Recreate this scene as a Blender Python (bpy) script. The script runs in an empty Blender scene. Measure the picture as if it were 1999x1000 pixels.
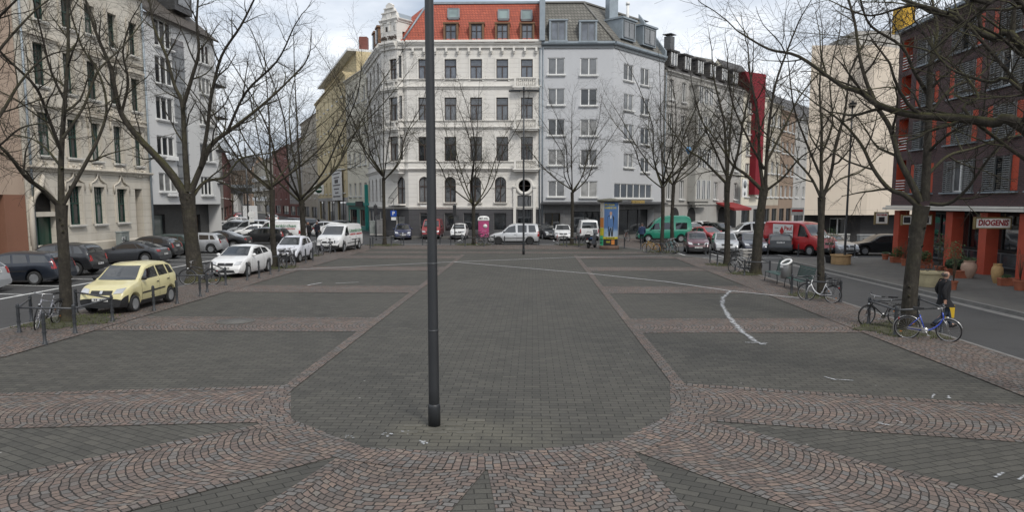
import bpy, bmesh, math, random
from math import sin, cos, tan, pi, radians, sqrt, atan2, hypot
from mathutils import Vector as V, Matrix
from mathutils.bvhtree import BVHTree
RND = random.Random(7)
SC = bpy.context.scene
COL = SC.collection
D = bpy.data

# ---------------------------------------------------------------- camera
CAMH, FPX, PITCH, YAW = 3.6, 1400.0, radians(6.5), radians(1.645)
PCX, PCY = 999.5, 394 + 1400*tan(radians(6.5))
RC = Matrix.Rotation(YAW, 3, 'Z')
def ray(px, py):
    u, v = (px-PCX)/FPX, (py-PCY)/FPX
    d = V((0, cos(PITCH), -sin(PITCH))) + u*V((1, 0, 0)) - v*V((0, sin(PITCH), cos(PITCH)))
    return RC @ d
def G(px, py, z=0.0):
    """a ground point seen at a measured place of the photograph"""
    d = ray(px, py); t = (z-CAMH)/d.z
    return V((d.x*t, d.y*t, z))
def AT(px, py, Y):
    d = ray(px, py); t = Y/d.y
    return V((d.x*t, Y, CAMH+d.z*t))
def onplane(A, B, px, py):
    """(s, z) on the vertical plane through A and B"""
    d = ray(px, py); A = V((A[0], A[1], 0)); B = V((B[0], B[1], 0))
    e = (B-A).normalized(); n = V((e.y, -e.x, 0))
    t = A.dot(n)/d.dot(n); p = d*t
    return (p-A).dot(e), CAMH+d.z*t

cam_d = D.cameras.new('camera'); cam = D.objects.new('camera', cam_d); COL.objects.link(cam)
cam.location = (0, 0, CAMH)
cam.rotation_euler = (RC @ Matrix.Rotation(pi/2-PITCH, 3, 'X')).to_euler()
cam_d.sensor_width = 36; cam_d.lens = FPX/1999*36
cam_d.shift_y = (PCY-500)/1999
cam_d.clip_end = 3000; cam_d.clip_start = .1
SC.camera = cam

# ---------------------------------------------------------------- light
SUN_EL, SUN_AZ = radians(48), radians(148)      # direction towards the sun, azimuth clockwise from +Y
w = D.worlds.new('World'); SC.world = w; w.use_nodes = True
nt = w.node_tree; N = nt.nodes; Lk = nt.links
N.clear()
out = N.new('ShaderNodeOutputWorld'); bg = N.new('ShaderNodeBackground'); bg.inputs[1].default_value = .1
sky = N.new('ShaderNodeTexSky'); sky.sky_type = 'NISHITA'; sky.sun_disc = False
sky.sun_elevation = SUN_EL; sky.sun_rotation = SUN_AZ; sky.dust_density = 3; sky.air_density = 1.2
tc = N.new('ShaderNodeTexCoord'); mp = N.new('ShaderNodeMapping'); mp.inputs['Scale'].default_value = (1, 1, 2.6)
mp.inputs['Location'].default_value = (3.1, .3, 1.6)
nz = N.new('ShaderNodeTexNoise'); nz.inputs['Scale'].default_value = 2.2; nz.inputs['Detail'].default_value = 7
nz.inputs['Roughness'].default_value = .55
cr = N.new('ShaderNodeValToRGB')
cr.color_ramp.elements[0].position = .36; cr.color_ramp.elements[0].color = (3.5, 4.05, 4.9, 1)
cr.color_ramp.elements[1].position = .60; cr.color_ramp.elements[1].color = (8.6, 8.8, 9.1, 1)
mx = N.new('ShaderNodeMix'); mx.data_type = 'RGBA'; mx.inputs[0].default_value = .88
Lk.new(tc.outputs['Generated'], mp.inputs[0]); Lk.new(mp.outputs[0], nz.inputs['Vector']); Lk.new(nz.outputs['Fac'], cr.inputs[0])
Lk.new(sky.outputs[0], mx.inputs[6]); Lk.new(cr.outputs[0], mx.inputs[7]); Lk.new(mx.outputs[2], bg.inputs[0]); Lk.new(bg.outputs[0], out.inputs[0])
sd = D.lights.new('sun', 'SUN'); sd.energy = 1.5; sd.angle = radians(14); sd.color = (1, .96, .9)
so = D.objects.new('sun', sd); COL.objects.link(so)
sv = V((sin(SUN_AZ)*cos(SUN_EL), cos(SUN_AZ)*cos(SUN_EL), sin(SUN_EL)))
so.rotation_euler = sv.to_track_quat('Z', 'Y').to_euler(); so.location = (0, -20, 60)
SC.view_settings.view_transform = 'Standard'; SC.view_settings.look = 'None'
SC.view_settings.exposure = 0.52; SC.view_settings.gamma = 1
SC.cycles.max_bounces = 6; SC.cycles.diffuse_bounces = 2; SC.cycles.glossy_bounces = 3
SC.cycles.use_denoising = True

# ---------------------------------------------------------------- materials
MATS = {}
def nmat(name):
    m = D.materials.new(name); m.use_nodes = True
    t = m.node_tree; b = t.nodes['Principled BSDF']
    MATS[name] = m
    return m, t, t.nodes, t.links, b
def mixc(t, fac, a, b, mode='MIX'):
    n = t.nodes.new('ShaderNodeMix'); n.data_type = 'RGBA'; n.blend_type = mode
    for i, x in ((0, fac), (6, a), (7, b)):
        if hasattr(x, 'is_output'): t.links.new(x, n.inputs[i])
        elif i == 0: n.inputs[0].default_value = x
        else: n.inputs[i].default_value = (*x[:3], 1)
    return n.outputs[2]
def noise(t, vec, scale, detail=4, rough=.55):
    n = t.nodes.new('ShaderNodeTexNoise'); n.inputs['Scale'].default_value = scale
    n.inputs['Detail'].default_value = detail; n.inputs['Roughness'].default_value = rough
    if vec is not None: t.links.new(vec, n.inputs['Vector'])
    return n.outputs['Fac']
def ramp(t, fac, stops):
    n = t.nodes.new('ShaderNodeValToRGB'); e = n.color_ramp.elements
    while len(e) < len(stops): e.new(.5)
    for i, (p, c) in enumerate(stops): e[i].position = p; e[i].color = (*c, 1) if len(c) == 3 else c
    t.links.new(fac, n.inputs[0])
    return n.outputs[0]
def mth(t, op, a, b=None, c=None):
    n = t.nodes.new('ShaderNodeMath'); n.operation = op
    for i, x in enumerate((a, b, c)):
        if x is None: continue
        if hasattr(x, 'is_output'): t.links.new(x, n.inputs[i])
        else: n.inputs[i].default_value = x
    return n.outputs[0]
def coord(t, kind='Object'):
    for n in t.nodes:
        if n.type == 'TEX_COORD': return n.outputs[kind]
    return t.nodes.new('ShaderNodeTexCoord').outputs[kind]
def bump(t, b, h, strength=.3, dist=.02):
    n = t.nodes.new('ShaderNodeBump'); n.inputs['Strength'].default_value = strength; n.inputs['Distance'].default_value = dist
    t.links.new(h, n.inputs['Height']); t.links.new(n.outputs[0], b.inputs['Normal'])
def dark(c, k): return tuple(min(1, x*k) for x in c)
def M(name, col=None, rough=.7, var=.12, scale=1.5, metal=0, coat=0, bmp=0, spec=None):
    """plain surface with mottled tone"""
    if name in MATS: return MATS[name]
    m, t, n, l, b = nmat(name)
    o = coord(t)
    f = noise(t, o, scale, 5, .6)
    l.new(ramp(t, f, [(.3, dark(col, 1-var)), (.7, dark(col, 1+var))]), b.inputs['Base Color'])
    b.inputs['Roughness'].default_value = rough; b.inputs['Metallic'].default_value = metal
    b.inputs['Coat Weight'].default_value = coat; b.inputs['Coat Roughness'].default_value = .05
    if spec is not None: b.inputs['Specular IOR Level'].default_value = spec
    if bmp: bump(t, b, noise(t, o, scale*12, 4), bmp, .01)
    return m
def wallmat(name, col, dirt=(.5, .47, .42), amount=.35, groove=0, rough=.85):
    """render or stone with streaked dirt that runs down the wall; groove = height of a course in metres"""
    m, t, n, l, b = nmat(name)
    o = coord(t)
    mp = n.new('ShaderNodeMapping'); mp.inputs['Scale'].default_value = (1.3, 1.3, .16); l.new(o, mp.inputs[0])
    f1 = noise(t, mp.outputs[0], 1.0, 6, .65); f2 = noise(t, o, .45, 4)
    f = mth(t, 'MULTIPLY', f1, f2)
    base = mixc(t, ramp(t, f, [(.16, (0, 0, 0)), (.42, (amount,)*3)]), col, tuple(a*c for a, c in zip(col, dirt)))
    f3 = noise(t, o, 9, 3); base = mixc(t, .12, base, ramp(t, f3, [(.3, dark(col, .8)), (.7, dark(col, 1.1))]))
    if groove:
        s = n.new('ShaderNodeSeparateXYZ'); l.new(o, s.inputs[0])
        fr = mth(t, 'FRACT', mth(t, 'DIVIDE', s.outputs[2], groove))
        g = mth(t, 'LESS_THAN', fr, .07)
        base = mixc(t, mth(t, 'MULTIPLY', g, .30), base, dark(col, .35))
        bump(t, b, mth(t, 'SUBTRACT', 1.0, g), .5, .03)
    l.new(base, b.inputs['Base Color']); b.inputs['Roughness'].default_value = rough
    b.inputs['Specular IOR Level'].default_value = .25
    return m
def tilemat(name, c1, c2, wd, ht, mortar, cm, kind='Object', rough=.75, bmp=.4, swap=False, dirt=.3):
    """brick-like pattern over object space (x+y, z) or UV"""
    m, t, n, l, b = nmat(name)
    o = coord(t, kind)
    if kind == 'Object':
        s = n.new('ShaderNodeSeparateXYZ'); l.new(o, s.inputs[0])
        c = n.new('ShaderNodeCombineXYZ'); l.new(mth(t, 'ADD', s.outputs[0], s.outputs[1]), c.inputs[0]); l.new(s.outputs[2], c.inputs[1])
        o = c.outputs[0]
    br = n.new('ShaderNodeTexBrick'); l.new(o, br.inputs['Vector'])
    br.inputs['Scale'].default_value = 1; br.inputs['Brick Width'].default_value = wd; br.inputs['Row Height'].default_value = ht
    br.inputs['Mortar Size'].default_value = mortar; br.inputs['Mortar Smooth'].default_value = .2
    br.inputs['Color1'].default_value = (*c1, 1); br.inputs['Color2'].default_value = (*c2, 1); br.inputs['Mortar'].default_value = (*cm, 1)
    f = noise(t, coord(t, 'Object'), .8, 5)
    l.new(mixc(t, ramp(t, f, [(.35, (dirt,)*3), (.65, (0, 0, 0))]), br.outputs['Color'], dark(c1, .45)), b.inputs['Base Color'])
    bump(t, b, mth(t, 'SUBTRACT', 1.0, br.outputs['Fac']), bmp, .02)
    b.inputs['Roughness'].default_value = rough
    return m

def paver(name, rot=0):
    m, t, n, l, b = nmat(name)
    uv = coord(t, 'UV'); ob = coord(t, 'Object')
    wob = n.new('ShaderNodeTexNoise'); wob.inputs['Scale'].default_value = 1.3; l.new(uv, wob.inputs['Vector'])
    uvw = n.new('ShaderNodeMix'); uvw.data_type = 'RGBA'; uvw.blend_type = 'LINEAR_LIGHT'; uvw.inputs[0].default_value = .012
    l.new(uv, uvw.inputs[6]); l.new(wob.outputs['Color'], uvw.inputs[7])
    br = n.new('ShaderNodeTexBrick'); l.new(uvw.outputs[2], br.inputs['Vector'])
    for k, v in (('Scale', 1), ('Brick Width', .31), ('Row Height', .155), ('Mortar Size', .0085), ('Mortar Smooth', .25)): br.inputs[k].default_value = v
    br.inputs['Color1'].default_value = (0, 0, 0, 1); br.inputs['Color2'].default_value = (1, 1, 1, 1); br.inputs['Mortar'].default_value = (.5, .5, .5, 1)
    per = ramp(t, br.outputs['Color'], [(0, (.052, .050, .043)), (.55, (.067, .064, .055)), (1, (.088, .083, .070))])
    big = noise(t, ob, .22, 5, .6); fine = noise(t, ob, 26, 3)
    c = mixc(t, ramp(t, big, [(.38, (0, 0, 0)), (.68, (.55,)*3)]), per, (.094, .088, .073))
    # pale worn slabs round the foot of the lamp post
    wp = n.new('ShaderNodeMapping'); wp.inputs['Location'].default_value = (.55, -9.3, 0); wp.inputs['Scale'].default_value = (.52, .85, 0); l.new(ob, wp.inputs[0])
    ln = n.new('ShaderNodeVectorMath'); ln.operation = 'LENGTH'; l.new(wp.outputs[0], ln.inputs[0])
    wr_ = mth(t, 'SUBTRACT', mth(t, 'ADD', .95, mth(t, 'MULTIPLY', mth(t, 'SUBTRACT', noise(t, ob, 1.5, 3), .5), 1.2)), ln.outputs['Value'])
    c = mixc(t, ramp(t, wr_, [(.0, (0, 0, 0)), (.7, (.6,)*3)]), c, (.135, .125, .095))
    st = noise(t, ob, 1.1, 6, .7)
    c = mixc(t, ramp(t, st, [(.28, (.55,)*3), (.45, (0, 0, 0))]), c, (.035, .034, .03))
    c = mixc(t, ramp(t, fine, [(.3, (.35,)*3), (.6, (0, 0, 0))]), c, (.035, .034, .032))
    c = mixc(t, mth(t, 'MULTIPLY', br.outputs['Fac'], .9), c, (.012, .012, .009))
    vo = n.new('ShaderNodeTexVoronoi'); vo.inputs['Scale'].default_value = 1.6; l.new(ob, vo.inputs['Vector'])
    vs = n.new('ShaderNodeSeparateColor'); l.new(vo.outputs['Color'], vs.inputs[0])
    dot = mth(t, 'MULTIPLY', mth(t, 'LESS_THAN', vo.outputs['Distance'], .034), mth(t, 'GREATER_THAN', vs.outputs[0], .55))
    c = mixc(t, mth(t, 'MULTIPLY', dot, .7), c, (.32, .31, .29))
    l.new(c, b.inputs['Base Color'])
    h = mth(t, 'SUBTRACT', mth(t, 'MULTIPLY', fine, .15), br.outputs['Fac'])
    bump(t, b, h, .5, .012)
    b.inputs['Roughness'].default_value = .78; b.inputs['Specular IOR Level'].default_value = .35
    return m
def cobble(name, k, amp=1.0):
    """small setts: k = how strongly the courses arch across the strip (UV: u along, v across, metres)"""
    m, t, n, l, b = nmat(name)
    uv = coord(t, 'UV'); ob = coord(t, 'Object')
    wob = n.new('ShaderNodeTexNoise'); wob.inputs['Scale'].default_value = 5.5; wob.inputs['Detail'].default_value = 2; l.new(uv, wob.inputs['Vector'])
    sp = n.new('ShaderNodeSeparateXYZ'); l.new(uv, sp.inputs[0])
    wc = n.new('ShaderNodeSeparateColor'); l.new(wob.outputs['Color'], wc.inputs[0])
    u = mth(t, 'ADD', sp.outputs[0], mth(t, 'MULTIPLY', mth(t, 'SUBTRACT', wc.outputs[0], .5), .075*amp))
    v = mth(t, 'ADD', sp.outputs[1], mth(t, 'MULTIPLY', mth(t, 'SUBTRACT', wc.outputs[1], .5), .085*amp))
    if k:
        av = mth(t, 'ABSOLUTE', sp.outputs[1])
        bow = mth(t, 'MULTIPLY', mth(t, 'POWER', av, 2.0), k)
        u = mth(t, 'ADD', u, bow)
    cb = n.new('ShaderNodeCombineXYZ'); l.new(v, cb.inputs[0]); l.new(u, cb.inputs[1])
    br = n.new('ShaderNodeTexBrick'); l.new(cb.outputs[0], br.inputs['Vector'])
    br.offset = .42; br.squash = .82; br.squash_frequency = 3
    for kk, vv in (('Scale', 1), ('Brick Width', .142), ('Row Height', .108), ('Mortar Size', .0100), ('Mortar Smooth', .3)): br.inputs[kk].default_value = vv
    br.inputs['Color1'].default_value = (0, 0, 0, 1); br.inputs['Color2'].default_value = (1, 1, 1, 1); br.inputs['Mortar'].default_value = (.5, .5, .5, 1)
    per = ramp(t, br.outputs['Color'], [(0, (.128, .122, .116)), (.18, (.182, .170, .159)), (.36, (.147, .106, .090)), (.54, (.215, .154, .126)),
                                        (.70, (.106, .089, .080)), (.86, (.246, .174, .136)), (1, (.208, .184, .158))])
    big = noise(t, ob, .5, 5, .6); fine = noise(t, ob, 40, 3)
    c = mixc(t, ramp(t, big, [(.35, (.40,)*3), (.65, (0, 0, 0))]), per, (.070, .062, .052))
    c = mixc(t, ramp(t, fine, [(.3, (.4,)*3), (.62, (0, 0, 0))]), c, (.055, .05, .045))
    c = mixc(t, mth(t, 'MULTIPLY', br.outputs['Fac'], .95), c, (.013, .012, .009))
    l.new(c, b.inputs['Base Color'])
    h = mth(t, 'SUBTRACT', mth(t, 'MULTIPLY', fine, .25), br.outputs['Fac'])
    bump(t, b, h, .9, .02)
    b.inputs['Roughness'].default_value = .72; b.inputs['Specular IOR Level'].default_value = .4
    return m
def asphalt(name, col, patch=.25):
    m, t, n, l, b = nmat(name)
    ob = coord(t, 'Object')
    f = noise(t, ob, 60, 3); big = noise(t, ob, .25, 5, .65); med = noise(t, ob, 1.7, 5, .7)
    c = ramp(t, f, [(.3, dark(col, .7)), (.7, dark(col, 1.3))])
    c = mixc(t, ramp(t, big, [(.35, (0, 0, 0)), (.65, (patch*1.6,)*3)]), c, dark(col, 1.55))
    c = mixc(t, ramp(t, med, [(.3, (.5,)*3), (.48, (0, 0, 0))]), c, dark(col, .6))
    l.new(c, b.inputs['Base Color']); bump(t, b, f, .25, .01)
    b.inputs['Roughness'].default_value = .8
    return m
def chalk(name, col, cover=.5, scale=9, soft=0.0):
    m, t, n, l, b = nmat(name)
    f = noise(t, coord(t, 'Object'), scale, 6, .75)
    tr = n.new('ShaderNodeBsdfTransparent'); mxs = n.new('ShaderNodeMixShader')
    sx = n.new('ShaderNodeSeparateXYZ'); l.new(coord(t, 'UV'), sx.inputs[0]); ed = mth(t, 'MULTIPLY', mth(t, 'POWER', mth(t, 'ABSOLUTE', sx.outputs[1]), 2.0), soft)
    l.new(ramp(t, mth(t, 'SUBTRACT', f, ed), [(max(0, cover-.1), (0, 0, 0)), (cover+.12, (.92, .92, .92))]), mxs.inputs[0])
    l.new(tr.outputs[0], mxs.inputs[1]); l.new(b.outputs[0], mxs.inputs[2])
    l.new(mxs.outputs[0], n['Material Output'].inputs[0])
    b.inputs['Base Color'].default_value = (*col, 1); b.inputs['Roughness'].default_value = .9
    return m
def glassmat(name, col, rough=.04, var=.5, spec=.6):
    m, t, n, l, b = nmat(name)
    f = noise(t, coord(t), .9, 2)
    l.new(ramp(t, f, [(.35, dark(col, 1-var)), (.65, dark(col, 1+var))]), b.inputs['Base Color'])
    b.inputs['Roughness'].default_value = rough; b.inputs['Specular IOR Level'].default_value = spec; b.inputs['IOR'].default_value = 1.8
    bump(t, b, noise(t, coord(t), .7, 1), .08, .05)
    return m
def paint(name, col, flake=0):
    if name in MATS: return MATS[name]
    m, t, n, l, b = nmat(name)
    f = noise(t, coord(t), 2.5, 5, .6)
    s = n.new('ShaderNodeSeparateXYZ'); l.new(coord(t), s.inputs[0])
    c = ramp(t, f, [(.3, dark(col, .93)), (.7, dark(col, 1.05))])
    dirt = mth(t, 'MULTIPLY', f, mth(t, 'SUBTRACT', .75, s.outputs[2]))
    c = mixc(t, ramp(t, dirt, [(.12, (0, 0, 0)), (.4, (.35,)*3)]), c, (.09, .08, .07))
    l.new(c, b.inputs['Base Color'])
    b.inputs['Metallic'].default_value = .35 if flake else 0
    b.inputs['Roughness'].default_value = .38; b.inputs['Coat Weight'].default_value = .8; b.inputs['Coat Roughness'].default_value = .06
    return m

# ---------------------------------------------------------------- mesh builder
class MB:
    def __init__(s): s.v = []; s.f = []; s.mi = []; s.sm = []; s.uv = {}
    def add(s, vs, fs, mi=0, sm=False):
        o = len(s.v); s.v += [tuple(x) for x in vs]
        for f in fs: s.f.append([i+o for i in f]); s.mi.append(mi); s.sm.append(sm)
        return o
    def poly(s, pts, mi=0, uv=None):
        if uv: s.uv[len(s.f)] = uv
        s.add(pts, [range(len(pts))], mi)
    def box(s, c, d, rz=0, mi=0, top=1.0, rot=None):
        """box centred on c; top = taper of the upper face"""
        R = rot or Matrix.Rotation(rz, 3, 'Z'); c = V(c); x, y, z = d[0]/2, d[1]/2, d[2]/2
        P = [V((sx*x*(top if sz > 0 else 1), sy*y*(top if sz > 0 else 1), sz*z)) for sz in (-1, 1) for sx, sy in ((-1, -1), (1, -1), (1, 1), (-1, 1))]
        s.add([c+R@p for p in P], [(3, 2, 1, 0), (4, 5, 6, 7), (0, 1, 5, 4), (1, 2, 6, 5), (2, 3, 7, 6), (3, 0, 4, 7)], mi)
    def bar(s, a, b, wd, ht=None, mi=0):
        a, b = V(a), V(b); d = b-a; q = d.to_track_quat('X', 'Z').to_matrix()
        s.box((a+b)/2, (d.length, wd, ht or wd), rot=q, mi=mi)
    def tube(s, pts, rad, n=8, mi=0, cap=True, sm=True):
        pts = [V(p) for p in pts]
        if not hasattr(rad, '__len__'): rad = [rad]*len(pts)
        o = len(s.v); up = None
        for i, p in enumerate(pts):
            d = (pts[min(i+1, len(pts)-1)]-pts[max(i-1, 0)])
            if d.length < 1e-9: d = V((0, 0, 1))
            d.normalize()
            if up is None: up = d.orthogonal().normalized()
            up = (up-d*up.dot(d))
            up = up.normalized() if up.length > 1e-5 else d.orthogonal().normalized()
            r = d.cross(up)
            for k in range(n):
                a = 2*pi*k/n; q = p+(up*cos(a)+r*sin(a))*rad[i]
                s.v.append((q.x, q.y, q.z))
        for i in range(len(pts)-1):
            for k in range(n):
                a = o+i*n+k; b = o+i*n+(k+1) % n
                s.f.append([a, b, b+n, a+n]); s.mi.append(mi); s.sm.append(sm)
        if cap:
            s.f.append([o+k for k in range(n)][::-1]); s.mi.append(mi); s.sm.append(False)
            e = o+(len(pts)-1)*n; s.f.append([e+k for k in range(n)]); s.mi.append(mi); s.sm.append(False)
    def lathe(s, prof, c=(0, 0, 0), n=16, mi=0, sm=True, R=None, ang=2*pi, a0=0):
        """prof: (radius, z)"""
        c = V(c); o = len(s.v); full = ang > 6.28; m = n if full else n+1
        for r, z in prof:
            for k in range(m):
                a = a0+ang*k/n; p = V((r*cos(a), r*sin(a), z))
                s.v.append(tuple(c+(R@p if R else p)))
        for i in range(len(prof)-1):
            for k in range(n):
                k2 = (k+1) % m
                s.f.append([o+i*m+k, o+i*m+k2, o+(i+1)*m+k2, o+(i+1)*m+k]); s.mi.append(mi); s.sm.append(sm)
        if full:
            if prof[0][0] > 1e-4: s.f.append([o+k for k in range(m)][::-1]); s.mi.append(mi); s.sm.append(False)
            if prof[-1][0] > 1e-4: e = o+(len(prof)-1)*m; s.f.append([e+k for k in range(m)]); s.mi.append(mi); s.sm.append(False)
    def ell(s, c, r, n=12, m=8, mi=0, R=None):
        prof = [(sin(pi*i/m), -cos(pi*i/m)) for i in range(m+1)]
        prof[0] = (1e-5, -1); prof[-1] = (1e-5, 1)
        S = Matrix.Diagonal(V(r)); s.lathe(prof, c, n, mi, True, (R@S) if R else S)
    def prism(s, poly, f, depth, mi=0):
        """poly: 2D points; f(u, v, d) -> 3D; extruded from d=0 to depth"""
        n = len(poly)
        a = [f(u, v, 0) for u, v in poly]; b = [f(u, v, depth) for u, v in poly]
        s.add(a+b, [list(range(n))[::-1], list(range(n, 2*n))]+[(i, (i+1) % n, n+(i+1) % n, n+i) for i in range(n)], mi)
    def mesh(s, name, mats, sharp=None):
        me = D.meshes.new(name); me.from_pydata(s.v, [], s.f)
        for m in (mats if isinstance(mats, (list, tuple)) else [mats]): me.materials.append(m)
        me.polygons.foreach_set('material_index', s.mi); me.polygons.foreach_set('use_smooth', s.sm)
        if s.uv:
            ul = me.uv_layers.new(name='uv')
            for fi, uv in s.uv.items():
                p = me.polygons[fi]
                for k, li in enumerate(p.loop_indices): ul.data[li].uv = uv[k]
        if sharp: me.set_sharp_from_angle(angle=radians(sharp))
        me.update()
        return me
    def build(s, name, mats, parent=None, kind=None, sharp=None):
        return link(name, s.mesh(name, mats, sharp), parent, kind)
def link(name, me, parent=None, kind=None, loc=None):
    o = D.objects.new(name, me); COL.objects.link(o)
    if parent is not None: o.parent = parent
    if loc is not None: o.location = loc
    if kind: o['kind'] = kind
    return o
def thing(name, label, cat, loc=(0, 0, 0), rz=0, group=None):
    o = D.objects.new(name, None); COL.objects.link(o); o.location = loc; o.rotation_euler = (0, 0, rz)
    o.empty_display_size = .3
    return tag(o, label, cat, group)
def tag(o, label, cat, group=None):
    o['label'] = label; o['category'] = cat
    if group: o['group'] = group
    return o
KIDS = {}
def kids(o): return [c for c in D.objects if c.parent == o]
def copytree(o, parent=None, tree=None):
    c = o.copy(); COL.objects.link(c); c.parent = parent
    for ch in kids(o): copytree(ch, c)
    return c
def worldkid(o, root):
    """child whose mesh is given in world coordinates"""
    o.parent = root; o.matrix_parent_inverse = Matrix.Translation(-root.location)
    return o
def textmesh(body, size, depth=.004, bold=0, shear=0, space=1.0):
    cu = D.curves.new('lettering', 'FONT'); cu.body = body; cu.size = size; cu.extrude = depth; cu.offset = bold; cu.shear = shear
    cu.space_character = space
    cu.align_x = 'CENTER'; cu.align_y = 'CENTER'; cu.resolution_u = 2
    ob = D.objects.new('lettering', cu); COL.objects.link(ob)
    dg = bpy.context.evaluated_depsgraph_get(); dg.update()
    me = D.meshes.new_from_object(ob.evaluated_get(dg))
    D.objects.remove(ob); D.curves.remove(cu)
    return me
def lettering(body, size, mat, parent, loc, normal, depth=.004, bold=0, name='lettering', shear=0, up=(0, 0, 1), space=1.0, wide=None):
    """flat letters facing along normal, in the parent's coordinates"""
    me = textmesh(body, size, depth, bold, shear, space); me.materials.clear(); me.materials.append(mat)
    n = V(normal).normalized(); u = V(up); r = u.cross(n).normalized(); u = n.cross(r)
    o = link(name, me, parent)
    xs = [v.co.x for v in me.vertices]; k = 1
    if wide and xs: k = wide/max(.01, max(xs)-min(xs))
    o.matrix_local = Matrix.Translation(V(loc)) @ Matrix(((r.x*k, u.x, n.x, 0), (r.y*k, u.y, n.y, 0), (r.z*k, u.z, n.z, 0), (0, 0, 0, 1)))
    return o
# ---------------------------------------------------------------- ground and paving
m_pave = paver('concrete_pavers'); m_fan = cobble('cobble_fan', .42); m_row = cobble('cobble_row', 0, .5)
m_asph = asphalt('asphalt', (.045, .0445, .044), .2); m_walk = asphalt('pavement_slabs', (.105, .10, .095))
m_kerb = M('kerb_stone', (.17, .165, .155), .8, .2, 4, bmp=.3)
m_line = chalk('road_paint', (.62, .62, .60), .36, 5)
m_chalk = chalk('chalk', (.42, .43, .44), .45, 13, .30)
ROADZ = -.08
mb = MB(); mb.poly([(-900, -300, ROADZ), (900, -300, ROADZ), (900, 1500, ROADZ), (-900, 1500, ROADZ)])
mb.build('ground', m_asph, kind='structure')
XL, XR, YE = -15.0, 11.15, 60.0     # edges of the square
mb = MB()
def sheet(mb, pts, z, ang=0, mi=0):
    c, s = cos(ang), sin(ang)
    mb.poly([(p[0], p[1], z) for p in pts], mi, [(p[0]*c+p[1]*s, -p[0]*s+p[1]*c) for p in pts])
SQ = [(XL, -10), (XR, -10), (XR, 46), (9, 52), (6.5, YE), (-14, YE), (XL, 57)]
sheet(mb, SQ, 0)
n = len(SQ)
mb.build('square_paving', m_pave, kind='structure')
mb = MB()
for i in range(n):
    a, b = V((*SQ[i], 0)), V((*SQ[(i+1) % n], 0)); d = (b-a).normalized(); o = V((d.y, -d.x, 0))*.14
    mb.poly([a, b, b+o, a+o][::-1]); mb.poly([a+o, b+o, b+o+V((0, 0, ROADZ)), a+o+V((0, 0, ROADZ))][::-1])
mb.build('square_kerb', m_kerb, kind='structure')

def strip(mb, a0, a1, b0, b1, z=.004, mi=0, border=True):
    """cobbled strip between edge a (a0->a1) and edge b (b0->b1); u runs along, v across"""
    a0, a1, b0, b1 = [V((p[0], p[1], 0)) for p in (a0, a1, b0, b1)]
    K = 24; mid0, mid1 = (a0+b0)/2, (a1+b1)/2; ax = (mid1-mid0); L = ax.length; ax.normalize(); pv = V((-ax.y, ax.x, 0))
    def uv(p): q = p-mid0; return (q.dot(ax), q.dot(pv))
    for i in range(K):
        t, u = i/K, (i+1)/K
        p = [a0.lerp(a1, t), a0.lerp(a1, u), b0.lerp(b1, u), b0.lerp(b1, t)]
        for q in p: q.z = z
        mb.poly(p, mi, [uv(q) for q in p])
def rowline(mb, pts, wd=.13, z=.008, mi=1):
    """one course of setts along a polyline, offset to both sides by wd"""
    u = 0
    P = [V((p[0], p[1], z)) for p in pts]
    def nrm(i):
        d = (P[min(i+1, len(P)-1)]-P[max(i-1, 0)]).normalized(); return V((-d.y, d.x, 0))*wd
    for i in range(len(P)-1):
        L = (P[i+1]-P[i]).length
        n0, n1 = nrm(i), nrm(i+1)
        mb.poly([P[i]-n0, P[i+1]-n1, P[i+1]+n1, P[i]+n0], mi, [(u, -wd), (u+L, -wd), (u+L, wd), (u, wd)])
        u += L
mb = MB()
OX, OY, OR = -.92, 13.45, 3.68
YF = 48.5
strips = []
for yc, hw in ((20.75, 1.12), (29.3, 1.1), (38.4, 1.05), (46.6, 1.1)):
    strips.append(((OX-OR-.25, yc+hw), (-12.4, yc+hw), (OX-OR-.25, yc-hw), (-12.4, yc-hw)))
    strips.append(((OX+OR+.25, yc+hw), (9.2, yc+hw+.25), (OX+OR+.25, yc-hw), (9.2, yc-hw+.25)))
def PQ(*pts): return [G(*p) for p in pts]
def ext(a, b, k): return a+(b-a)*k
rad = []
for (a0, a1, b0, b1, k) in (((545, 757), (0, 772), (541, 822), (0, 835), 1.3), ((548, 826), (0, 936), (682, 881), (240, 997), 1.9),
                         ((690, 884), (516, 1000), (950, 899), (863, 1000), 1.8), ((962, 899), (985, 1000), (1212, 872), (1330, 1000), 1.8),
                         ((1225, 872), (1572, 996), (1332, 814), (1999, 988), 1.9), ((1335, 817), (1999, 862), (1330, 752), (1999, 796), 1.2)):
    a0, a1, b0, b1 = PQ(a0, a1, b0, b1)
    rad.append((a0, ext(a0, a1, k), b0, ext(b0, b1, k)))
for i_, s_ in enumerate(strips+rad):
    if i_ >= len(strips): d0, d1 = (s_[1]-s_[0]).normalized(), (s_[3]-s_[2]).normalized(); s_ = (s_[0]-d0*.22, s_[1], s_[2]-d1*.22, s_[3])
    zi = .0003*i_
    strip(mb, *s_, z=.004+zi); rowline(mb, [s_[0], s_[1]], .10, .0095+zi); rowline(mb, [s_[2], s_[3]], .10, .0097+zi)
arc = [(OX+OR*cos(a), OY+OR*sin(a)) for a in [pi+pi*i/40 for i in range(41)]]
def ring(r0, r1, z, mi):
    for i in range(40):
        a, b = pi+pi*i/40, pi+pi*(i+1)/40
        q = [(OX+r*cos(t), OY+r*sin(t), z) for r, t in ((r0, a), (r1, a), (r1, b), (r0, b))]
        u0, u1 = a*(r0+r1)/2, b*(r0+r1)/2
        mb.poly(q, mi, [(u0, 0), (u0, r1-r0), (u1, r1-r0), (u1, 0)])
ring(OR, OR+.50, .0152, 1)
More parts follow.
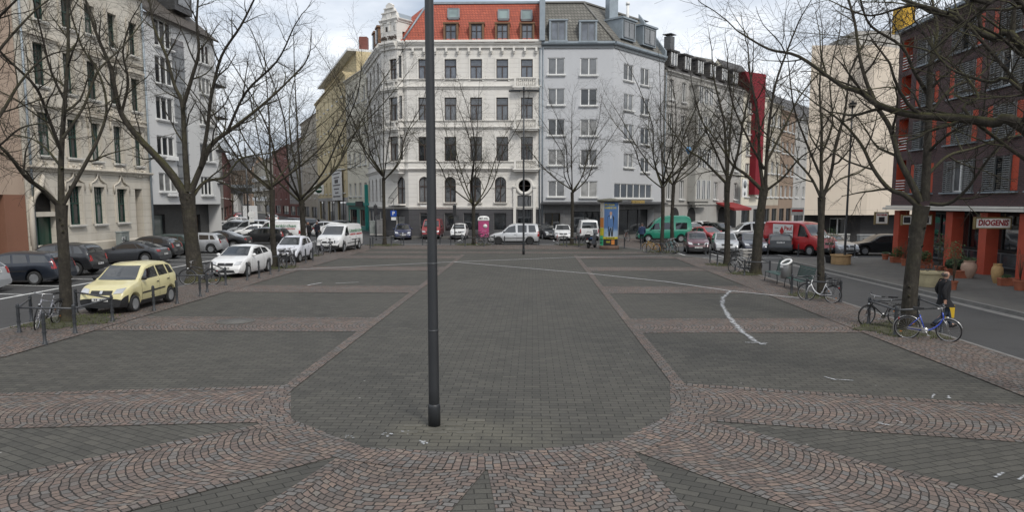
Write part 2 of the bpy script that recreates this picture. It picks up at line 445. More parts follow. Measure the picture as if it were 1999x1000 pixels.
rowline(mb, [(OX-OR-.13, YF), (OX-OR-.13, 13.5)], .13, .0158); rowline(mb, [(OX+OR+.13, 13.5), (OX+OR+.13, YF)], .13, .0158)
# bands of setts along the two edges of the square and across its far end
strip(mb, (XL+.02, 16), (XL+.02, 57), (-12.35, 16), (-12.35, 57), .0165); strip(mb, (9.2, 3), (9.2, 47), (XR-.02, 3), (XR-.02, 46), .0165)
rowline(mb, [(-12.35, 16), (-12.35, 57)], .1, .018); rowline(mb, [(9.2, 3), (9.2, 47)], .1, .018)
strip(mb, (-14, 59.9), (6.4, 59.9), (-14, 54.5), (6.4, 54.5), .006)
strip(mb, (-13, 51.8), (9, 51.8), (-13, 50.2), (9, 50.2), .006)
mb.build('cobble_bands', [m_fan, m_row], kind='structure')
# paver wedges between the radiating strips, each laid along its own line
mb = MB()
for i, ang in ((0, -.5), (1, .62), (2, 0.12), (3, -.45), (4, .35)):
    a, b = rad[i], rad[i+1]
    c0, c1, d0, d1 = a[2], a[3], b[0], b[1]
    if i < 3 or True: sheet(mb, [c0, c1, d1, d0], .0022+.0003*i, ang)
mb.build('paver_wedges', m_pave, kind='structure')
# chalk and paint on the square
def ribbon(mb, pts, wd, z, jag=0, mi=0):
    P = [V((p[0], p[1], z)) for p in pts]; Q = []
    for i in range(len(P)-1):
        k = max(1, int((P[i+1]-P[i]).length/.25))
        Q += [P[i].lerp(P[i+1], j/k) for j in range(k)]
    Q.append(P[-1]); prev = None
    for i, p in enumerate(Q):
        d = (Q[min(i+1, len(Q)-1)]-Q[max(i-1, 0)]).normalized(); nn = V((-d.y, d.x, 0))
        cur = (p-nn*wd*(1+jag*RND.uniform(-.6, .6)), p+nn*wd*(1+jag*RND.uniform(-.6, .6)))
        if prev: mb.poly([prev[0], cur[0], cur[1], prev[1]], mi, [(i*.25-.25, -1), (i*.25, -1), (i*.25, 1), (i*.25-.25, 1)])
        prev = cur
mb = MB()
ribbon(mb, PQ((556, 528), (700, 521), (885, 512), (1120, 503), (1305, 500)), .05, .020)
ribbon(mb, PQ((885, 512), (1150, 535), (1300, 551), (1425, 569), (1560, 583)), .045, .022)
ribbon(mb, PQ((600, 558), (628, 553)), .04, .02); ribbon(mb, PQ((655, 554), (700, 552)), .03, .02)
mb.build('painted_line', M('square_paint', (.5, .5, .5), .85, .25, 6), kind='structure')
mb = MB()
ribbon(mb, PQ((1425, 569), (1411, 583), (1409, 597), (1418, 612), (1432, 632), (1452, 652), (1472, 667), (1491, 675)), .12, .025, .5)
ribbon(mb, PQ((1500, 672), (1455, 671)), .06, .027, .8)
for c in ((1750, 830), (1645, 742), (1975, 945), (1830, 778)):
    p = G(*c)
    for _ in range(2):
        q = p+V((RND.uniform(-.2, .2), RND.uniform(-.2, .2), 0)); a = RND.uniform(0, 3)
        ribbon(mb, [q, q+V((cos(a), sin(a), 0))*RND.uniform(.1, .4)], RND.uniform(.03, .06), .02+RND.uniform(0, .002), .9)
for cx_, cy_, k_ in ((682, 855, 9), (757, 852, 8), (790, 848, 6), (828, 866, 10), (1225, 690, 3)):
    for _ in range(k_):
        q = G(cx_+RND.uniform(-9, 9), cy_+RND.uniform(-4, 4)); s_ = RND.uniform(.008, .03); a = RND.uniform(0, 3)
        mb.poly([(q.x+s_*cos(a+t_)*RND.uniform(.5, 1.2), q.y+s_*sin(a+t_), .021) for t_ in (0, 1.2, 2.4, 3.6, 5)], 0, [(0, 0)]*5)
mb.build('chalk_mark', m_chalk, kind='structure')
# road paint
mb = MB(); Z = ROADZ+.004
ribbon(mb, [(-20.2, 12), (-20.2, 66)], .09, Z)
for y in [14+2.75*i for i in range(18)]: ribbon(mb, [(-20.3, y), (-25, y+.7)], .06, Z+.003)
ribbon(mb, [(-17.2, 30), (-17.2, 33)], .06, Z); ribbon(mb, [(-17.2, 40), (-17.2, 43)], .06, Z); ribbon(mb, [(-17.2, 50), (-17.2, 53)], .06, Z)
ribbon(mb, [(-12, 62.3), (8, 62.3)], .08, Z); ribbon(mb, [(-14, 70.2), (6, 70.2)], .08, Z)
for i in range(7): ribbon(mb, [(-13+i*3, 67.3), (-13+i*3, 70)], .06, Z+.003)
ribbon(mb, [(10.4, 47.7), (21, 47.7)], .07, Z)
for i in range(6): ribbon(mb, [(10.6+i*2.2, 47.9), (10.4+i*2.2, 52.5)], .06, Z+.003)
ribbon(mb, PQ((1200, 476), (1330, 499)), .08, Z+.004)
mb.build('road_marking', m_line, kind='structure')
# pavements with a kerb
def pave(name, pts, z=.03, mat=None):
    mb = MB(); n = len(pts)
    mb.poly([(p[0], p[1], z) for p in pts], 0, [(p[0], p[1]) for p in pts])
    for i in range(n):
        a, b = V((*pts[i], z)), V((*pts[(i+1) % n], z)); mb.poly([a, b, V((b.x, b.y, ROADZ-.02)), V((a.x, a.y, ROADZ-.02))][::-1], 1)
        d = (b-a).normalized(); nn = V((-d.y, d.x, 0))*.16; up = V((0, 0, .004))
        mb.poly([a+up, b+up, b+nn+up, a+nn+up], 1)
    return mb.build(name, [mat or m_walk, m_kerb], kind='structure')
m_slab = tilemat('slabs', (.125, .118, .105), (.105, .10, .09), .5, .5, .008, (.05, .05, .045), 'UV', .85, .2)
pave('pavement', [(15.9, 0), (40, 0), (40, 46.5), (16.0, 46.5), (15.5, 44)], .05, m_slab)
pave('pavement', [(-40, 10), (-26.2, 10), (-26.2, 66), (-40, 66)], .05, m_slab)
pave('pavement', [(-14.8, 73.0), (7, 73.0), (10, 73.2), (20, 79), (40, 99), (40, 130), (-14.8, 90)], .05, m_slab)
mb = MB(); ribbon(mb, [(15.55, 0), (15.6, 36), (15.2, 43), (13.5, 46), (11, 47)], .3, Z+.001)
mb.build('gutter_strip', m_kerb, kind='structure')
m_brown = cobble('brown_paving', 0, .3)
mb = MB(); sheet(mb, [(6.6, 54), (13, 60), (13, 72), (7, 72)], ROADZ+.012); mb.build('forecourt_paving', m_brown, kind='structure')
# manhole covers
def manhole(px, py, r, z, label):
    p = G(px, py, z); mb = MB()
    mb.lathe([(r*1.14, 0), (r*1.14, .006), (r*1.02, .007), (r*1.02, .003), (r*.98, .003), (r*.98, .007), (.001, .009)], (0, 0, 0), 32)
    o = mb.build('manhole_cover', M('cast_iron', (.10, .095, .085), .7, .25, 6, bmp=.3)); o.location = (p.x, p.y, z+.008)
    tag(o, label, 'manhole cover')
manhole(460, 628, .5, .003, 'round concrete manhole cover in the cobbled strip on the left of the square')
manhole(1735, 540, .35, -.078, 'round manhole cover in the road beside the terracotta planters')
# ---------------------------------------------------------------- buildings
m_glass = glassmat('window_glass', (.018, .021, .024), .03, .6, .55)
m_glasslit = glassmat('window_curtain', (.30, .30, .29), .12, .35)
m_curt = glassmat('window_net', (.19, .19, .185), .08, .5)
m_blind = glassmat('window_blind', (.12, .125, .13), .1, .3)
m_white = M('white_frame', (.72, .72, .70), .5, .06, 3)
m_brownf = M('brown_frame', (.045, .028, .022), .5, .15, 3)
m_greenf = M('green_frame', (.012, .045, .034), .5, .15, 3)
m_greyf = M('grey_frame', (.16, .175, .185), .5, .1, 3)
m_darkf = M('dark_frame', (.03, .03, .032), .5, .15, 3)
m_zinc = M('zinc', (.26, .30, .33), .5, .12, 2, metal=.3)
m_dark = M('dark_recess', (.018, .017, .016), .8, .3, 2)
m_stone = wallmat('pale_stone', (.64, .62, .57), amount=.25)
WCACHE = {}
def window_meshes(w, h, style, fmat, arch, rnd, sill):
    key = (round(w, 2), round(h, 2), style, fmat.name, arch, rnd, sill)
    if key in WCACHE: return WCACHE[key]
    mb = MB(); fw = min(.075, w*.08); d = .07
    def bx(x0, x1, z0, z1, dd=d): mb.box(((x0+x1)/2, 0, (z0+z1)/2), (x1-x0, dd, z1-z0))
    top = h
    if arch:
        r = w/2; top = h-r; K = 14
        o = [(-cos(pi*i/K)*r, top+sin(pi*i/K)*r) for i in range(K+1)]; i_ = [(-cos(pi*i/K)*(r-fw), top+sin(pi*i/K)*(r-fw)) for i in range(K+1)]
        for i in range(K):
            q = [o[i], o[i+1], i_[i+1], i_[i]]
            mb.prism([q[3], q[2], q[1], q[0]], lambda u, v, dd: (u, -d/2+dd, v), d)
    else: bx(-w/2, w/2, h-fw, h)
    if style == 'round': pass
    bx(-w/2, -w/2+fw, 0, top); bx(w/2-fw, w/2, 0, top); bx(-w/2+fw, w/2-fw, 0, fw)
    tz = {'tee': .68, 'arch': .62, 'grid': .55}.get(style)
    if style in ('tee', 'arch', 'grid'):
        bx(-w/2+fw, w/2-fw, h*tz-.05, h*tz+.05, d+.04); bx(-.05, .05, fw, h*tz-.05, d+.02)
        if style == 'arch': bx(-.04, .04, h*tz+.05, h-fw, d)
        if style == 'grid':
            for k in (.25, .5, .75): bx(-w/2+w*k-.016, -w/2+w*k+.016, h*tz+.05, h-fw, d*.6)
            for k in (.33, .66): bx(-w/2+fw, w/2-fw, h*tz+.05+(h*(1-tz)-.05)*k-.016, h*tz+.05+(h*(1-tz)-.05)*k+.016, d*.5)
    nv = {'two': 2, 'three': 3, 'four': 4, 'six': 6}.get(style, 0)
    for k in range(1, nv):
        x = -w/2+w*k/nv; bx(x-.055, x+.055, fw, h-fw, d+.01)
    fr = mb.mesh('window', fmat)
    mb = MB()
    if arch:
        r = w/2; mb.poly([(-w/2, 0, 0), (w/2, 0, 0)]+[(cos(pi*i/14)*r, 0, top+sin(pi*i/14)*r) for i in range(15)])
    else: mb.poly([(-w/2, 0, 0), (w/2, 0, 0), (w/2, 0, h), (-w/2, 0, h)])
    pn = mb.mesh('pane', rnd)
    sl = None
    if sill:
        mb = MB(); mb.box((0, 0, 0), (w+.24, .30, .10)); mb.box((0, .02, -.09), (w+.14, .22, .08)); sl = mb.mesh('sill', m_stone if sill == 1 else m_white)
    WCACHE[key] = (fr, pn, sl)
    return WCACHE[key]

class Bld:
    def __init__(s, name, label, cat, loc, wall, group=None):
        s.root = thing(name, label, cat, (loc[0], loc[1], 0), 0, group)
        s.root.location.z = 0; s.wall = MB(); s.mats = [wall]; s.n = 0
    def mi(s, m):
        if m not in s.mats: s.mats.append(m)
        return s.mats.index(m)
    def part(s, mb, name, mats, kind=None, sharp=None, parent=None):
        o = mb.build(name, mats, None, kind, sharp); worldkid(o, s.root); return o
    def sub(s, mb, name, mats, par):
        o = mb.build(name, mats, None); o.parent = par; return o
    def facade(s, A, B, z0, z1, wins, mat=None, reveal=.22, frame=None, zsplit=None, top2=None):
        """wins: dicts s0,s1,z0,z1,style,frame,pane,sill,arch,door.  zsplit: [(z, mat)] lower bands of another material"""
        A, B = V((A[0], A[1], 0)), V((B[0], B[1], 0)); e = (B-A); L = e.length; e.normalize(); n = V((e.y, -e.x, 0))
        mi0 = s.mi(mat) if mat else 0
        def P(u, z, d=0): q = A+e*u-n*d; return (q.x, q.y, z)
        wins = [x for x in wins if x['s1'] > .05 and x['s0'] < L-.05]
        for x in wins: x['s0'] = max(x['s0'], .06); x['s1'] = min(x['s1'], L-.06); x['z1'] = min(x['z1'], z1-.06); x['z0'] = max(x['z0'], z0+.02)
        ss = sorted({0, L, *[x['s0'] for x in wins], *[x['s1'] for x in wins]})
        zs = sorted({z0, z1, *[x['z0'] for x in wins], *[x['z1'] for x in wins], *[q for q, _ in (zsplit or [])]})
        for i in range(len(ss)-1):
            j = 0
            while j < len(zs)-1:
                u0, u1 = ss[i], ss[i+1]; uc = (u0+u1)/2
                def hole(jj): zc = (zs[jj]+zs[jj+1])/2; return any(x['s0'] < uc < x['s1'] and x['z0'] < zc < x['z1'] for x in wins)
                def mm(jj):
                    zc = (zs[jj]+zs[jj+1])/2
                    for q, m_ in (zsplit or []):
                        if zc < q: return s.mi(m_)
                    return mi0
                if hole(j): j += 1; continue
                k = j
                while k+1 < len(zs)-1 and not hole(k+1) and mm(k+1) == mm(j): k += 1
                s.wall.poly([P(u0, zs[j]), P(u1, zs[j]), P(u1, zs[k+1]), P(u0, zs[k+1])], mm(j)); j = k+1
        rot = atan2(e.y, e.x)
        for x in wins:
            u0, u1, a, b = x['s0'], x['s1'], x['z0'], x['z1']; w, h = u1-u0, b-a; r = x.get('reveal', reveal); arch = x.get('arch')
            rm = s.mi(x['rmat']) if x.get('rmat') else mi0
            sp = b-w/2 if arch else b
            s.wall.poly([P(u0, a), P(u0, sp), P(u0, sp, r), P(u0, a, r)], rm); s.wall.poly([P(u1, sp), P(u1, a), P(u1, a, r), P(u1, sp, r)], rm)
            s.wall.poly([P(u1, a), P(u0, a), P(u0, a, r), P(u1, a, r)], rm)
            if arch:
                K = 14; c = (u0+u1)/2
                q = [(c-cos(pi*i/K)*w/2, sp+sin(pi*i/K)*w/2) for i in range(K+1)]
                s.wall.poly([P(u0, b)]+[P(*t) for t in q[:K//2+1]][::-1], mi0); s.wall.poly([P(u1, b)]+[P(*t) for t in q[K//2:]][::-1], mi0)
                for i in range(K): s.wall.poly([P(*q[i]), P(*q[i+1]), P(*q[i+1], r), P(*q[i], r)], rm)
            else: s.wall.poly([P(u0, b), P(u1, b), P(u1, b, r), P(u0, b, r)], rm)
            pane = x.get('pane') or RND.choice([m_glass]*5+[m_blind]*3+[m_curt]*2)
            fm = x.get('frame') or frame or m_white
            fr, pn, sl = window_meshes(w, h, x.get('style', 'two'), fm, arch, pane, x.get('sill', 0))
            c = A+e*((u0+u1)/2)-n*(r-.045); c.z = a
            o = link(x.get('name', 'window'), fr, s.root); o.location = c-s.root.location; o.rotation_euler = (0, 0, rot)
            p = link(x.get('pname', 'pane'), pn, o); p.location = (0, .02, 0)
            if sl: q = link('sill', sl, o); q.location = (0, -(r+.02), -.05)
            x['obj'] = o
        return (A, e, n, L)
    def close(s): return s.part(s.wall, 'wall', s.mats)
def R_(A, B, rects, px_off=0, **kw):
    """windows measured in the photograph (left, right, top, bottom) put on the wall plane through A and B"""
    outl = []
    for r in rects:
        x0, x1, y0, y1 = r[:4]; xm, ym = (x0+x1)/2, (y0+y1)/2
        s0 = onplane(A, B, x0, ym)[0]; s1 = onplane(A, B, x1, ym)[0]; zt = onplane(A, B, xm, y0)[1]; zb = onplane(A, B, xm, y1)[1]
        d = dict(kw); d.update(r[4] if len(r) > 4 else {})
        d.update(s0=min(s0, s1), s1=max(s0, s1), z0=zb, z1=zt); outl.append(d)
    return outl
def band(b, name, A, B, prof, mat, n=1, ext=0.0, caps=True):
    """moulding along A->B; prof: [(out, z)] polygon in section"""
    A, B = V((A[0], A[1], 0)), V((B[0], B[1], 0)); e = (B-A).normalized(); nn = V((e.y, -e.x, 0))
    A = A-e*ext; B = B+e*ext
    mb = MB(); k = len(prof)
    for P in (A, B):
        for o, z in prof: q = P+nn*o; mb.v.append((q.x, q.y, z))
    for i in range(k-1): mb.f.append([i, i+1, k+i+1, k+i]); mb.mi.append(0); mb.sm.append(False)
    mb.f.append(list(range(k))); mb.f.append([k+i for i in range(k)][::-1]); mb.mi += [0, 0]; mb.sm += [False]*2
    return b.part(mb, name, mat)
def cornice(b, A, B, z, h, out, mat, name='cornice', ext=0):
    return band(b, name, A, B, [(-.02, z), (out*.35, z), (out*.4, z+h*.3), (out*.75, z+h*.5), (out*.8, z+h*.68), (out, z+h*.72), (out, z+h*.93), (out*.9, z+h), (-.02, z+h)], mat, ext=ext)
def quadroof(b, pts, mat, thick=.12, name='roof', parent=None):
    p = [V(x) for x in pts]; n = (p[1]-p[0]).cross(p[2]-p[0]).normalized()
    if n.z < 0: p = p[::-1]; n = -n
    mb = MB(); mb.prism([(i, 0) for i in range(len(p))], lambda u, v, d: p[u]-n*(thick-d), thick)
    return b.part(mb, name, mat)
def xy(p): return (p.x, p.y)

# ======== white corner house
Yw = 74.6
wA = AT(798, 400, Yw); wB = AT(1055.5, 400, Yw); wC = V((wA.x-3.1, Yw+2.3, 0)); wD = V((wC.x-4.6, wC.y+12.6, 0))
m_ww = wallmat('white_stucco', (.70, .68, .64), dirt=(.62, .58, .52), amount=.3, groove=.45)
m_wt = wallmat('white_trim', (.73, .71, .665), dirt=(.6, .56, .5), amount=.3)
m_plinth = wallmat('slate_plinth', (.085, .085, .09), amount=.3, groove=.55)
m_redtile = tilemat('red_roof_tiles', (.43, .10, .055), (.33, .075, .045), .28, .30, .022, (.10, .028, .02), 'Object', .75, .8, dirt=.25)
W = Bld('corner_house', 'white stuccoed corner house with red tiled mansard roof, arched ground windows and slate plinth', 'house', (wA.x+6, Yw, 0), m_ww)
rows = [(115, 158), (190, 236), (267, 314.5)]
cols = [(817, 840), (868, 891), (918, 941), (969, 992), (1017, 1040)]
wr = []
m_skyrefl = glassmat('sky_reflection_glass', (.105, .12, .145), .05, .35); m_skyg2 = glassmat('sky_reflection_frosted_glass', (.075, .085, .10), .05, .5); RP = {115: m_skyrefl, 190: m_skyg2, 267: m_glass}  # sky reflection put into the pane colour, fading towards the lower floors
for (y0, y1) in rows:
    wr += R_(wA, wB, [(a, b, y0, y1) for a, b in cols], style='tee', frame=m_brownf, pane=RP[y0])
wr += R_(wA, wB, [(a, b, 345, 395) for a, b in ((818, 839), (868, 890), (917, 939), (966, 988))], style='arch', arch=True, frame=m_brownf, sill=1)
wr += R_(wA, wB, [(1010, 1037, 382, 440)], style='two', frame=m_darkf, name='door', pname='glazing')
wr += R_(wA, wB, [(820, 836, 416, 449), (868, 886, 416, 452), (905, 935, 416, 450), (964, 988, 416, 450)], style='plain', frame=m_darkf, pane=m_glass)
zpl = onplane(wA, wB, 930, 408)[1]
W.facade(wA, wB, -.1, 19.6, wr, zsplit=[(zpl, m_plinth)])
for x in wr:      # moulded surrounds round the upper windows
    if x.get('style') == 'tee':
        pass
def surround(b, A, B, x, t, mat, out=.05, name='surround', parent=True):
    A, B = V((A[0], A[1], 0)), V((B[0], B[1], 0)); e = (B-A).normalized(); n = V((e.y, -e.x, 0)); mb = MB()
    def bx(s0, s1, z0, z1, o=out):
        P = [A+e*s0+n*.0, A+e*s1]; 
        q = [A+e*s0, A+e*s1]; pts = []
        for z in (z0, z1):
            for p, oo in ((q[0], 0), (q[1], 0), (q[1], o), (q[0], o)): r = p+n*oo; pts.append((r.x, r.y, z))
        mb.add(pts, [(0, 1, 2, 3)[::-1], (4, 5, 6, 7), (0, 1, 5, 4)[::-1], (1, 2, 6, 5), (2, 3, 7, 6), (3, 0, 4, 7)])
    s0, s1, z0, z1 = x['s0'], x['s1'], x['z0'], x['z1']
    if x.get('arch'):
        r = (s1-s0)/2; c = (s0+s1)/2; zs = z1-r
        bx(s0-t, s0, z0, zs); bx(s1, s1+t, z0, zs); K = 16
        for i in range(K):
            a, bb = pi*i/K, pi*(i+1)/K
            q = [(c-cos(a)*r, zs+sin(a)*r), (c-cos(bb)*r, zs+sin(bb)*r), (c-cos(bb)*(r+t), zs+sin(bb)*(r+t)), (c-cos(a)*(r+t), zs+sin(a)*(r+t))]
            mb.prism(q[::-1], lambda u, v, d: tuple(A+e*u+n*d+V((0, 0, v))), out)
    else:
        bx(s0-t, s0, z0, z1+t); bx(s1, s1+t, z0, z1+t); bx(s0, s1, z1, z1+t)
    o = mb.build(name, mat, None)
    o.parent = x['obj']; o.matrix_parent_inverse = (Matrix.Translation(b.root.location) @ Matrix.LocRotScale(x['obj'].location, x['obj'].rotation_euler, None)).inverted()
    return o
for x in wr:
    if x.get('style') in ('tee', 'arch') : surround(W, wA, wB, x, .16, m_wt, .06)
# chamfer corner and left wing
chR = []
for (y0, y1) in rows: chR += R_(wC, wA, [(761, 782, y0-1, y1-1)], style='tee', frame=m_brownf)
chA = R_(wC, wA, [(775, 791, 345, 404)], style='arch', arch=True, frame=m_brownf, name='balcony_door')
chA += R_(wC, wA, [(774, 790, 421, 445)], style='plain', frame=m_darkf)
W.facade(wC, wA, -.1, 19.6, chA, zsplit=[(zpl, m_plinth)])
lw = []
for i in range(4):
    s0 = 1.2+i*3.1
    for (a, b_) in ((16.2, 18.5), (12.1, 14.5), (7.9, 10.4)): lw.append(dict(s0=s0, s1=s0+1.2, z0=a, z1=b_, style='tee', frame=m_brownf))
    lw.append(dict(s0=s0, s1=s0+1.2, z0=3.6, z1=6.2, style='arch', arch=True, frame=m_brownf)); lw.append(dict(s0=s0, s1=s0+1.2, z0=.7, z1=2.5, style='plain', frame=m_darkf))
W.facade(wD, wC, -.1, 19.6, lw, zsplit=[(zpl, m_plinth)])
W.facade(wB, wB+V((0, 14, 0)), -.1, 19.6, [])
# oriel on the chamfer, floors one to three
e = (wA-wC).normalized(); nn = V((e.y, -e.x, 0)); cm = (wA+wC)/2; cm.z = 0
oL, oR = cm-e*1.55+nn*.75, cm+e*1.55+nn*.75; oL0, oR0 = cm-e*1.9+nn*.05, cm+e*1.9+nn*.05
zo0, zo1 = 6.7, 20.9
ow = []
for (y0, y1) in rows: ow += R_(oL, oR, [(761, 783, y0-1, y1-1)], style='tee' if y0 != 115 else 'grid', frame=m_brownf)
W.facade(oL, oR, zo0, zo1, ow)
for x in ow: surround(W, oL, oR, x, .15, m_wt, .05)
W.facade(oL0, oL, zo0, zo1, [dict(s0=.3, s1=.62, z0=a, z1=b_, style='plain', frame=m_brownf) for a, b_ in ((16.2, 18.4), (12.1, 14.4), (7.9, 10.3))])
W.facade(oR, oR0, zo0, zo1, [dict(s0=.15, s1=.45, z0=a, z1=b_, style='plain', frame=m_brownf) for a, b_ in ((16.2, 18.4), (12.1, 14.4), (7.9, 10.3))])
mb = MB()      # corbel under the oriel
for i in range(6):
    k = (i/5)**1.6; z0_, z1_ = zo0-1.1+i*.18, zo0-1.1+(i+1)*.18+.02
    a = [cm-e*1.9*(.25+.75*k), cm+e*1.9*(.25+.75*k), cm+e*1.55*(.25+.75*k)+nn*.75*k, cm-e*1.55*(.25+.75*k)+nn*.75*k]
    mb.add([(p.x, p.y, z) for z in (z0_, z1_) for p in a], [(0, 1, 2, 3), (7, 6, 5, 4), (0, 4, 5, 1), (1, 5, 6, 2), (2, 6, 7, 3), (3, 7, 4, 0)])
W.part(mb, 'corbel', m_wt)
def both(fn):
    for A, B in ((wA, wB), (wD, wC), (oL, oR), (oL0, oL), (oR, oR0), (wC, oL0), (oR0, wA)): fn(A, B)
for z, h, out in ((19.05, .75, .5), (15.05, .28, .22), (15.9, .16, .14), (11.0, .26, .2), (11.75, .14, .12), (6.75, .3, .26), (7.6, .14, .12)):
    both(lambda A, B: cornice(W, A, B, z, h, out, m_wt))
for A, B in ((wA, wB), (wC, wA), (wD, wC)): cornice(W, A, B, zpl, .25, .14, m_wt); band(W, 'base_course', A, B, [(-.02, .0), (.08, .0), (.08, .5), (.05, .55), (-.02, .55)], m_plinth)
mb = MB()      # brackets under the eaves
L = (wB-wA).length
for i in range(12):
    p = wA+V((.7+i*(L-1.2)/11, -.2, 0)); mb.box((p.x, p.y, 18.85), (.2, .36, .36)); mb.box((p.x, p.y+.05, 18.6), (.15, .24, .2))
for i in range(5):
    p = wD.lerp(wC, (i+.5)/5); mb.box((p.x+.18, p.y-.05, 18.85), (.3, .3, .36))
W.part(mb, 'bracket', m_wt)
# balustrades below the right-hand windows and on the oriel
def balustrade(b, A, e, n, s0, s1, z0, z1, out, solid=True):
    mb = MB()
    def P(s, o, z): q = A+e*s+n*o; return V((q.x, q.y, z))
    ang = atan2(e.y, e.x); c = P((s0+s1)/2, out/2, 0)
    mb.box((c.x, c.y, z0-.08), (s1-s0+.3, out+.1, .16), ang); mb.box((c.x, c.y, z0-.24), (s1-s0+.1, out-.1, .16), ang)
    q = P((s0+s1)/2, out-.12, 0); mb.box((q.x, q.y, z1), (s1-s0+.1, .22, .12), ang)
    for s in (s0+.1, s1-.1): r = P(s, out-.12, (z0+z1)/2); mb.box(r, (.22, .24, z1-z0), ang)
    k = int((s1-s0-.4)/.2)
    for i in range(k):
        r = P(s0+.3+i*(s1-s0-.6)/max(1, k-1), out-.12, 0); h = z1-z0
        mb.lathe([(.04, z0), (.05, z0+h*.1), (.075, z0+h*.3), (.035, z0+h*.55), (.06, z0+h*.8), (.05, z1)], (r.x, r.y, 0), 6)
    return b.part(mb, 'balustrade', m_wt)
eW = V((1, 0, 0)); nW = V((0, -1, 0)); wA0 = V((wA.x, wA.y, 0))
sr = onplane(wA, wB, 1028, 200)[0]
for z in (15.2, 11.1, 7.0): balustrade(W, wA0, eW, nW, sr-1.25, sr+1.15, z, z+.8, .75)
for z in (15.2, 11.1): balustrade(W, oL-e*0, e, nn, .4, 2.7, z, z+.65, .22)
# portal with its round window
mb = MB(); c = V((wA.x+onplane(wA, wB, 1024, 363)[0], Yw, onplane(wA, wB, 1024, 363)[1]))
RX = Matrix.Rotation(pi/2, 3, 'X')
mb.lathe([(.62, 0), (.95, 0), (.95, .12), (.85, .16), (.66, .16), (.62, .1), (.62, 0)], c, 28, R=RX)
for s in (-1, 1): mb.box((c.x+s*1.02, Yw-.1, c.z-2.3), (.28, .2, 4.4)); mb.box((c.x+s*1.02, Yw-.14, c.z-.06), (.36, .28, .2))
W.part(mb, 'portal', m_wt)
mb = MB(); mb.lathe([(.001, .03), (.62, .03)], c, 28, R=RX); pn = W.part(mb, 'round_window', m_blind)
mb = MB(); mb.box((c.x, Yw-.06, c.z), (.05, .06, 1.22)); mb.box((c.x, Yw-.06, c.z), (1.22, .06, .05)); W.sub(mb, 'glazing_bar', m_brownf, pn)
# iron balcony at the arched door
mb = MB(); q = cm+e*.55; ang = atan2(e.y, e.x)
mb.box((q.x+nn.x*.45, q.y+nn.y*.45, 3.3), (2.2, .95, .16), ang)
W.part(mb, 'balcony_slab', m_wt)
mb = MB()
for z in (3.45, 4.3):
    mb.bar(q-e*1.05+nn*.9+V((0, 0, z)), q+e*1.05+nn*.9+V((0, 0, z)), .04)
    for s in (-1, 1): mb.bar(q+e*1.05*s+nn*.9+V((0, 0, z)), q+e*1.05*s+V((0, 0, z)), .04)
for i in range(15): r = q+e*(-1.05+i*.15)+nn*.9; mb.tube([r+V((0, 0, 3.45)), r+V((0, 0, 3.8))+nn*.16, r+V((0, 0, 4.3))], .014, 4)
W.part(mb, 'balcony_railing', m_darkf)
# mansard roof
zE, zR = 19.8, 24.1
fl, fr_ = V((wA.x-.2, Yw-.3, zE)), V((wB.x, Yw-.3, zE)); rl, rr = V((wA.x+1.9, Yw+2.6, zR)), V((wB.x, Yw+2.6, zR))
quadroof(W, [fl, fr_, rr, rl], m_redtile)
lb, lt = V((wD.x-.2, wD.y, zE)), V((wD.x+2.6, wD.y+1.5, zR)); cl = V((wC.x, wC.y-.2, zE))
quadroof(W, [cl, fl, rl], m_redtile); quadroof(W, [lb, cl, rl, lt], m_redtile)
quadroof(W, [rl, rr, rr+V((0, 10, .5)), lt+V((8, 4, .5)), lt], M('roof_felt', (.12, .12, .12)))
mb = MB(); mb.box(((rl.x+rr.x)/2, rl.y, zR+.05), (rr.x-rl.x+.4, .35, .22)); mb.tube([fl+V((0, .05, .15)), rl+V((0, 0, .1))], .11, 6); W.part(mb, 'ridge_cap', m_zinc)
mb = MB(); mb.box((wB.x+.08, Yw+1.0, 22.1), (.55, 3.4, 4.9)); mb.box((wB.x+.08, Yw-.35, 20.2), (.5, .5, 1.0)); W.part(mb, 'fire_wall', m_zinc)
m_oak = M('dormer_wood', (.17, .09, .045), .6, .2, 3)
def roofpt(px, py):      # on the front roof slope
    d = ray(px, py); n = (fr_-fl).cross(rl-fl); t = (fl-V((0, 0, CAMH))).dot(n)/d.dot(n); return V((0, 0, CAMH))+d*t
def dormer(b, px0, px1, py0, py1, fm, surf, out=.25, wm=None, nwin=2, nrm=V((0, -1, 0))):
    a, c = AT(px0-1.5, py1, Yw+.15), AT(px1+1.5, py0-1, Yw+.15); w, h = c.x-a.x, c.z-a.z
    mb = MB(); x = (a.x+c.x)/2; y = Yw-.22
    for s in (-1, 1): mb.box((x+s*(w/2+.1), y+1.0, a.z+h/2), (.18, 2.2, h+.1))
    mb.box((x, y+1.0, c.z+.14), (w+.5, 2.3, .14)); mb.box((x, y+.9, a.z-.1), (w+.5, 2.2, .16))
    o = b.part(mb, 'dormer', surf)
    mb = MB(); fw = .09
    for s in (-1, 1): mb.box((x+s*(w/2-fw/2), y, a.z+h/2), (fw, .1, h))
    for z in (a.z+fw/2, c.z-fw/2): mb.box((x, y, z), (w-2*fw, .1, fw))
    mb.box((x, y, a.z+h/2), (.11, .11, h-2*fw))
    if nwin > 2: mb.box((x, y-.01, a.z+h*.6), (w-2*fw, .06, .04))
    b.sub(mb, 'window_frame', fm, o)
    mb = MB(); mb.poly([(x-w/2, y+.03, a.z), (x+w/2, y+.03, a.z), (x+w/2, y+.03, c.z), (x-w/2, y+.03, c.z)]); b.sub(mb, 'pane', m_skyrefl if wm is None else wm, o)
for x0, x1 in ((872, 890), (922, 940), (972, 990), (1020, 1038)): dormer(W, x0, x1, 50, 81, m_brownf, m_oak, nwin=3)
m_skyl = glassmat('skylight_glass', (.16, .21, .20), .05, .2)
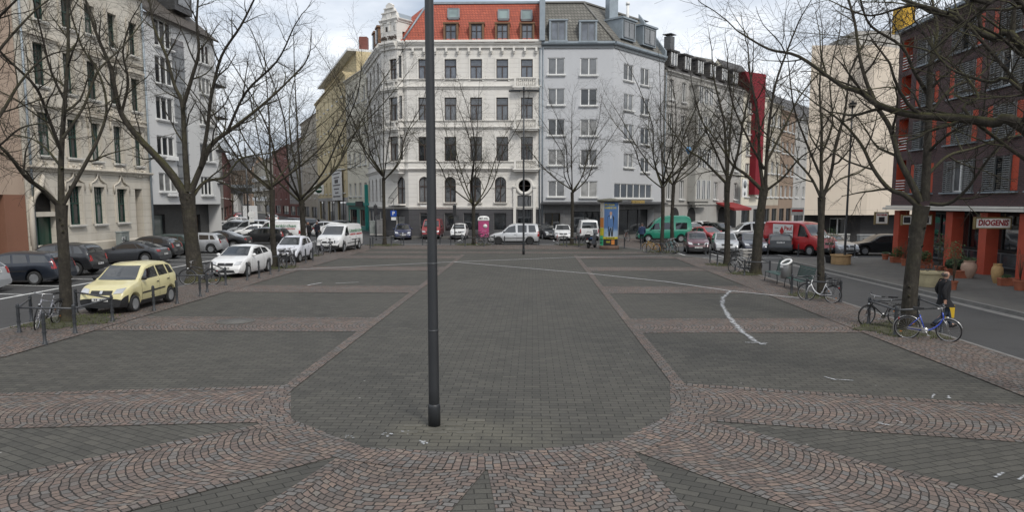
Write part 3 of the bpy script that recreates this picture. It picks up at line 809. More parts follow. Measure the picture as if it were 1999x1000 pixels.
for x0, x1, y0, y1 in ((875, 896, 19, 37), (973, 993, 21, 39), (1018, 1038, 22, 40)):
    p = [roofpt(x0, y1), roofpt(x1, y1), roofpt(x1, y0), roofpt(x0, y0)]; n_ = (p[1]-p[0]).cross(p[3]-p[0]).normalized()
    mb = MB()
    for i in range(4): mb.bar(p[i]+n_*.1, p[(i+1) % 4]+n_*.1, .16, .22)
    o = W.part(mb, 'skylight', m_greyf); mb = MB(); mb.poly([q+n_*.14 for q in p]); W.sub(mb, 'pane', m_skyl, o)
# scrolled gable over the oriel
mb = MB(); zg = 19.9
gL, gR = oL+e*.02-nn*.1, oR-e*.02-nn*.1; gw = (gR-gL).length
def GP(u, v, d): q = gL+e*u-nn*d; return (q.x, q.y, v)
gz = lambda y: AT(780, y, Yw+1)[2]
z1g, z2g, z3g = gz(44), gz(38), gz(6)
gw_ = [dict(s0=.55, s1=1.25, z0=gz(75), z1=gz(52), style='two', frame=m_brownf), dict(s0=gw-1.25, s1=gw-.55, z0=gz(75), z1=gz(52), style='two', frame=m_brownf)]
W.facade(gL, gR, 20.9, z1g, gw_, mat=m_wt)
W.facade(gR, gR-nn*3, 20.9, z1g, [], mat=m_wt); W.facade(gL-nn*3, gL, 20.9, z1g, [], mat=m_wt)
for s in (0, gw/2-.12, gw-.3):
    q = GP(s+.15, 0, -.04); mb.box((q[0], q[1], (20.9+z1g)/2), (.26, .16, z1g-20.9), ang); mb.box((q[0], q[1], z1g-.1), (.34, .26, .18), ang)
W.part(mb, 'pilaster', m_wt)
cornice(W, gL, gR, z1g, .32, .22, m_wt, ext=.2); cornice(W, gR, gR-nn*2.6, z1g, .32, .22, m_wt)
c_ = gw/2; zt = z1g+.32; H_ = z3g-zt
half = [(gw*.5, 0), (gw*.5, .14), (gw*.46, .2), (gw*.44, .32), (gw*.4, .4), (gw*.33, .42), (gw*.32, .5), (gw*.3, .6), (gw*.25, .66), (gw*.19, .67), (gw*.19, .80), (gw*.21, .82), (gw*.2, .87), (gw*.12, .93), (gw*.04, 1)]
poly = [(c_+x, zt+z*H_) for x, z in half]+[(c_-x, zt+z*H_) for x, z in half[::-1]]
mb = MB(); mb.prism(poly, GP, .45)
for x, z, w_ in ((0, .66, gw*.45), (0, .4, gw*.72)): q = GP(c_, zt+z*H_, -.03); mb.box(q, (w_, .2, .1), ang)
q = GP(c_, zt+.2*H_, 0)
mb.lathe([(.3, 0), (.38, 0), (.38, .08), (.3, .08)], q, 16, R=Matrix.Rotation(ang, 3, 'Z')@RX)
W.part(mb, 'scrolled_gable', m_wt)
mb = MB()
for y_ in (.0, ): 
    a, b_, c2, d2 = gR-nn*.3, gR-nn*3.2, gL-nn*3.2, gL-nn*.3
    mb.add([(p.x, p.y, z1g+.3) for p in (a, b_, c2, d2)]+[((gL+gR).x/2-nn.x*.4, (gL+gR).y/2-nn.y*.4, z1g+1.2), ((gL+gR).x/2-nn.x*4, (gL+gR).y/2-nn.y*4, z1g+1.2)], [(0, 1, 5, 4), (2, 3, 4, 5), (3, 0, 4), (1, 2, 5)])
W.part(mb, 'gable_roof', m_zinc)
mb = MB()
for i in range(60):
    q = GP(RND.uniform(0, gw), gz(79)+RND.uniform(0, .35), -.25+RND.uniform(-.1, .1)); mb.ell(q, (.09, .09, .07), 5, 3)
W.part(mb, 'window_box_plants', M('box_plants', (.09, .07, .06), .9, .5, 6), 'stuff')
for k, (u, yy) in enumerate(((.25, 1), (.5, 1))):      # dormers above the left wing
    q = wC.lerp(wD, .18+.2*k); mb = MB(); mb.box((q.x+.6, q.y+.2, 21.1), (1.2, 1.3, 2.0), .35); mb.box((q.x+.6, q.y+.2, 22.2), (1.5, 1.6, .2), .35); o = W.part(mb, 'dormer', m_oak)
    mb = MB(); mb.box((q.x+.0, q.y-.1, 21.2), (.2, .7, 1.4), .35); W.sub(mb, 'pane', m_blind, o)
# street name plates
mb = MB(); mb.box((AT(833, 402, Yw).x, Yw-.06, AT(833, 402, Yw).z), (1.3, .03, .3)); mb.box((AT(898, 405, Yw).x, Yw-.05, AT(898, 405, Yw).z), (1.5, .03, .26)); W.part(mb, 'name_plate', m_white)
mb = MB()
mb.tube([(wB.x-.12, Yw-.12, 0), (wB.x-.12, Yw-.12, 19.2)], .07, 8); W.part(mb, 'downpipe', m_zinc)
W.close()

# ======== grey corner house
fA = V((wB.x+.02, Yw, 0)); fB = AT(1194, 400, Yw); fB.z = 0; fC = AT(1290.5, 400, 82.2); fC.z = 0
m_gw = wallmat('grey_render', (.50, .51, .525), dirt=(.8, .8, .8), amount=.25)
m_gtile = tilemat('grey_roof_tiles', (.215, .205, .18), (.165, .16, .14), .33, .34, .03, (.055, .052, .048), 'Object', .85, .8, dirt=.55)
F = Bld('corner_house', 'smooth pale grey house with grey mansard roof, zinc dormers and a dark restaurant front', 'house', (fA.x+5, Yw, 0), m_gw)
fr = []
for y0, y1 in ((112, 145), (172, 204.5), (232, 264), (291.5, 322.5), (353, 384)): fr += R_(fA, fB, [(1069.5, 1102.5, y0, y1), (1133, 1166, y0+.5, y1+1)], style='two', frame=m_white, sill=2)
for i in (0, 8, 9): fr[i]['pane'] = m_blind
fr[9]['pane'] = m_glasslit
fr += R_(fA, fB, [(1063, 1094, 416, 463)], style='two', frame=M('bronze_frame', (.12, .09, .05), .5), name='door', pname='glazing', reveal=.9)
fr += R_(fA, fB, [(1118, 1190, 413, 455)], style='three', frame=m_darkf, pane=m_glass, reveal=.3)
m_stonef = tilemat('shopfront_stone', (.17, .17, .17), (.13, .13, .13), .6, .4, .01, (.06, .06, .06), 'Object', .6, .2)
zF = onplane(fA, fB, 1130, 400)[1]
F.facade(fA, fB, -.1, 19.5, fr, zsplit=[(zF, m_stonef)], reveal=.14)
f2 = []
for y0, y1 in ((125, 158), (183, 216), (242, 274), (300, 328)): f2 += R_(fB, fC, [(1217.5, 1236.5, y0, y1-1), (1250.5, 1267.5, y0+8, y1+8)], style='two', frame=m_white, sill=2)
f2 += R_(fB, fC, [(1199, 1272.5, 359, 387)], style='six', frame=m_white, sill=2, pane=m_glass)
f2 += R_(fB, fC, [(1199, 1276, 409, 462)], style='four', frame=m_darkf, pane=m_glass, reveal=.9)
F.facade(fB, fC, -.1, 19.5, f2, zsplit=[(zF, m_stonef)], reveal=.14)
eF = (fC-fB).normalized(); nF = V((eF.y, -eF.x, 0))
F.facade(fC, fC-nF*12, -.1, 19.5, [])
for A, B in ((fA, fB), (fB, fC)):
    band(F, 'gutter', A, B, [(-.02, 19.3), (.3, 19.3), (.38, 19.42), (.38, 19.62), (-.02, 19.62)], m_zinc, ext=.05); band(F, 'eaves_board', A, B, [(-.02, 19.0), (.12, 19.0), (.12, 19.29), (-.02, 19.29)], m_greyf)
    band(F, 'canopy', A, B, [(-.02, zF), (.9, zF+.02), (.9, zF+.14), (-.02, zF+.32)], m_darkf)
zE2 = 19.6; zT = 24.0
b0, b1, b2 = V((fA.x, fA.y-.25, zE2)), V((fB.x, fB.y-.25, zE2)), V((fC.x, fC.y, zE2))
t0 = V((fA.x, Yw+2.4, zT)); t1 = AT(1139, 9, Yw+2.4); t1 = V((t1.x, Yw+2.4, zT)); t2 = fC-nF*3.4+V((0, 0, zT))
quadroof(F, [b0, b1, t1, t0], m_gtile); quadroof(F, [b1, b2, t2, t1], m_gtile)
quadroof(F, [t0, t1, t2, t2+V((0, 8, .4)), t0+V((0, 9, .4))], MATS['roof_felt'])
mb = MB(); mb.tube([b1+V((0, 0, .1)), t1+V((0, 0, .08))], .1, 6); mb.bar(t0+V((0, 0, .1)), t1+V((0, 0, .1)), .3, .16); mb.bar(t1+V((0, 0, .1)), t2+V((0, 0, .1)), .3, .16); F.part(mb, 'ridge_cap', M('ridge_tile', (.17, .165, .15)))
mb = MB(); q = [fC+V((0, 0, 19.2))+nF*.15, fC+V((0, 0, 20.2))+nF*.15, t2+V((0, 0, .7)), t2+V((0, 0, -.3))]; mb.prism([(i, 0) for i in range(4)], lambda u, v, d: tuple(q[u]+eF*(d-.1)), .3); F.part(mb, 'fire_wall', m_zinc)
for x0, x1, y0, y1 in ((1077, 1102, 44, 80), (1135, 1160, 46, 81)): dormer(F, x0, x1, y0, y1, m_greyf, m_zinc)
for (px0, px1, py0, py1) in ((1214, 1235, 58, 97), (1254, 1275, 75, 112)):     # dormers on the side roof
    s0, z1_ = onplane(fB-nF*.2, fC-nF*.2, px0, py0); s1, z0_ = onplane(fB-nF*.2, fC-nF*.2, px1, py1)
    c = fB-nF*1.3+eF*(s0+s1)/2; a2 = atan2(eF.y, eF.x); w_, h_ = s1-s0, max(1.5, z1_-z0_); zc = max(21.2, (z0_+z1_)/2)
    mb = MB(); mb.box((c.x, c.y, zc), (w_+.45, 2.6, h_+.35), a2); mb.box((c.x+nF.x*.05, c.y+nF.y*.05, zc+h_/2+.25), (w_+.7, 2.85, .18), a2); o = F.part(mb, 'dormer', m_zinc)
    q = fB+nF*.02+eF*(s0+s1)/2; mb = MB(); mb.box((q.x, q.y, zc), (w_, .05, h_), a2); F.sub(mb, 'pane', m_blind, o)
    mb = MB()
    for k in (-.5, 0, .5): p = q+eF*w_*k*.94+nF*.04; mb.box((p.x, p.y, zc), (.11, .08, h_), a2)
    for k in (-.5, .5): p = q+nF*.04; mb.box((p.x, p.y, zc+h_*k*.96), (w_-.12, .07, .1), a2)
    F.sub(mb, 'window_frame', m_greyf, o)
p = AT(1194, 30, Yw+3); mb = MB(); mb.box((p.x, p.y, 23.2), (1.0, .9, 3.6), .4); mb.box((p.x, p.y, 25.05), (1.15, 1.05, .14), .4); F.part(mb, 'chimney', m_zinc)
p = AT(1225, 40, Yw+5.5); mb = MB(); mb.tube([(p.x, p.y, 22), (p.x, p.y, 24.6)], .16, 10); mb.tube([(p.x, p.y, 24.6), (p.x, p.y, 24.9)], .22, 10); F.part(mb, 'flue_pipe', m_white)
mb = MB(); mb.tube([(fA.x+.15, Yw-.1, 0), (fA.x+.15, Yw-.1, 19.2)], .06, 8); F.part(mb, 'downpipe', m_zinc)
# gold restaurant lettering on the canopy
s_, z_ = onplane(fB, fC, 1233, 396)
p = fB+eF*s_+nF*.8+V((0, 0, z_))
lettering('SUDERMAN', .62, M('gold_letters', (.42, .30, .10), .4, .1, 3, metal=.4), F.root, p-F.root.location, nF, .05, .02, wide=2.5)
F.close()
# ======== left side: ornate cream house, modern pale house, brown house at the edge
cA, cB = V((-29.6, 41.4, 0)), V((-28.7, 53.6, 0))
m_cream = wallmat('cream_stone', (.60, .56, .485), dirt=(.55, .5, .44), amount=.45, groove=.5)
m_creamt = wallmat('cream_trim', (.56, .515, .44), dirt=(.48, .44, .38), amount=.5)
Cb = Bld('ornate_house', 'ornate cream stone house with green windows, pointed portal and dark green door', 'house', (-33, 47, 0), m_cream)
cw = R_(cA, cB, [(72, 100, 220, 303), (131, 154, 234, 308), (177, 196, 241, 314), (221, 239, 247, 319), (262, 277, 257, 324)], style='grid', frame=m_greenf, sill=1)
cw += R_(cA, cB, [(63, 89, 84, 166), (122, 143, 105, 182), (169, 190, 121, 194), (213, 229, 140, 203), (255, 272, 154, 217)], style='grid', frame=m_greenf, sill=1)
cw += R_(cA, cB, [(62, 86, -32, 38), (117, 142, -5, 55), (163, 182, 10, 66), (209, 226, 27, 93), (250, 266, 45, 108)], style='grid', frame=m_greenf, sill=1)
low = R_(cA, cB, [(134, 160, 363, 439), (183, 204, 365, 437), (228, 248, 369, 434)], style='grid', frame=m_greenf, sill=1)
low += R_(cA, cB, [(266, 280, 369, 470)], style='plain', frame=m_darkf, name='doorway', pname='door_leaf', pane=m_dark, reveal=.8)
m_green = paint('green_door', (.010, .045, .030))
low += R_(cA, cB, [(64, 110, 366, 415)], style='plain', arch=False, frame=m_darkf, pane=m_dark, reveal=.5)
low += R_(cA, cB, [(64, 110, 423, 492)], style='two', frame=m_green, pane=m_green, name='door', pname='door_leaf', reveal=.4)
low += R_(cA, cB, [(150, 166, 473, 484), (192, 210, 470, 480)], style='plain', frame=m_darkf)
Cb.facade(cA, cB, -.1, 19.0, cw+low, reveal=.28)
ce = (cB-cA).normalized(); cn = V((ce.y, -ce.x, 0))
Cb.facade(cA-cn*10, cA, -.1, 19.0, []); Cb.facade(cB, cB-cn*10, -.1, 19, [])
for x in cw+low[:3]: surround(Cb, cA, cB, x, .2, m_creamt, .09)
def wallbox(mb, A, e, n, s, z, ds, dz, out): q = A+e*s+n*(out/2-.02); mb.box((q.x, q.y, z), (ds, out+.04, dz), atan2(e.y, e.x))
for x in cw[:10]:      # carved aprons and lintel hoods
    mb = MB()
    s = (x['s0']+x['s1'])/2; w_ = x['s1']-x['s0']
    wallbox(mb, cA, ce, cn, s, x['z1']+.42, w_+.7, .14, .28); wallbox(mb, cA, ce, cn, s, x['z1']+.28, w_+.4, .16, .16); Cb.part(mb, 'lintel_hood', m_creamt); mb = MB(); wallbox(mb, cA, ce, cn, s, x['z0']-.55, w_+.1, .55, .10)
    for k in range(10): q = cA+ce*(s+RND.uniform(-.45, .45)*w_)+cn*.1; mb.ell((q.x, q.y, x['z0']-.55+RND.uniform(-.22, .22)), (.1, .1, .08), 6, 4)
    Cb.part(mb, 'carved_apron', m_creamt)
for x in low[:3]+cw[:5]:      # ogee hood moulds
    mb = MB()
    s = (x['s0']+x['s1'])/2; h = (x['s1']-x['s0'])/2+.25; z = x['z1']+.22
    pts = [(-h, -.5), (-h, 0), (-h*.6, .12), (-h*.25, .3), (0, .75), (h*.25, .3), (h*.6, .12), (h, 0), (h, -.5)]
    mb.tube([tuple(cA+ce*(s+u)+cn*.08+V((0, 0, z+v))) for u, v in pts], .062, 6)
    Cb.part(mb, 'hood_mould', m_creamt)
x = low[5]; s = (x['s0']+x['s1'])/2; h = (x['s1']-x['s0'])/2+.12; z = low[4]['z0']
zt_ = x['z1'] if x['z1'] > z else low[4]['z1']
z0_ = onplane(cA, cB, 87, 415)[1]; z1_ = onplane(cA, cB, 87, 352)[1]
mb = MB(); pts = [(-h, -2.6), (-h, .0)]+[(-h*cos(a), (z1_-z0_)*.72*sin(a)) for a in [pi*i/16 for i in range(1, 7)]]+[(-h*.12, (z1_-z0_)*.86), (0, (z1_-z0_)*1.12)]
pts += [(-u, v) for u, v in pts[-2::-1]]
mb.tube([tuple(cA+ce*(s+u)+cn*.12+V((0, 0, z0_+v))) for u, v in pts], .16, 8)
wallbox(mb, cA, ce, cn, s, z0_-.1, 2*h, .28, .12)
Cb.part(mb, 'portal_arch', m_creamt)
mb = MB()     # spandrels that turn the upper door light into an arch
for sg in (-1, 1):
    pl = [(sg*h*cos(a), (z1_-z0_)*.7*sin(a)) for a in [pi/2*i/8 for i in range(9)]]+[(0, low[4]['z1']-z0_+.05), (sg*h, low[4]['z1']-z0_+.05)]
    mb.prism(pl if sg < 0 else pl[::-1], lambda u, v, d: tuple(cA+ce*(s+u)+cn*(d-.1)+V((0, 0, z0_+v))), .13)
Cb.part(mb, 'spandrel', m_cream)
zs = onplane(cA, cB, 115, 336)[1]
for z, h_, o_ in ((zs, .3, .3), (18.2, .8, .6)): cornice(Cb, cA, cB, z, h_, o_, m_creamt)
for z in (onplane(cA, cB, 80, 180)[1]-.9, onplane(cA, cB, 80, 48)[1]-.9): cornice(Cb, cA, cB, z, .22, .16, m_creamt)
band(Cb, 'base_course', cA, cB, [(-.02, 0), (.1, 0), (.1, .9), (.04, 1.0), (-.02, 1.0)], m_creamt)
mb = MB()
for k in range(5): q = cA+ce*(1.1+k*2.55)+cn*.14; mb.ell((q.x, q.y, zs+.3), (.14, .14, .17), 8, 6)
Cb.part(mb, 'stone_boss', m_creamt)
mb = MB(); q = cA+ce*.35+cn*.15; mb.tube([(q.x, q.y, 0), (q.x, q.y, 18)], .07, 8); Cb.part(mb, 'downpipe', m_zinc); mb = MB(); q = cB-ce*.2+cn*.15; mb.tube([(q.x, q.y, 0), (q.x, q.y, 18)], .08, 8); Cb.part(mb, 'downpipe', m_zinc)
quadroof(Cb, [cA+cn*.4+V((0, 0, 19)), cB+cn*.4+V((0, 0, 19)), cB-cn*4+V((0, 0, 23)), cA-cn*4+V((0, 0, 23))], m_gtile)
Cb.close()

gA, gB = V((-28.7, 53.7, 0)), V((-27.9, 63.8, 0)); gcut = onplane(gA, gB, 380, 400)[0]
m_mod = wallmat('pale_grey_render', (.60, .60, .59), dirt=(.7, .7, .7), amount=.25)
m_tile2 = tilemat('dark_tile', (.055, .055, .055), (.04, .04, .04), .3, .15, .008, (.02, .02, .02), 'Object', .4, .2)
Gb = Bld('apartment_house', 'pale grey modern apartment house with wide white windows beside the ornate cream house', 'house', (-32, 58, 0), m_mod)
gw1 = R_(gA, gB, [(301, 334, 40, 92), (303, 337, 112, 164), (305, 339, 189, 234), (307, 341, 266, 304), (311, 347, 338, 374)], style='three', frame=m_white, sill=2)
gw2 = R_(gA, gB, [(386, 409, 86, 124), (388, 411, 152, 183), (390, 413, 217, 244), (391, 418, 281, 315), (393, 415, 345, 381)], style='three', frame=m_white, sill=2)
Gb.facade(gA, gB, 3.4, 17.6, gw1+gw2, reveal=.16)
ge = (gB-gA).normalized(); gn = V((ge.y, -ge.x, 0))
Gb.facade(gA-gn*1.2, gB-gn*1.2, -.1, 3.4, [dict(s0=.7, s1=3.4, z0=0, z1=2.6, style='plain', frame=m_darkf, pane=paint('garage_door', (.10, .12, .11)), name='garage_door', pname='door_leaf'), dict(s0=7.0, s1=8.7, z0=0, z1=2.5, style='plain', frame=m_darkf, pane=M('brown_door', (.06, .035, .02), .5), name='door', pname='door_leaf')], mat=m_tile2)
Gb.facade(gB, gB-gn*11, -.1, 17.6, [dict(s0=2+3*i, s1=3.3+3*i, z0=z, z1=z+1.4, style='two') for i in range(3) for z in (5, 8, 11, 14)])
Gb.wall.poly([(p.x, p.y, 3.4) for p in (gA, gA-gn*1.2, gB-gn*1.2, gB)], 0)
quadroof(Gb, [gA+gn*.5+V((0, 0, 17.5)), gB+gn*.5+V((0, 0, 17.5)), gB-gn*5+V((0, 0, 22)), gA-gn*5+V((0, 0, 22))], tilemat('brown_roof_tiles', (.10, .085, .07), (.075, .062, .05), .3, .33, .03, (.03, .027, .024), 'Object', .85, .8))
mb = MB(); q = gA+ge*7.2-gn*2.2; mb.box((q.x, q.y, 20.3), (2.6, 2.6, 2.2), atan2(ge.y, ge.x)); mb.box((q.x, q.y, 21.5), (3.0, 3.0, .2), atan2(ge.y, ge.x)); o = Gb.part(mb, 'dormer', m_tile2)
mb = MB(); q = gA+ge*7.2-gn*.86; mb.box((q.x, q.y, 20.4), (1.7, .06, 1.4), atan2(ge.y, ge.x)); Gb.sub(mb, 'pane', m_blind, o)
mb = MB(); q0 = gA+ge*4.4
for k in range(13): q = q0+gn*.06; mb.box((q.x, q.y, 4.6+k*.95), (1.7, .16, .06), atan2(ge.y, ge.x))
q = q0+gn*.03; mb.box((q.x, q.y, 10.4), (1.6, .1, 12), atan2(ge.y, ge.x)); Gb.part(mb, 'stair_glazing', glassmat('stair_glass', (.20, .21, .22), .15, .2))
mb = MB()     # balcony rails on the far corner
for z in (5.2, 8.1, 11.0, 13.8):
    q = gB-gn*.3+ge*.5; mb.box((q.x, q.y, z), (1.2, 2.0, .12))
    for i in range(9): mb.box((q.x+.6, q.y-.9+i*.22, z+.5), (.03, .03, 1.0))
    mb.box((q.x+.6, q.y, z+1), (.05, 2, .05)); mb.box((q.x, q.y-1, z+1), (1.2, .05, .05))
Gb.part(mb, 'balcony', m_darkf)
for z in (3.9, 6.7): mb = MB(); q = gA+ge*2.6+gn*.15; mb.box((q.x, q.y, z+.25), (1.5, .28, .22), atan2(ge.y, ge.x)); Gb.part(mb, 'flower_box', m_white)
Gb.close()

bA, bB = V((-31.0, 28, 0)), V((-29.6, 41.3, 0))
m_tan = wallmat('tan_render', (.44, .34, .265), dirt=(.6, .55, .5), amount=.35)
Tb = Bld('house', 'tan rendered house with a red brown portal at the left edge', 'house', (-34, 35, 0), m_tan)
m_rb = wallmat('red_brown_portal', (.24, .12, .08), amount=.3)
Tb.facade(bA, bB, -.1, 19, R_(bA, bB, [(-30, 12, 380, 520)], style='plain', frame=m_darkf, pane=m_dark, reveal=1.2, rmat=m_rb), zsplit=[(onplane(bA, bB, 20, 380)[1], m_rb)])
te = (bB-bA).normalized(); tn = V((te.y, -te.x, 0)); Tb.facade(bB, bB-tn*9, -.1, 19, [])
quadroof(Tb, [bA+tn*.3+V((0, 0, 19)), bB+tn*.3+V((0, 0, 19)), bB-tn*5+V((0, 0, 22)), bA-tn*5+V((0, 0, 22))], m_gtile)
Tb.close()

# ======== the street running off to the left behind the square
def rowhouse(name, label, px0, Y0, px1, Y1, h, wall, nw, floors, frame=None, z0=3.4, wz=1.7, base=None, roof=None, rh=2.5, rd=4, style='two', cat='house', group=None, pitch=None, ww=1.2, shop=True, back=9, base_h=3.1, sill=2):
    A = AT(px0, 400, Y0); B = AT(px1, 400, Y1); A.z = B.z = 0
    b = Bld(name, label, cat, ((A.x+B.x)/2, (A.y+B.y)/2, 0), wall, group)
    e = (B-A); L = e.length; e.normalize(); n = V((e.y, -e.x, 0)); p = pitch or (h-z0-.5)/floors; ws = []
    for f in range(floors):
        for i in range(nw):
            s = L*(i+.5)/nw; ws.append(dict(s0=s-ww/2, s1=s+ww/2, z0=z0+f*p+.9, z1=z0+f*p+.9+wz, style=style, frame=frame or m_white, sill=sill))
    if shop:
        k = max(2, nw//2)
        for i in range(k): s = L*(i+.5)/k; ws.append(dict(s0=s-L/k*.36, s1=s+L/k*.36, z0=.5, z1=base_h-.5, style='two', frame=m_darkf, pane=m_glass))
    b.facade(A, B, -.1, h, ws, zsplit=[(base_h, base)] if base else None)
    b.facade(B, B-n*back, -.1, h, []); b.facade(A-n*back, A, -.1, h, [])
    cornice(b, A, B, h-.35, .4, .35, wall)
    if roof: quadroof(b, [A+n*.35+V((0, 0, h)), B+n*.35+V((0, 0, h)), B-n*rd+V((0, 0, h+rh)), A-n*rd+V((0, 0, h+rh))], roof); 
    if roof:
        mb = MB(); 
        for P in (A, B): q = [P+V((0, 0, h-.2)), P-n*rd+V((0, 0, h+rh-.1)), P-n*back+V((0, 0, h-.2))]; s_ = .15 if P is A else -.15; mb.prism([(i, 0) for i in range(3)], lambda u, v, d: tuple(q[u]+e*(s_*d)), 1)
        b.part(mb, 'gable', wall)
    return b, A, B, e, n, L
m_pale = wallmat('pale_yellow_render', (.70, .66, .55), amount=.3)
m_yel = wallmat('yellow_render', (.62, .52, .32), dirt=(.75, .7, .65), amount=.3)
m_teal = paint('teal_front', (.03, .30, .26))
m_slate = tilemat('slate_roof', (.095, .09, .088), (.075, .07, .068), .3, .25, .02, (.02, .02, .022), 'Object', .7, .6)
m_brk = tilemat('red_brick', (.25, .075, .055), (.19, .06, .045), .24, .08, .01, (.12, .09, .08), 'Object', .85, .3)
m_gry = wallmat('grey_stucco', (.41, .40, .38), dirt=(.6, .58, .55), amount=.45)
m_brn = wallmat('brown_stucco', (.27, .20, .15), amount=.4)
m_beige = wallmat('beige_stucco', (.44, .40, .33), amount=.4)
b, A, B, e, n, L = rowhouse('house', 'pale yellow house with a teal ground floor next to the white corner house', 680, 98, 720.5, 88.3, 19.6, m_pale, 4, 4, base=m_teal, roof=m_slate)
mb = MB(); q = B+n*.25-e*.3; mb.box((q.x, q.y, 2.9), (.16, .4, 5.6), atan2(e.y, e.x)); mb.bar(A+n*.15+V((0, 0, 3.3)), B+n*.15+V((0, 0, 3.3)), .3, .35); b.part(mb, 'teal_frame', m_teal)
mb = MB(); q = A+e*L*.68+n*.35; mb.box((q.x, q.y, 3.35), (3.6, .12, .6), atan2(e.y, e.x)); o = b.part(mb, 'shop_sign', m_darkf)
b.close()
b, A, B, e, n, L = rowhouse('house', 'tall yellow rendered house with a setback top storey and a white banner', 622, 131, 679.5, 98.2, 21.0, m_yel, 7, 5, base=m_gry, base_h=4.2, z0=4.0)
mb = MB(); mb.add([(p.x, p.y, z) for z in (21.05, 23.8) for p in (A-n*1.6, B-n*1.6, B-n*9, A-n*9)], [(0, 1, 5, 4), (1, 2, 6, 5), (2, 3, 7, 6), (3, 0, 4, 7)]); b.part(mb, 'top_storey', m_yel)
mb = MB(); mb.add([(p.x, p.y, z) for z in (23.8, 24.1) for p in (A-n*.4, B-n*.4, B-n*9.3, A-n*9.3)], [(3, 2, 1, 0), (4, 5, 6, 7), (0, 1, 5, 4), (1, 2, 6, 5), (2, 3, 7, 6), (3, 0, 4, 7)]); b.part(mb, 'roof_slab', m_white)
mb = MB(); q = B-n*3-e*2; mb.box((q.x, q.y, 25), (1.1, 1.1, 2.2)); b.part(mb, 'chimney', m_brk)
s0, z1_ = onplane(A, B, 652, 334); s1, z0_ = onplane(A, B, 672, 391)
mb = MB(); q = A+e*(s0+s1)/2+n*.3; mb.box((q.x, q.y, (z0_+z1_)/2), (s1-s0, .12, z1_-z0_), atan2(e.y, e.x)); o = b.part(mb, 'banner', m_white)
mb = MB()
for k in range(7): q = A+e*((s0+s1)/2+(k % 2)*.2)+n*.38; mb.box((q.x, q.y, z1_-.6-k*.55), ((s1-s0)*(.75-.2*(k % 3)), .03, .14 if k != 2 else .5), atan2(e.y, e.x))
b.sub(mb, 'print', m_darkf, o)
b.close()
q = AT(626, 370, 118); mb = MB(); mb.box((0, 0, 0), (1.7, .3, 1.5))
o = thing('shop_sign', 'square white sign with a round green emblem sticking out of the yellow house', 'sign', (q.x, q.y-1, q.z)); mb.build('sign_box', m_white, o)
mb = MB(); mb.lathe([(.001, .03), (.6, .03), (.6, 0)], (0, -.16, 0), 24, R=RX); mb.build('emblem', M('emblem_green', (.02, .09, .05)), o); mb = MB(); mb.box((0, -.2, 0), (1.1, .03, .26)); mb.build('emblem_band', m_white, o)
mb = MB(); mb.bar((0, .1, .5), (.9, 1.8, .5), .06); mb.build('bracket', m_darkf, o)
for nm, lb, x0, Y0, x1, Y1, h, wl, nw, fl_, kw in (
    ('house', 'pale narrow house left of the tall yellow house in the side street', 592, 150, 621.5, 132, 19.5, m_beige, 3, 5, dict(roof=m_slate, rh=3)),
    ('house', 'grey house with wide windows between the red brick house and pale houses', 566, 170, 591.5, 150.5, 16.5, m_gry, 3, 4, dict(roof=m_slate, base=m_brk)),
    ('house', 'red brick house far down the side street', 536, 198, 565.5, 170.5, 17, m_brk, 3, 4, dict(roof=m_slate)),
    ('house', 'pale house with balconies farthest down the right side of the side street', 498, 240, 535.5, 198.5, 15.5, m_beige, 4, 4, dict(roof=m_slate))):
    r_ = rowhouse(nm, lb, x0, Y0, x1, Y1, h, wl, nw, fl_, **kw)
    if 'balconies' in lb:
        mb = MB(); bb, A, B, e, n, L = r_
        for z in (4, 7, 10):
            for s in (.25, .7): q = A+e*L*s+n*.6; mb.box((q.x, q.y, z), (L*.3, 1.2, .2), atan2(e.y, e.x)); q = A+e*L*s+n*1.2; mb.box((q.x, q.y, z+.55), (L*.3, .08, 1), atan2(e.y, e.x))
        bb.part(mb, 'balcony', m_white)
    r_[0].close()
def farblock(name, label, x0, Y0, x1, Y1, h, wl, nw, fl_, **kw): r_ = rowhouse(name, label, x0, Y0, x1, Y1, h, wl, nw, fl_, **kw); r_[0].close(); return r_
farblock('house', 'plain house behind the pale grey apartment house on the left of the side street', 395, 75, 437, 125, 12.5, m_gry, 6, 3, roof=m_slate)
farblock('house', 'small dark brick house at the left end of the side street', 437, 128, 452, 190, 13, m_brk, 5, 3, roof=m_slate)
farblock('house', 'brown house with a big roof far behind the railway bridge', 425, 330, 492, 300, 17, m_brn, 6, 3, roof=m_slate, rh=6)
farblock('house', 'long grey house closing the view behind the railway bridge', 492, 305, 600, 290, 13, m_gry, 12, 3, roof=m_slate)
# railway bridge and bare embankment closing the street
q0, q1 = AT(425, 380, 260), AT(545, 380, 260)
br = thing('railway_bridge', 'dark railway bridge crossing the far end of the side street', 'bridge', (q0.x, 260, 0))
mb = MB(); mb.box(((q1.x-q0.x)/2, 0, 7.6), (q1.x-q0.x+30, 6, 2.0)); mb.build('deck', m_darkf, br)
for k in range(4): mb = MB(); mb.box(((q1.x-q0.x)*k/3, 0, 3.2), (1.6, 5, 6.8)); mb.build('pier', m_gry, br)
mb = MB(); mb.box(((q1.x-q0.x)/2, -2.9, 9.2), (q1.x-q0.x+30, .1, 1.1)); mb.build('railing', m_greyf, br)

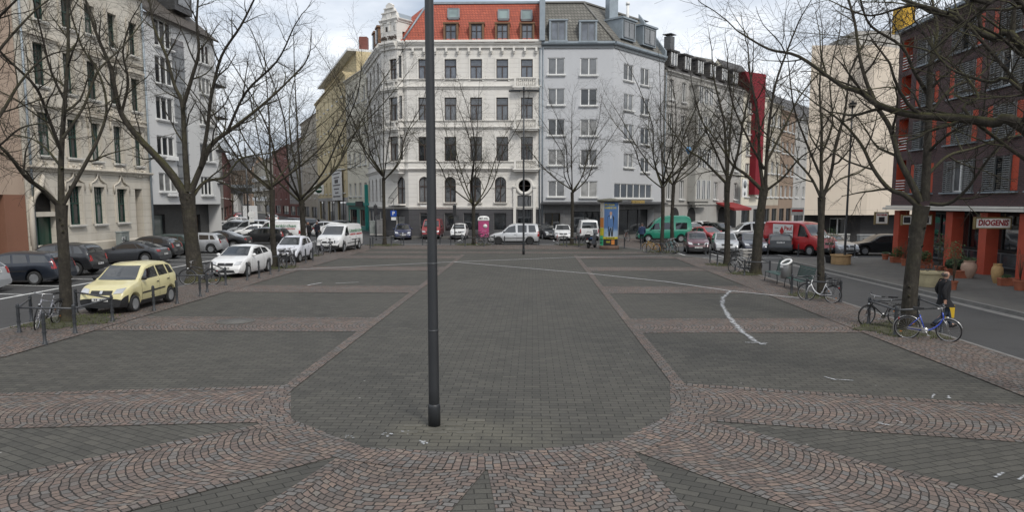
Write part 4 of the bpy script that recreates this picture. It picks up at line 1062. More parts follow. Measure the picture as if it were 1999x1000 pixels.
# ======== the row running off to the right
b, A, B, e, n, L = rowhouse('house', 'old grey stucco house with slate dormers, bay window and arched ground floor', 1292.5, 82.5, 1444, 98.5, 18.2, m_gry, 7, 4, frame=m_white, z0=3.0, wz=2.2, roof=m_slate, rh=4.2, rd=4.5, style='two', shop=False, pitch=3.75, ww=1.05, base=None)
for i in range(6):
    s = L*(.08+.155*i); q = A+e*s-n*1.0; a2 = atan2(e.y, e.x)
    mb = MB(); mb.box((q.x, q.y, 19.6), (1.7, 2.2, 1.7), a2); mb.box((q.x, q.y, 20.5), (2.1, 2.6, .18), a2); o = b.part(mb, 'dormer', m_slate)
    q = A+e*s+n*.12; mb = MB(); mb.box((q.x, q.y, 19.6), (1.2, .06, 1.3), a2); o2 = b.sub(mb, 'pane', m_blind, o)
    mb = MB()
    for k in (-.6, 0, .6): p = q+e*k+n*.05; mb.box((p.x, p.y, 19.6), (.12, .06, 1.4), a2)
    b.sub(mb, 'window_frame', m_white, o)
for s, hh in ((.1, 25.0), (.42, 24.6)):
    q = A+e*L*s-n*4.5; mb = MB(); mb.box((q.x, q.y, hh-2.0), (1.0, .9, 2.6), a2); mb.box((q.x, q.y, hh-.45), (1.35, 1.2, .08), a2); mb.box((q.x, q.y, hh-.6), (.4, .4, .3), a2); b.part(mb, 'chimney', M('chimney_slate', (.10, .105, .11)))
mb = MB()
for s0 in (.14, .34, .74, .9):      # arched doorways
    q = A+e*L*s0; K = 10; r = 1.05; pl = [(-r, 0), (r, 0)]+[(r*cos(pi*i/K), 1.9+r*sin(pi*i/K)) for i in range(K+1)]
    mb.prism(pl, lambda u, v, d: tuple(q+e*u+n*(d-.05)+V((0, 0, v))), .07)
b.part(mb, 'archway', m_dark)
mb = MB(); q = A+e*L*.38+n*.5; mb.box((q.x, q.y, 10.4), (4.2, 1.1, 13.5), a2); mb.box((q.x, q.y, 3.5), (3.4, .8, .5), a2); mb.box((q.x, q.y, 3.15), (2.4, .5, .4), a2); mb.box((q.x, q.y, 17.3), (4.6, 1.4, .3), a2)
o = b.part(mb, 'bay_window', wallmat('bay_stone', (.44, .43, .40), amount=.35))
mb = MB(); mf = MB()
for f in range(4):
    for k in (-1.3, 0, 1.3):
        p = A+e*(L*.38+k)+n*1.06; z = 3.0+f*3.75+2.05; mb.box((p.x, p.y, z), (.8, .03, 2.2), a2)
        for kk in (-.42, 0, .42): r = p+e*kk+n*.02; mf.box((r.x, r.y, z), (.09, .06, 2.3), a2)
b.sub(mb, 'pane', m_glass, o); b.sub(mf, 'window_frame', m_white, o)
for z in (3.1, 6.9, 14.3): cornice(b, A, B, z, .22, .15, m_gry)
mb = MB(); mb.tube([A+n*.1+e*.1, A+n*.1+e*.1+V((0, 0, 18))], .07, 6); b.part(mb, 'downpipe', m_zinc)
b.close()
q = A+e*L*.78+n*1.2; aw = thing('awning', 'red awning over the cafe door in the old grey house', 'awning', (q.x, q.y, 3.0), a2)
mb = MB(); pl = [(-1.2, .6), (1.1, -.2), (1.1, -.5), (1.0, -.5), (-1.2, .45)]
mb.prism(pl, lambda u, v, d: (d-2.6, -u*1.2, v), 5.2); mb.build('canvas', M('awning_red', (.22, .016, .016), .8), aw)
mb = MB()
for s in (-2, 2): mb.bar((s, 1.3, -.4), (s, -1.2, -.3), .05)
mb.build('arm', m_darkf, aw)
q = A+e*L*.965+n*.9; cs = thing('hanging_sign', 'white hanging sign panel on the corner of the old grey house', 'sign', (q.x, q.y, 5.4), a2)
mb = MB(); mb.box((0, 0, 0), (1.5, .12, 2.4)); mb.build('panel', m_white, cs); mb = MB(); mb.lathe([(.001, .02), (.5, .02), (.5, 0)], (0, -.06, .5), 20, R=RX); mb.lathe([(.001, .02), (.28, .02), (.28, 0)], (0, -.06, -.7), 16, R=RX); mb.build('emblem', m_greyf, cs); mb = MB(); mb.bar((-.7, 0, 1.25), (.7, .6, 1.25), .06); mb.build('bracket', m_darkf, cs)
m_redw = wallmat('red_render', (.21, .020, .030), dirt=(.7, .6, .6), amount=.3)
b, A, B, e, n, L = rowhouse('house', 'narrow yellow house with a tall crimson panel down its front', 1444.5, 98.6, 1490, 104, 18.0, m_pale, 2, 5, base=m_gry, roof=m_slate, rh=5)
s0, z0_ = onplane(A, B, 1461, 380); s1, z1_ = onplane(A, B, 1483, 152); sb = onplane(A, B, 1441, 155)[0]
zk = onplane(A, B, 1463, 200)[1]
pl = [(s0, z0_), (s1, z0_), (s1, z1_+.4), (sb, z1_), (s0, zk)]
mb = MB(); mb.prism(pl, lambda u, v, d: tuple(A+e*u+n*(.9-d)+V((0, 0, v))), 2.4); b.part(mb, 'crimson_bay', m_redw)
b.close()
m_rbr = wallmat('redbrown_render', (.22, .085, .05), amount=.3)
farblock('house', 'beige house with brown ground floor right of the crimson panel', 1490.5, 104.2, 1519, 109, 17.5, m_beige, 3, 4, base=m_brn, roof=m_slate, rh=4.5)
farblock('house', 'brown house with a brick red strip, half hidden by bare trees', 1519.5, 109, 1546, 114.5, 17, m_brn, 3, 4, roof=m_slate, rh=4)
farblock('house', 'grey house at the end of the row next to the beige block', 1546.5, 114.5, 1640, 138, 16.5, m_gry, 8, 4, roof=m_slate, rh=4)
b, A, B, e, n, L = rowhouse('house', 'pale roofed taller house rising behind the old grey house', 1365, 112, 1440, 118, 20.5, m_beige, 3, 5, roof=m_gtile, rh=6.5, rd=6, back=14); b.close()
mb = MB(); p = AT(1540, 300, 108.6); 

# beige clad block with a dark recessed base
Yb = 61.0; q0, q1 = AT(1571, 400, Yb), AT(1692, 400, Yb); q0.z = q1.z = 0
m_clad = tilemat('beige_cladding', (.66, .575, .47), (.65, .565, .465), 1.9, 2.9, .012, (.45, .40, .33), 'Object', .7, .1, dirt=.06)
Bb = Bld('office_block', 'plain windowless beige clad block standing on a recessed dark brick base', 'building', (q0.x+8, Yb+6, 0), m_clad)
zb_ = AT(1600, 420, Yb).z; zt_ = AT(1600, 88, Yb).z
q2 = q1+V((6, 3.2, 0)); q3 = q2+V((14, 4, 0))
Bb.facade(q0, q1, zb_, zt_, []); Bb.facade(q1, q2, zb_, zt_, []); Bb.facade(q2, q3, zb_, zt_, []); Bb.facade(q0+V((12, 20, 0)), q0, zb_, zt_, [])
Bb.wall.poly([(p.x, p.y, zb_) for p in (q0, q1, q2, q3, q3+V((0, 20, 0)), q0+V((12, 20, 0)))][::-1]); Bb.wall.poly([(p.x, p.y, zt_) for p in (q0, q1, q2, q3, q3+V((0, 20, 0)), q0+V((12, 20, 0)))])
m_dbr = tilemat('dark_brick', (.035, .032, .032), (.026, .025, .026), .24, .08, .01, (.015, .015, .015), 'Object', .7, .3)
Bb.facade(q0+V((.6, 1.6, 0)), q1+V((.3, 1.6, 0)), -.1, zb_, [dict(s0=2.2, s1=3.6, z0=0, z1=2.2, style='two', frame=m_white, pane=m_glass)], mat=m_dbr)
Bb.facade(q1+V((.3, 1.6, 0)), q2+V((0, 1.6, 0)), -.1, zb_, [], mat=m_dbr); Bb.facade(q2+V((0, 1.6, 0)), q3+V((0, 1.6, 0)), -.1, zb_, [], mat=m_dbr); Bb.facade(q0+V((12.6, 20, 0)), q0+V((.6, 1.6, 0)), -.1, zb_, [], mat=m_dbr)
mb = MB(); mb.box((q1.x+4, Yb+6, zt_+.9), (9, 6, 1.8)); Bb.part(mb, 'roof_plant', m_gry)
Bb.close()
q = AT(1764, 40, 58); ys = thing('rooftop_sign', 'yellow box sign with a black stroke mark above the beige block roof edge', 'sign', (q.x, q.y, q.z))
mb = MB(); mb.box((0, 0, 0), (1.15, 1.0, 1.9), .3); mb.build('sign_box', M('sign_yellow', (.62, .36, .02), .5), ys)
mb = MB(); mb.bar((-.3, -.60, -.5), (.0, -.52, .6), .12, .02); mb.bar((-.45, -.63, .0), (-.3, -.60, -.5), .12, .02); mb.build('mark', m_darkf, ys)
mb = MB(); mb.tube([(0, .2, -.9), (0, .2, -3.2)], .08, 6); mb.build('post', m_darkf, ys)

# dark brick house with red columns on the right
rA, rB = V((22, 45, 0)), V((22, 12, 0))
m_klink = tilemat('purple_brick', (.115, .060, .060), (.080, .048, .052), .25, .085, .012, (.035, .030, .030), 'Object', .75, .4)
m_red = M('red_column', (.44, .075, .04), .55, .1, 2); m_redp = M('red_panel', (.42, .060, .025), .5, .08, 2)
Rb = Bld('brick_building', 'dark purple brick building with grey louvre shutters and red columns along the right side', 'building', (26, 30, 0), m_klink)
rw = []; zr = ((4.1, 5.75), (6.6, 8.2), (9.0, 10.7), (11.3, 12.8)); zB = 3.35
m_louv = M('louvre_grey', (.115, .118, .115), .55, .1, 3)
bays = [(42.9, 40.5), (39.5, 36.8), (36.1, 33.5), (32.8, 30.2), (29.4, 26.8), (26, 23.4), (22.6, 20), (19.2, 16.6)]
for (z0_, z1_) in zr:
    for i, (ya, yb) in enumerate(bays): rw.append(dict(s0=45-ya, s1=45-yb, z0=z0_, z1=z1_, style='four', frame=m_white if (i+int(z0_)) % 3 else m_greyf, reveal=.2))
loggia = [dict(s0=.45, s1=1.55, z0=z0_, z1=z1_+.3, style='plain', frame=m_redp, pane=m_dark, reveal=.9, rmat=m_redp, name='loggia', pname='back_wall') for z0_, z1_ in zr]
Rb.facade(rA, rB, zB, 13.6, rw+loggia, reveal=.2)
Rb.facade(rA+V((12, 0, 0)), rA, zB, 13.6, []); Rb.wall.poly([(22, 45, zB), (22, 12, zB), (34, 12, zB), (34, 45, zB)], 0)
Rb.wall.poly([(22, 45, 13.6), (34, 45, 13.6), (34, 12, 13.6), (22, 12, 13.6)], 0)
for i, x in enumerate(rw):
    y0, y1 = 45-x['s0'], 45-x['s1']; wv = y0-y1; k = (i*7+int(x['z0'])) % 4
    # red side panels and sliding louvre shutters, each its own part
    for side in ((0, .2), (.82, 1)) if k < 2 else ((.8, 1),) if k == 2 else ():
        a_, c_ = y0-wv*side[0], y0-wv*side[1]; mb = MB(); mb.box((22.06, (a_+c_)/2, (x['z0']+x['z1'])/2), (.10, a_-c_-.04, x['z1']-x['z0']-.04)); Rb.part(mb, 'red_panel', m_redp)
    for lo in ((.2, .81),) if k < 2 else ((.02, .36), (.58, .8)) if k == 2 else ((.02, .32), (.68, .98)):
        a_, c_ = y0-wv*lo[0], y0-wv*lo[1]; mb = MB(); h = x['z1']-x['z0']
        for yy in (a_-.03, c_+.03): mb.box((21.97, yy, (x['z0']+x['z1'])/2), (.06, .06, h))
        for j in range(15): mb.box((21.97, (a_+c_)/2, x['z0']+.06+j*(h-.1)/14.5), (.05, a_-c_-.12, .055), rot=Matrix.Rotation(.5, 3, 'Y'))
        Rb.part(mb, 'louvre_shutter', m_louv)
    mb = MB(); mb.box((21.94, (y0+y1)/2, x['z0']-.05), (.2, wv+.16, .07)); Rb.part(mb, 'sill', m_zinc)
mb = MB()
for x in loggia:
    for j in range(5): mb.box((22.0, 45-1.0, x['z0']+.12+j*.16), (.04, 1.0, .05))
Rb.part(mb, 'loggia_rail', m_white)
mb = MB(); mb.box((21.85, 28.4, 3.20), (.5, 33.6, .12)); mb.box((21.93, 28.4, 3.33), (.4, 33.4, .10)); Rb.part(mb, 'canopy_edge', m_stone)
mb = MB(); mb.box((21.9, 28.4, 13.66), (.4, 33.4, .18)); Rb.part(mb, 'parapet', m_zinc)
for y in (44.2, 41.4, 38.7, 35.8, 32.9, 30.0, 27.1, 24.2): mb = MB(); mb.box((22.31, y, 1.52), (.60, .60, 3.1)); Rb.part(mb, 'column', m_red)
sw = [dict(s0=.2+i*2.85, s1=2.9+i*2.85, z0=1.05, z1=2.95, style='two', frame=m_darkf, pane=m_glass) for i in range(11)]+[dict(s0=.2+i*2.85, s1=2.9+i*2.85, z0=.2, z1=.98, style='two', frame=m_greyf, pane=m_skyg2) for i in range(11)]
Rb.facade(V((24.2, 45, 0)), V((24.2, 12, 0)), 0, zB, sw, mat=m_dbr, reveal=.1)
Rb.wall.poly([(22, 12, 3.08), (22, 45, 3.08), (24.3, 45, 3.08), (24.3, 12, 3.08)], Rb.mi(m_dbr))
Rb.facade(V((34, 45, 0)), V((24.2, 45, 0)), 0, zB, [], mat=m_dbr)
Rb.close()
# ---------------------------------------------------------------- bare trees
def barkmat():
    m, t, n, l, b = nmat('bark')
    o = coord(t); f = noise(t, o, 6, 6, .7); g = noise(t, o, 1.1, 4)
    mp = n.new('ShaderNodeMapping'); mp.inputs['Scale'].default_value = (14, 14, 3); l.new(o, mp.inputs[0]); st = noise(t, mp.outputs[0], 1, 5, .7)
    c = ramp(t, f, [(.3, (.026, .023, .019)), (.55, (.053, .047, .038)), (.75, (.095, .085, .068))])
    geo = n.new('ShaderNodeNewGeometry'); s = n.new('ShaderNodeSeparateXYZ'); l.new(geo.outputs['Normal'], s.inputs[0])
    moss = mth(t, 'MULTIPLY', mth(t, 'ADD', mth(t, 'MULTIPLY', s.outputs[2], .6), .35), g)
    c = mixc(t, ramp(t, moss, [(.18, (0, 0, 0)), (.40, (.75,)*3)]), c, (.070, .068, .025))
    c = mixc(t, ramp(t, st, [(.35, (.5,)*3), (.6, (0, 0, 0))]), c, (.02, .018, .015))
    l.new(c, b.inputs['Base Color']); bump(t, b, mth(t, 'ADD', st, mth(t, 'MULTIPLY', f, .5)), .8, .03)
    b.inputs['Roughness'].default_value = .9; b.inputs['Specular IOR Level'].default_value = .2
    return m
m_bark = barkmat(); m_twig = M('twig_bark', (.046, .039, .033), .9, .3, 1.5, spec=.2)
class Tubes:
    def __init__(s): s.v = []; s.f = []
    def tube(s, P, Rr, n):
        o = len(s.v); up = None; v = s.v; f = s.f; m = len(P)
        for i in range(m):
            a = P[i-1] if i else P[0]; c = P[i+1] if i < m-1 else P[i]
            d = (c-a); d.normalize()
            if up is None: up = d.orthogonal(); up.normalize()
            else: up = up-d*up.dot(d); up.normalize()
            r = d.cross(up); p = P[i]; R = Rr[i]
            for k in range(n):
                an = CS[n][k]; q = p+up*(an[0]*R)+r*(an[1]*R); v.append((q.x, q.y, q.z))
        for i in range(m-1):
            b = o+i*n
            for k in range(n):
                k2 = k+1 if k < n-1 else 0
                f.append((b+k, b+k2, b+n+k2, b+n+k))
    def mesh(s, name, mat):
        me = D.meshes.new(name); me.from_pydata(s.v, [], s.f); me.materials.append(mat)
        me.polygons.foreach_set('use_smooth', [True]*len(s.f)); me.update(); return me
CS = {n: [(cos(2*pi*k/n), sin(2*pi*k/n)) for k in range(n)] for n in (3, 4, 5, 6, 7, 8, 9, 10, 12)}
def wander(p, d, L, n, curl, upw, rnd):
    P = [p.copy()]; d = d.normalized(); st = L/n
    for i in range(n):
        d = d+V((rnd.gauss(0, curl), rnd.gauss(0, curl), rnd.gauss(0, curl)+upw)); d.normalize()
        p = p+d*st; P.append(p.copy())
    return P
def sprout(T, T2, P, R, lvl, rnd, cfg):
    """side shoots along a branch given by points P and radii R"""
    n = len(P)-1; L = sum((P[i+1]-P[i]).length for i in range(n))
    step = cfg['gap'][lvl]; u = L*cfg['bare'][lvl]; side = rnd.uniform(0, 6.28)
    acc = 0; i = 0; seg = (P[1]-P[0]).length
    while u < L:
        while acc+seg < u and i < n-1: acc += seg; i += 1; seg = (P[i+1]-P[i]).length
        k = (u-acc)/max(seg, 1e-5); p = P[i].lerp(P[i+1], min(1, k)); r = R[i]+(R[i+1]-R[i])*min(1, k)
        d = (P[i+1]-P[i]).normalized(); side += 2.4+rnd.uniform(-.5, .5)
        o = d.orthogonal().normalized(); w_ = d.cross(o); o = o*cos(side)+w_*sin(side)
        an = rnd.uniform(*cfg['ang'])
        nd = d*cos(an)+o*sin(an)
        ln = cfg['len'][lvl]*rnd.uniform(.55, 1.15)*(1.12-.62*u/L)
        grow(T, T2, p, nd, ln, min(r*.62, cfg['rad'][lvl]), lvl+1, rnd, cfg)
        u += step*rnd.uniform(.6, 1.5)
def grow(T, T2, p, d, L, r, lvl, rnd, cfg):
    ns = (7, 6, 5, 4, 3)[min(lvl, 4)]
    P = wander(p, d, L, ns, cfg['curl'][min(lvl, 3)], cfg['up'][min(lvl, 3)], rnd)
    tip = max(.003, r*.30) if lvl < cfg['max'] else .003
    R = [r+(tip-r)*(k/ns) for k in range(ns+1)]
    (T if lvl < 3 else T2).tube(P, R, 7 if r > .06 else 5 if r > .025 else 3)
    if lvl < cfg['max']:
        sprout(T, T2, P, R, lvl, rnd, cfg)
CFG = dict(max=4, gap=[.56, .42, .29, .21], bare=[.22, .15, .12, .1], ang=(.55, 1.05), len=[2.3, 1.35, .75, .42], rad=[.042, .017, .009, .006], curl=[.10, .13, .15, .15], up=[.07, .05, .03, .0])
def smooth(P, k=4):
    """Catmull-Rom through the points"""
    Q = []
    for i in range(len(P)-1):
        a, b, c, d = P[max(i-1, 0)], P[i], P[i+1], P[min(i+2, len(P)-1)]
        for j in range(k):
            t = j/k; Q.append(.5*((2*b)+(-a+c)*t+(2*a-5*b+4*c-d)*t*t+(-a+3*b-3*c+d)*t**3))
    Q.append(P[-1]); return Q
def trunkmesh(P, R, flare=1.5, n=12, rnd=RND):
    T = Tubes(); Q = smooth(P, 5); m = len(Q); RR = []
    for i in range(m):
        t = i/(m-1)*(len(R)-1); a = int(min(t, len(R)-2)); RR.append(R[a]+(R[a+1]-R[a])*(t-a))
    P2 = [Q[0]+V((0, 0, -.12))]+Q; R2 = [RR[0]*flare]+RR; 
    if len(R2) > 2: R2[1] = RR[0]*(1+(flare-1)*.6); R2[2] *= 1.08
    T.tube(P2, R2, n)
    for k in range(8):      # knots and scars
        i = rnd.randrange(2, m-1); a = rnd.uniform(0, 6.28); q = Q[i]+V((cos(a), sin(a), 0))*RR[i]*.95
        T.tube([q-V((cos(a), sin(a), 0))*.03, q+V((cos(a), sin(a), .2))*.035], [.06, .03], 6)
    return T
TN = [0]
def make_tree(label, base, limbs, trunkP, trunkR, rnd, cfg=CFG, extra=True, group='bare trees round the square', cat='tree', name='bare_tree'):
    """limbs: list of (points, r0, r1) in metres relative to the base"""
    root = thing(name, label, cat, base, 0, group)
    tr = trunkmesh(trunkP, trunkR, rnd=rnd); T = Tubes(); T2 = Tubes()
    for P, r0, r1 in limbs:
        Q = smooth(P, 4); m = len(Q); R = [r0+(r1-r0)*(i/(m-1))**.8 for i in range(m)]
        T.tube(Q, R, 8); c = dict(cfg)
        c['bare'] = [c.get('b0', .22)]+c['bare'][1:]; sprout(T, T2, Q, R, 0, rnd, c)
        d = (Q[-1]-Q[-2]).normalized(); grow(T, T2, Q[-1], d, cfg['len'][0]*.8, r1, 1, rnd, cfg)
    link('trunk', tr.mesh('trunk', m_bark), root); o = link('crown', T.mesh('crown', m_bark), root); link('twigs', T2.mesh('twigs', m_twig), o)
    return root
def pxtree(label, bx, by, trunk, tw, limbs, seed, cfg=CFG, Yb=None):
    """tree measured in the photograph: trunk and main limbs as pixel tracks, each limb leaning nearer or farther by some metres"""
    rnd = random.Random(seed); b = G(bx, by); Y = b.y; sc = 1400/Y
    t = [AT(x, y, Y)-b for x, y in trunk]; t[0].z = 0
    t[0] = V((0, 0, 0))
    LB = []
    for pts, w0, w1, dep in limbs:
        P = []; m = len(pts)-1
        for i, (x, y) in enumerate(pts): P.append(AT(x, y, Y+dep*(i/m)**1.2*1.0)-b)
        LB.append((P, w0/2.25/sc, w1/2.5/sc))
    return make_tree(label, b, LB, t, [w_/2/sc for w_ in tw], rnd, cfg)
pxtree('bare tree with a straight fork beside the yellow car and the leaning bicycle', 130, 628, [(130, 628), (126, 520), (121, 440), (120, 400)], [25, 21, 20, 24], [
    ([(118, 405), (85, 372), (50, 345), (15, 300), (-30, 262)], 12, 6, -2.5), ([(120, 402), (119, 330), (122, 260), (128, 180), (133, 100), (132, 20), (128, -70)], 15, 5, .8),
    ([(124, 398), (150, 350), (172, 310), (192, 270), (208, 215), (196, 150), (160, 90), (140, 30)], 10, 4, 1.5), ([(121, 300), (95, 230), (70, 170), (20, 120), (-40, 60)], 8, 4, -3),
    ([(123, 270), (165, 205), (190, 140), (240, 90), (280, 40)], 7, 3, 2.5), ([(129, 200), (100, 140), (80, 60), (60, -20)], 6, 3, -1.5), ([(122, 330), (90, 290), (60, 270), (20, 262)], 6, 3, 3)], 11)
pxtree('thick bare tree with a big leaning limb, behind the white small car', 383, 548, [(383, 548), (374, 470), (368, 405), (365, 378)], [34, 26, 27, 32], [
    ([(362, 382), (335, 340), (305, 305), (270, 268), (240, 228), (228, 190), (215, 130), (190, 70), (170, 10)], 21, 5, -1.5),
    ([(367, 375), (362, 310), (359, 250), (355, 200), (340, 165), (325, 110), (300, 50), (290, -20)], 15, 4, 1.0), ([(358, 205), (375, 150), (388, 100), (384, 40), (390, -40)], 10, 4, -.8),
    ([(372, 376), (395, 320), (415, 280), (455, 250), (500, 215), (545, 175), (590, 130)], 15, 4, 1.5), ([(392, 325), (405, 250), (412, 190), (432, 110), (470, 50), (500, -10)], 10, 4, -2),
    ([(376, 385), (400, 355), (440, 345), (470, 310), (520, 300)], 9, 3, 3), ([(236, 225), (250, 160), (240, 100), (255, 40)], 7, 3, -1), ([(445, 255), (480, 180), (540, 120), (570, 60)], 7, 3, -2.5)], 12)
pxtree('bare tree standing by the dark brown and blue bicycles, right edge of the square', 1772, 645, [(1772, 645), (1778, 560), (1787, 480), (1799, 402)], [30, 27, 25, 31], [
    ([(1795, 405), (1765, 380), (1735, 368), (1705, 330), (1680, 280), (1640, 235), (1590, 200)], 14, 4, 1.5), ([(1797, 395), (1778, 355), (1755, 310), (1738, 250), (1705, 195), (1680, 120), (1668, 40), (1650, -20)], 17, 5, 1),
    ([(1805, 392), (1809, 320), (1812, 250), (1815, 180), (1818, 120), (1850, 70), (1885, 20), (1890, -40)], 21, 6, -.6), ([(1815, 398), (1850, 398), (1885, 372), (1915, 330), (1945, 290), (1990, 240)], 9, 4, -1.8),
    ([(1808, 345), (1850, 305), (1900, 290), (1960, 270), (2010, 262)], 8, 4, 2), ([(1815, 190), (1785, 140), (1760, 90), (1700, 50), (1680, 0)], 9, 4, -1.5), ([(1817, 125), (1830, 60), (1820, 0), (1815, -50)], 8, 4, 1.5), ([(1812, 225), (1860, 170), (1910, 150), (1960, 90)], 8, 3, .8)], 13)
pxtree('slim bare tree behind the white bicycle and the green benches', 1603, 578, [(1603, 578), (1602, 500), (1603, 430), (1604, 385)], [15, 13, 12, 15], [
    ([(1603, 388), (1585, 350), (1560, 320), (1530, 290), (1500, 270)], 7, 3, 1), ([(1604, 384), (1603, 320), (1604, 250), (1600, 170), (1606, 90)], 10, 3, .5), ([(1606, 386), (1622, 340), (1632, 280), (1650, 215), (1660, 140), (1690, 80)], 9, 3, -1),
    ([(1604, 350), (1575, 280), (1550, 210), (1540, 130)], 6, 2.5, -1.5), ([(1608, 380), (1640, 350), (1680, 335), (1720, 300)], 5, 2.5, 1.5), ([(1604, 300), (1625, 240), (1620, 150), (1640, 60)], 5, 2.5, 1)], 14)
pxtree('bare tree with twin upright stems inside the square rail guard with a bicycle', 1475, 535, [(1475, 535), (1480, 460), (1487, 400), (1492, 365)], [19, 18, 15, 16], [
    ([(1488, 372), (1455, 340), (1430, 322), (1410, 290), (1380, 250)], 9, 3, 1), ([(1490, 368), (1482, 300), (1480, 230), (1465, 150), (1460, 90)], 9, 3, 1), ([(1494, 366), (1497, 300), (1503, 230), (1515, 160), (1540, 90), (1560, 40)], 9, 3, -1),
    ([(1496, 372), (1530, 345), (1560, 310), (1590, 290)], 6, 2.5, -1.5), ([(1492, 330), (1460, 270), (1430, 200), (1420, 130)], 6, 2.5, -2), ([(1495, 320), (1530, 250), (1560, 190), (1600, 140)], 6, 2.5, 2)], 15)
pxtree('bare tree in front of the silver hatchback on the right side of the square', 1419, 518, [(1419, 518), (1420, 450), (1419, 390), (1420, 355)], [13, 10, 10, 12], [
    ([(1418, 358), (1395, 335), (1370, 310), (1340, 290), (1310, 250)], 7, 2.5, .8), ([(1420, 355), (1417, 290), (1412, 230), (1395, 160), (1390, 110)], 8, 2.5, .5), ([(1422, 356), (1440, 300), (1450, 240), (1465, 170), (1470, 120)], 7, 2.5, -1), ([(1421, 340), (1425, 270), (1430, 200), (1435, 130)], 5, 2, 1.5), ([(1419, 345), (1390, 280), (1365, 220), (1350, 160)], 5, 2, -1.5)], 16)
# overhanging tree outside the frame on the right, and its neighbour on the left
def edge_tree(label, base, limbs, seed):
    rnd = random.Random(seed); b = V(base); LB = []
    for pts, w0, w1, y0, y1 in limbs:
        m = len(pts)-1; P = [AT(x, y, y0+(y1-y0)*i/m)-b for i, (x, y) in enumerate(pts)]
        LB.append(([V((0, 0, 2.9))]+P, w0/2, w1/2))
    make_tree(label, b, LB, [V((0, 0, 0)), V((.05, 0, 1.5)), V((0, 0, 3.1))], [.20, .17, .2], rnd, dict(CFG, b0=.36))
edge_tree('bare tree just outside the right edge whose thick limbs reach into the picture', (10.35, 12.4, 0), [
    ([(1999, 250), (1940, 240), (1890, 233), (1830, 228), (1770, 222), (1715, 205), (1680, 180), (1640, 165), (1560, 110), (1500, 95), (1440, 60)], .22, .03, 12.4, 14.2),
    ([(1999, 95), (1940, 75), (1880, 45), (1830, 20), (1780, 5), (1700, -30)], .17, .05, 12.6, 13.6), ([(1900, 60), (1840, 30), (1780, 10), (1700, 30), (1640, 10)], .07, .03, 12.8, 14.5),
    ([(1999, 12), (1930, 5), (1850, -20)], .15, .06, 12, 11.5), ([(1900, 236), (1910, 190), (1885, 150), (1845, 115), (1800, 95), (1740, 85), (1640, 70)], .07, .02, 13, 15.5), ([(1999, 180), (1930, 160), (1850, 130), (1800, 60)], .08, .03, 12, 13.5)], 17)
edge_tree('bare tree just outside the left edge whose twigs reach into the picture', (-13.3, 14.5, 0), [
    ([(-60, 300), (0, 225), (40, 160), (90, 110), (150, 95)], .12, .02, 14.5, 16), ([(-80, 200), (-20, 120), (30, 60), (80, 10), (140, -30)], .10, .02, 14.5, 15.5), ([(-90, 330), (-10, 290), (40, 250), (90, 240)], .08, .02, 14.5, 13.5), ([(-80, 100), (-10, 40), (60, -30)], .1, .03, 14, 13)], 18)
# generic trees farther off: four crowns, copied
def generic(seed, H, th, spread, nl, cfg):
    rnd = random.Random(seed); lim = []
    for k in range(nl):
        a = 2*pi*k/nl+rnd.uniform(-.4, .4); rr = spread*rnd.uniform(.75, 1.05) if k else .5
        top = H*rnd.uniform(.72, .9) if k else H*.95; s = rnd.uniform(.45, .7)
        z0 = th-.25+rnd.uniform(0, .5)
        P = [V((0, 0, z0)), V((cos(a)*rr*.33, sin(a)*rr*.33, z0+(top-th)*.22)), V((cos(a+.1)*rr*s, sin(a+.1)*rr*s, th+(top-th)*.5)), V((cos(a)*rr*.8, sin(a)*rr*.8, th+(top-th)*.78)), V((cos(a-.1)*rr, sin(a-.1)*rr, top))]
        lim.append((P, rnd.uniform(.050, .068), .016))
    return lim, [V((0, 0, 0)), V((rnd.uniform(-.08, .08), rnd.uniform(-.1, .1), th*.5)), V((0, 0, th))]
CF2 = dict(CFG, gap=[.56, .42, .32, .24], len=[2.7, 1.5, .85, .48], rad=[.04, .017, .010, .008])
protos = {}
for k, (seed, H, th, sp, nl) in enumerate(((31, 13.2, 3.2, 5.6, 8), (32, 12.6, 4.4, 5.2, 7), (33, 14.5, 4.8, 5.2, 9))): protos[k] = (seed, H, th, sp, nl)
made = {}
def place_tree(label, px, py, k, s, rz, group='bare trees round the square', loc=None, sx=1):
    p = loc or G(px, py)
    if k not in made:
        seed, H, th, sp, nl = protos[k]; lim, tp = generic(seed, H, th, sp, nl, CF2)
        made[k] = make_tree(label, p, lim, tp, [.165, .135, .145], random.Random(seed+50), CF2); o = made[k]
    else: o = copytree(made[k]); tag(o, label, 'tree', group)
    o['group'] = group; o.location = p; o.rotation_euler.z = rz; o.scale = (s*sx, s*sx, s)
    return o
place_tree('bare tree with a low wide fork in front of the white house', 925, 478, 0, 1.04, .4)
place_tree('bare tree with a tall straight trunk in front of the corner of the white house', 751, 479, 2, 1.16, 1.2, sx=.85)
place_tree('bare tree in front of the grey house, left of the advertising column', 1116, 478, 1, 1.0, 2.1, sx=.95)
place_tree('bare tree over the yellow bicycle in front of the green camper van', 1291, 492, 2, .98, 3.3, sx=.95)
place_tree('second bare tree close behind the one at the yellow bicycle', 1312, 478, 1, 1.12, 4.0, sx=.95)
place_tree('bare tree with a slightly bent trunk between the white small cars on the left', 537, 523, 1, .97, 5.2, sx=1.05)
place_tree('bare tree with a thick fork left of the white delivery van', 592, 500, 0, 1.16, 2.6, sx=1.1)
for i, (px, py, s, lb) in enumerate(((455, 424, 1.1, 'bare tree at the far end of the side street, before the bridge'), (500, 421, 1.0, 'bare tree before the railway bridge, right of the white truck'), (478, 418, 1.3, 'farthest bare tree standing beyond the side street'),
        (520, 425, .8, 'small bare street tree by the pale house with balconies'))):
    place_tree(lb, px, py, i % 3, s, i*1.3, 'bare trees in the side street')
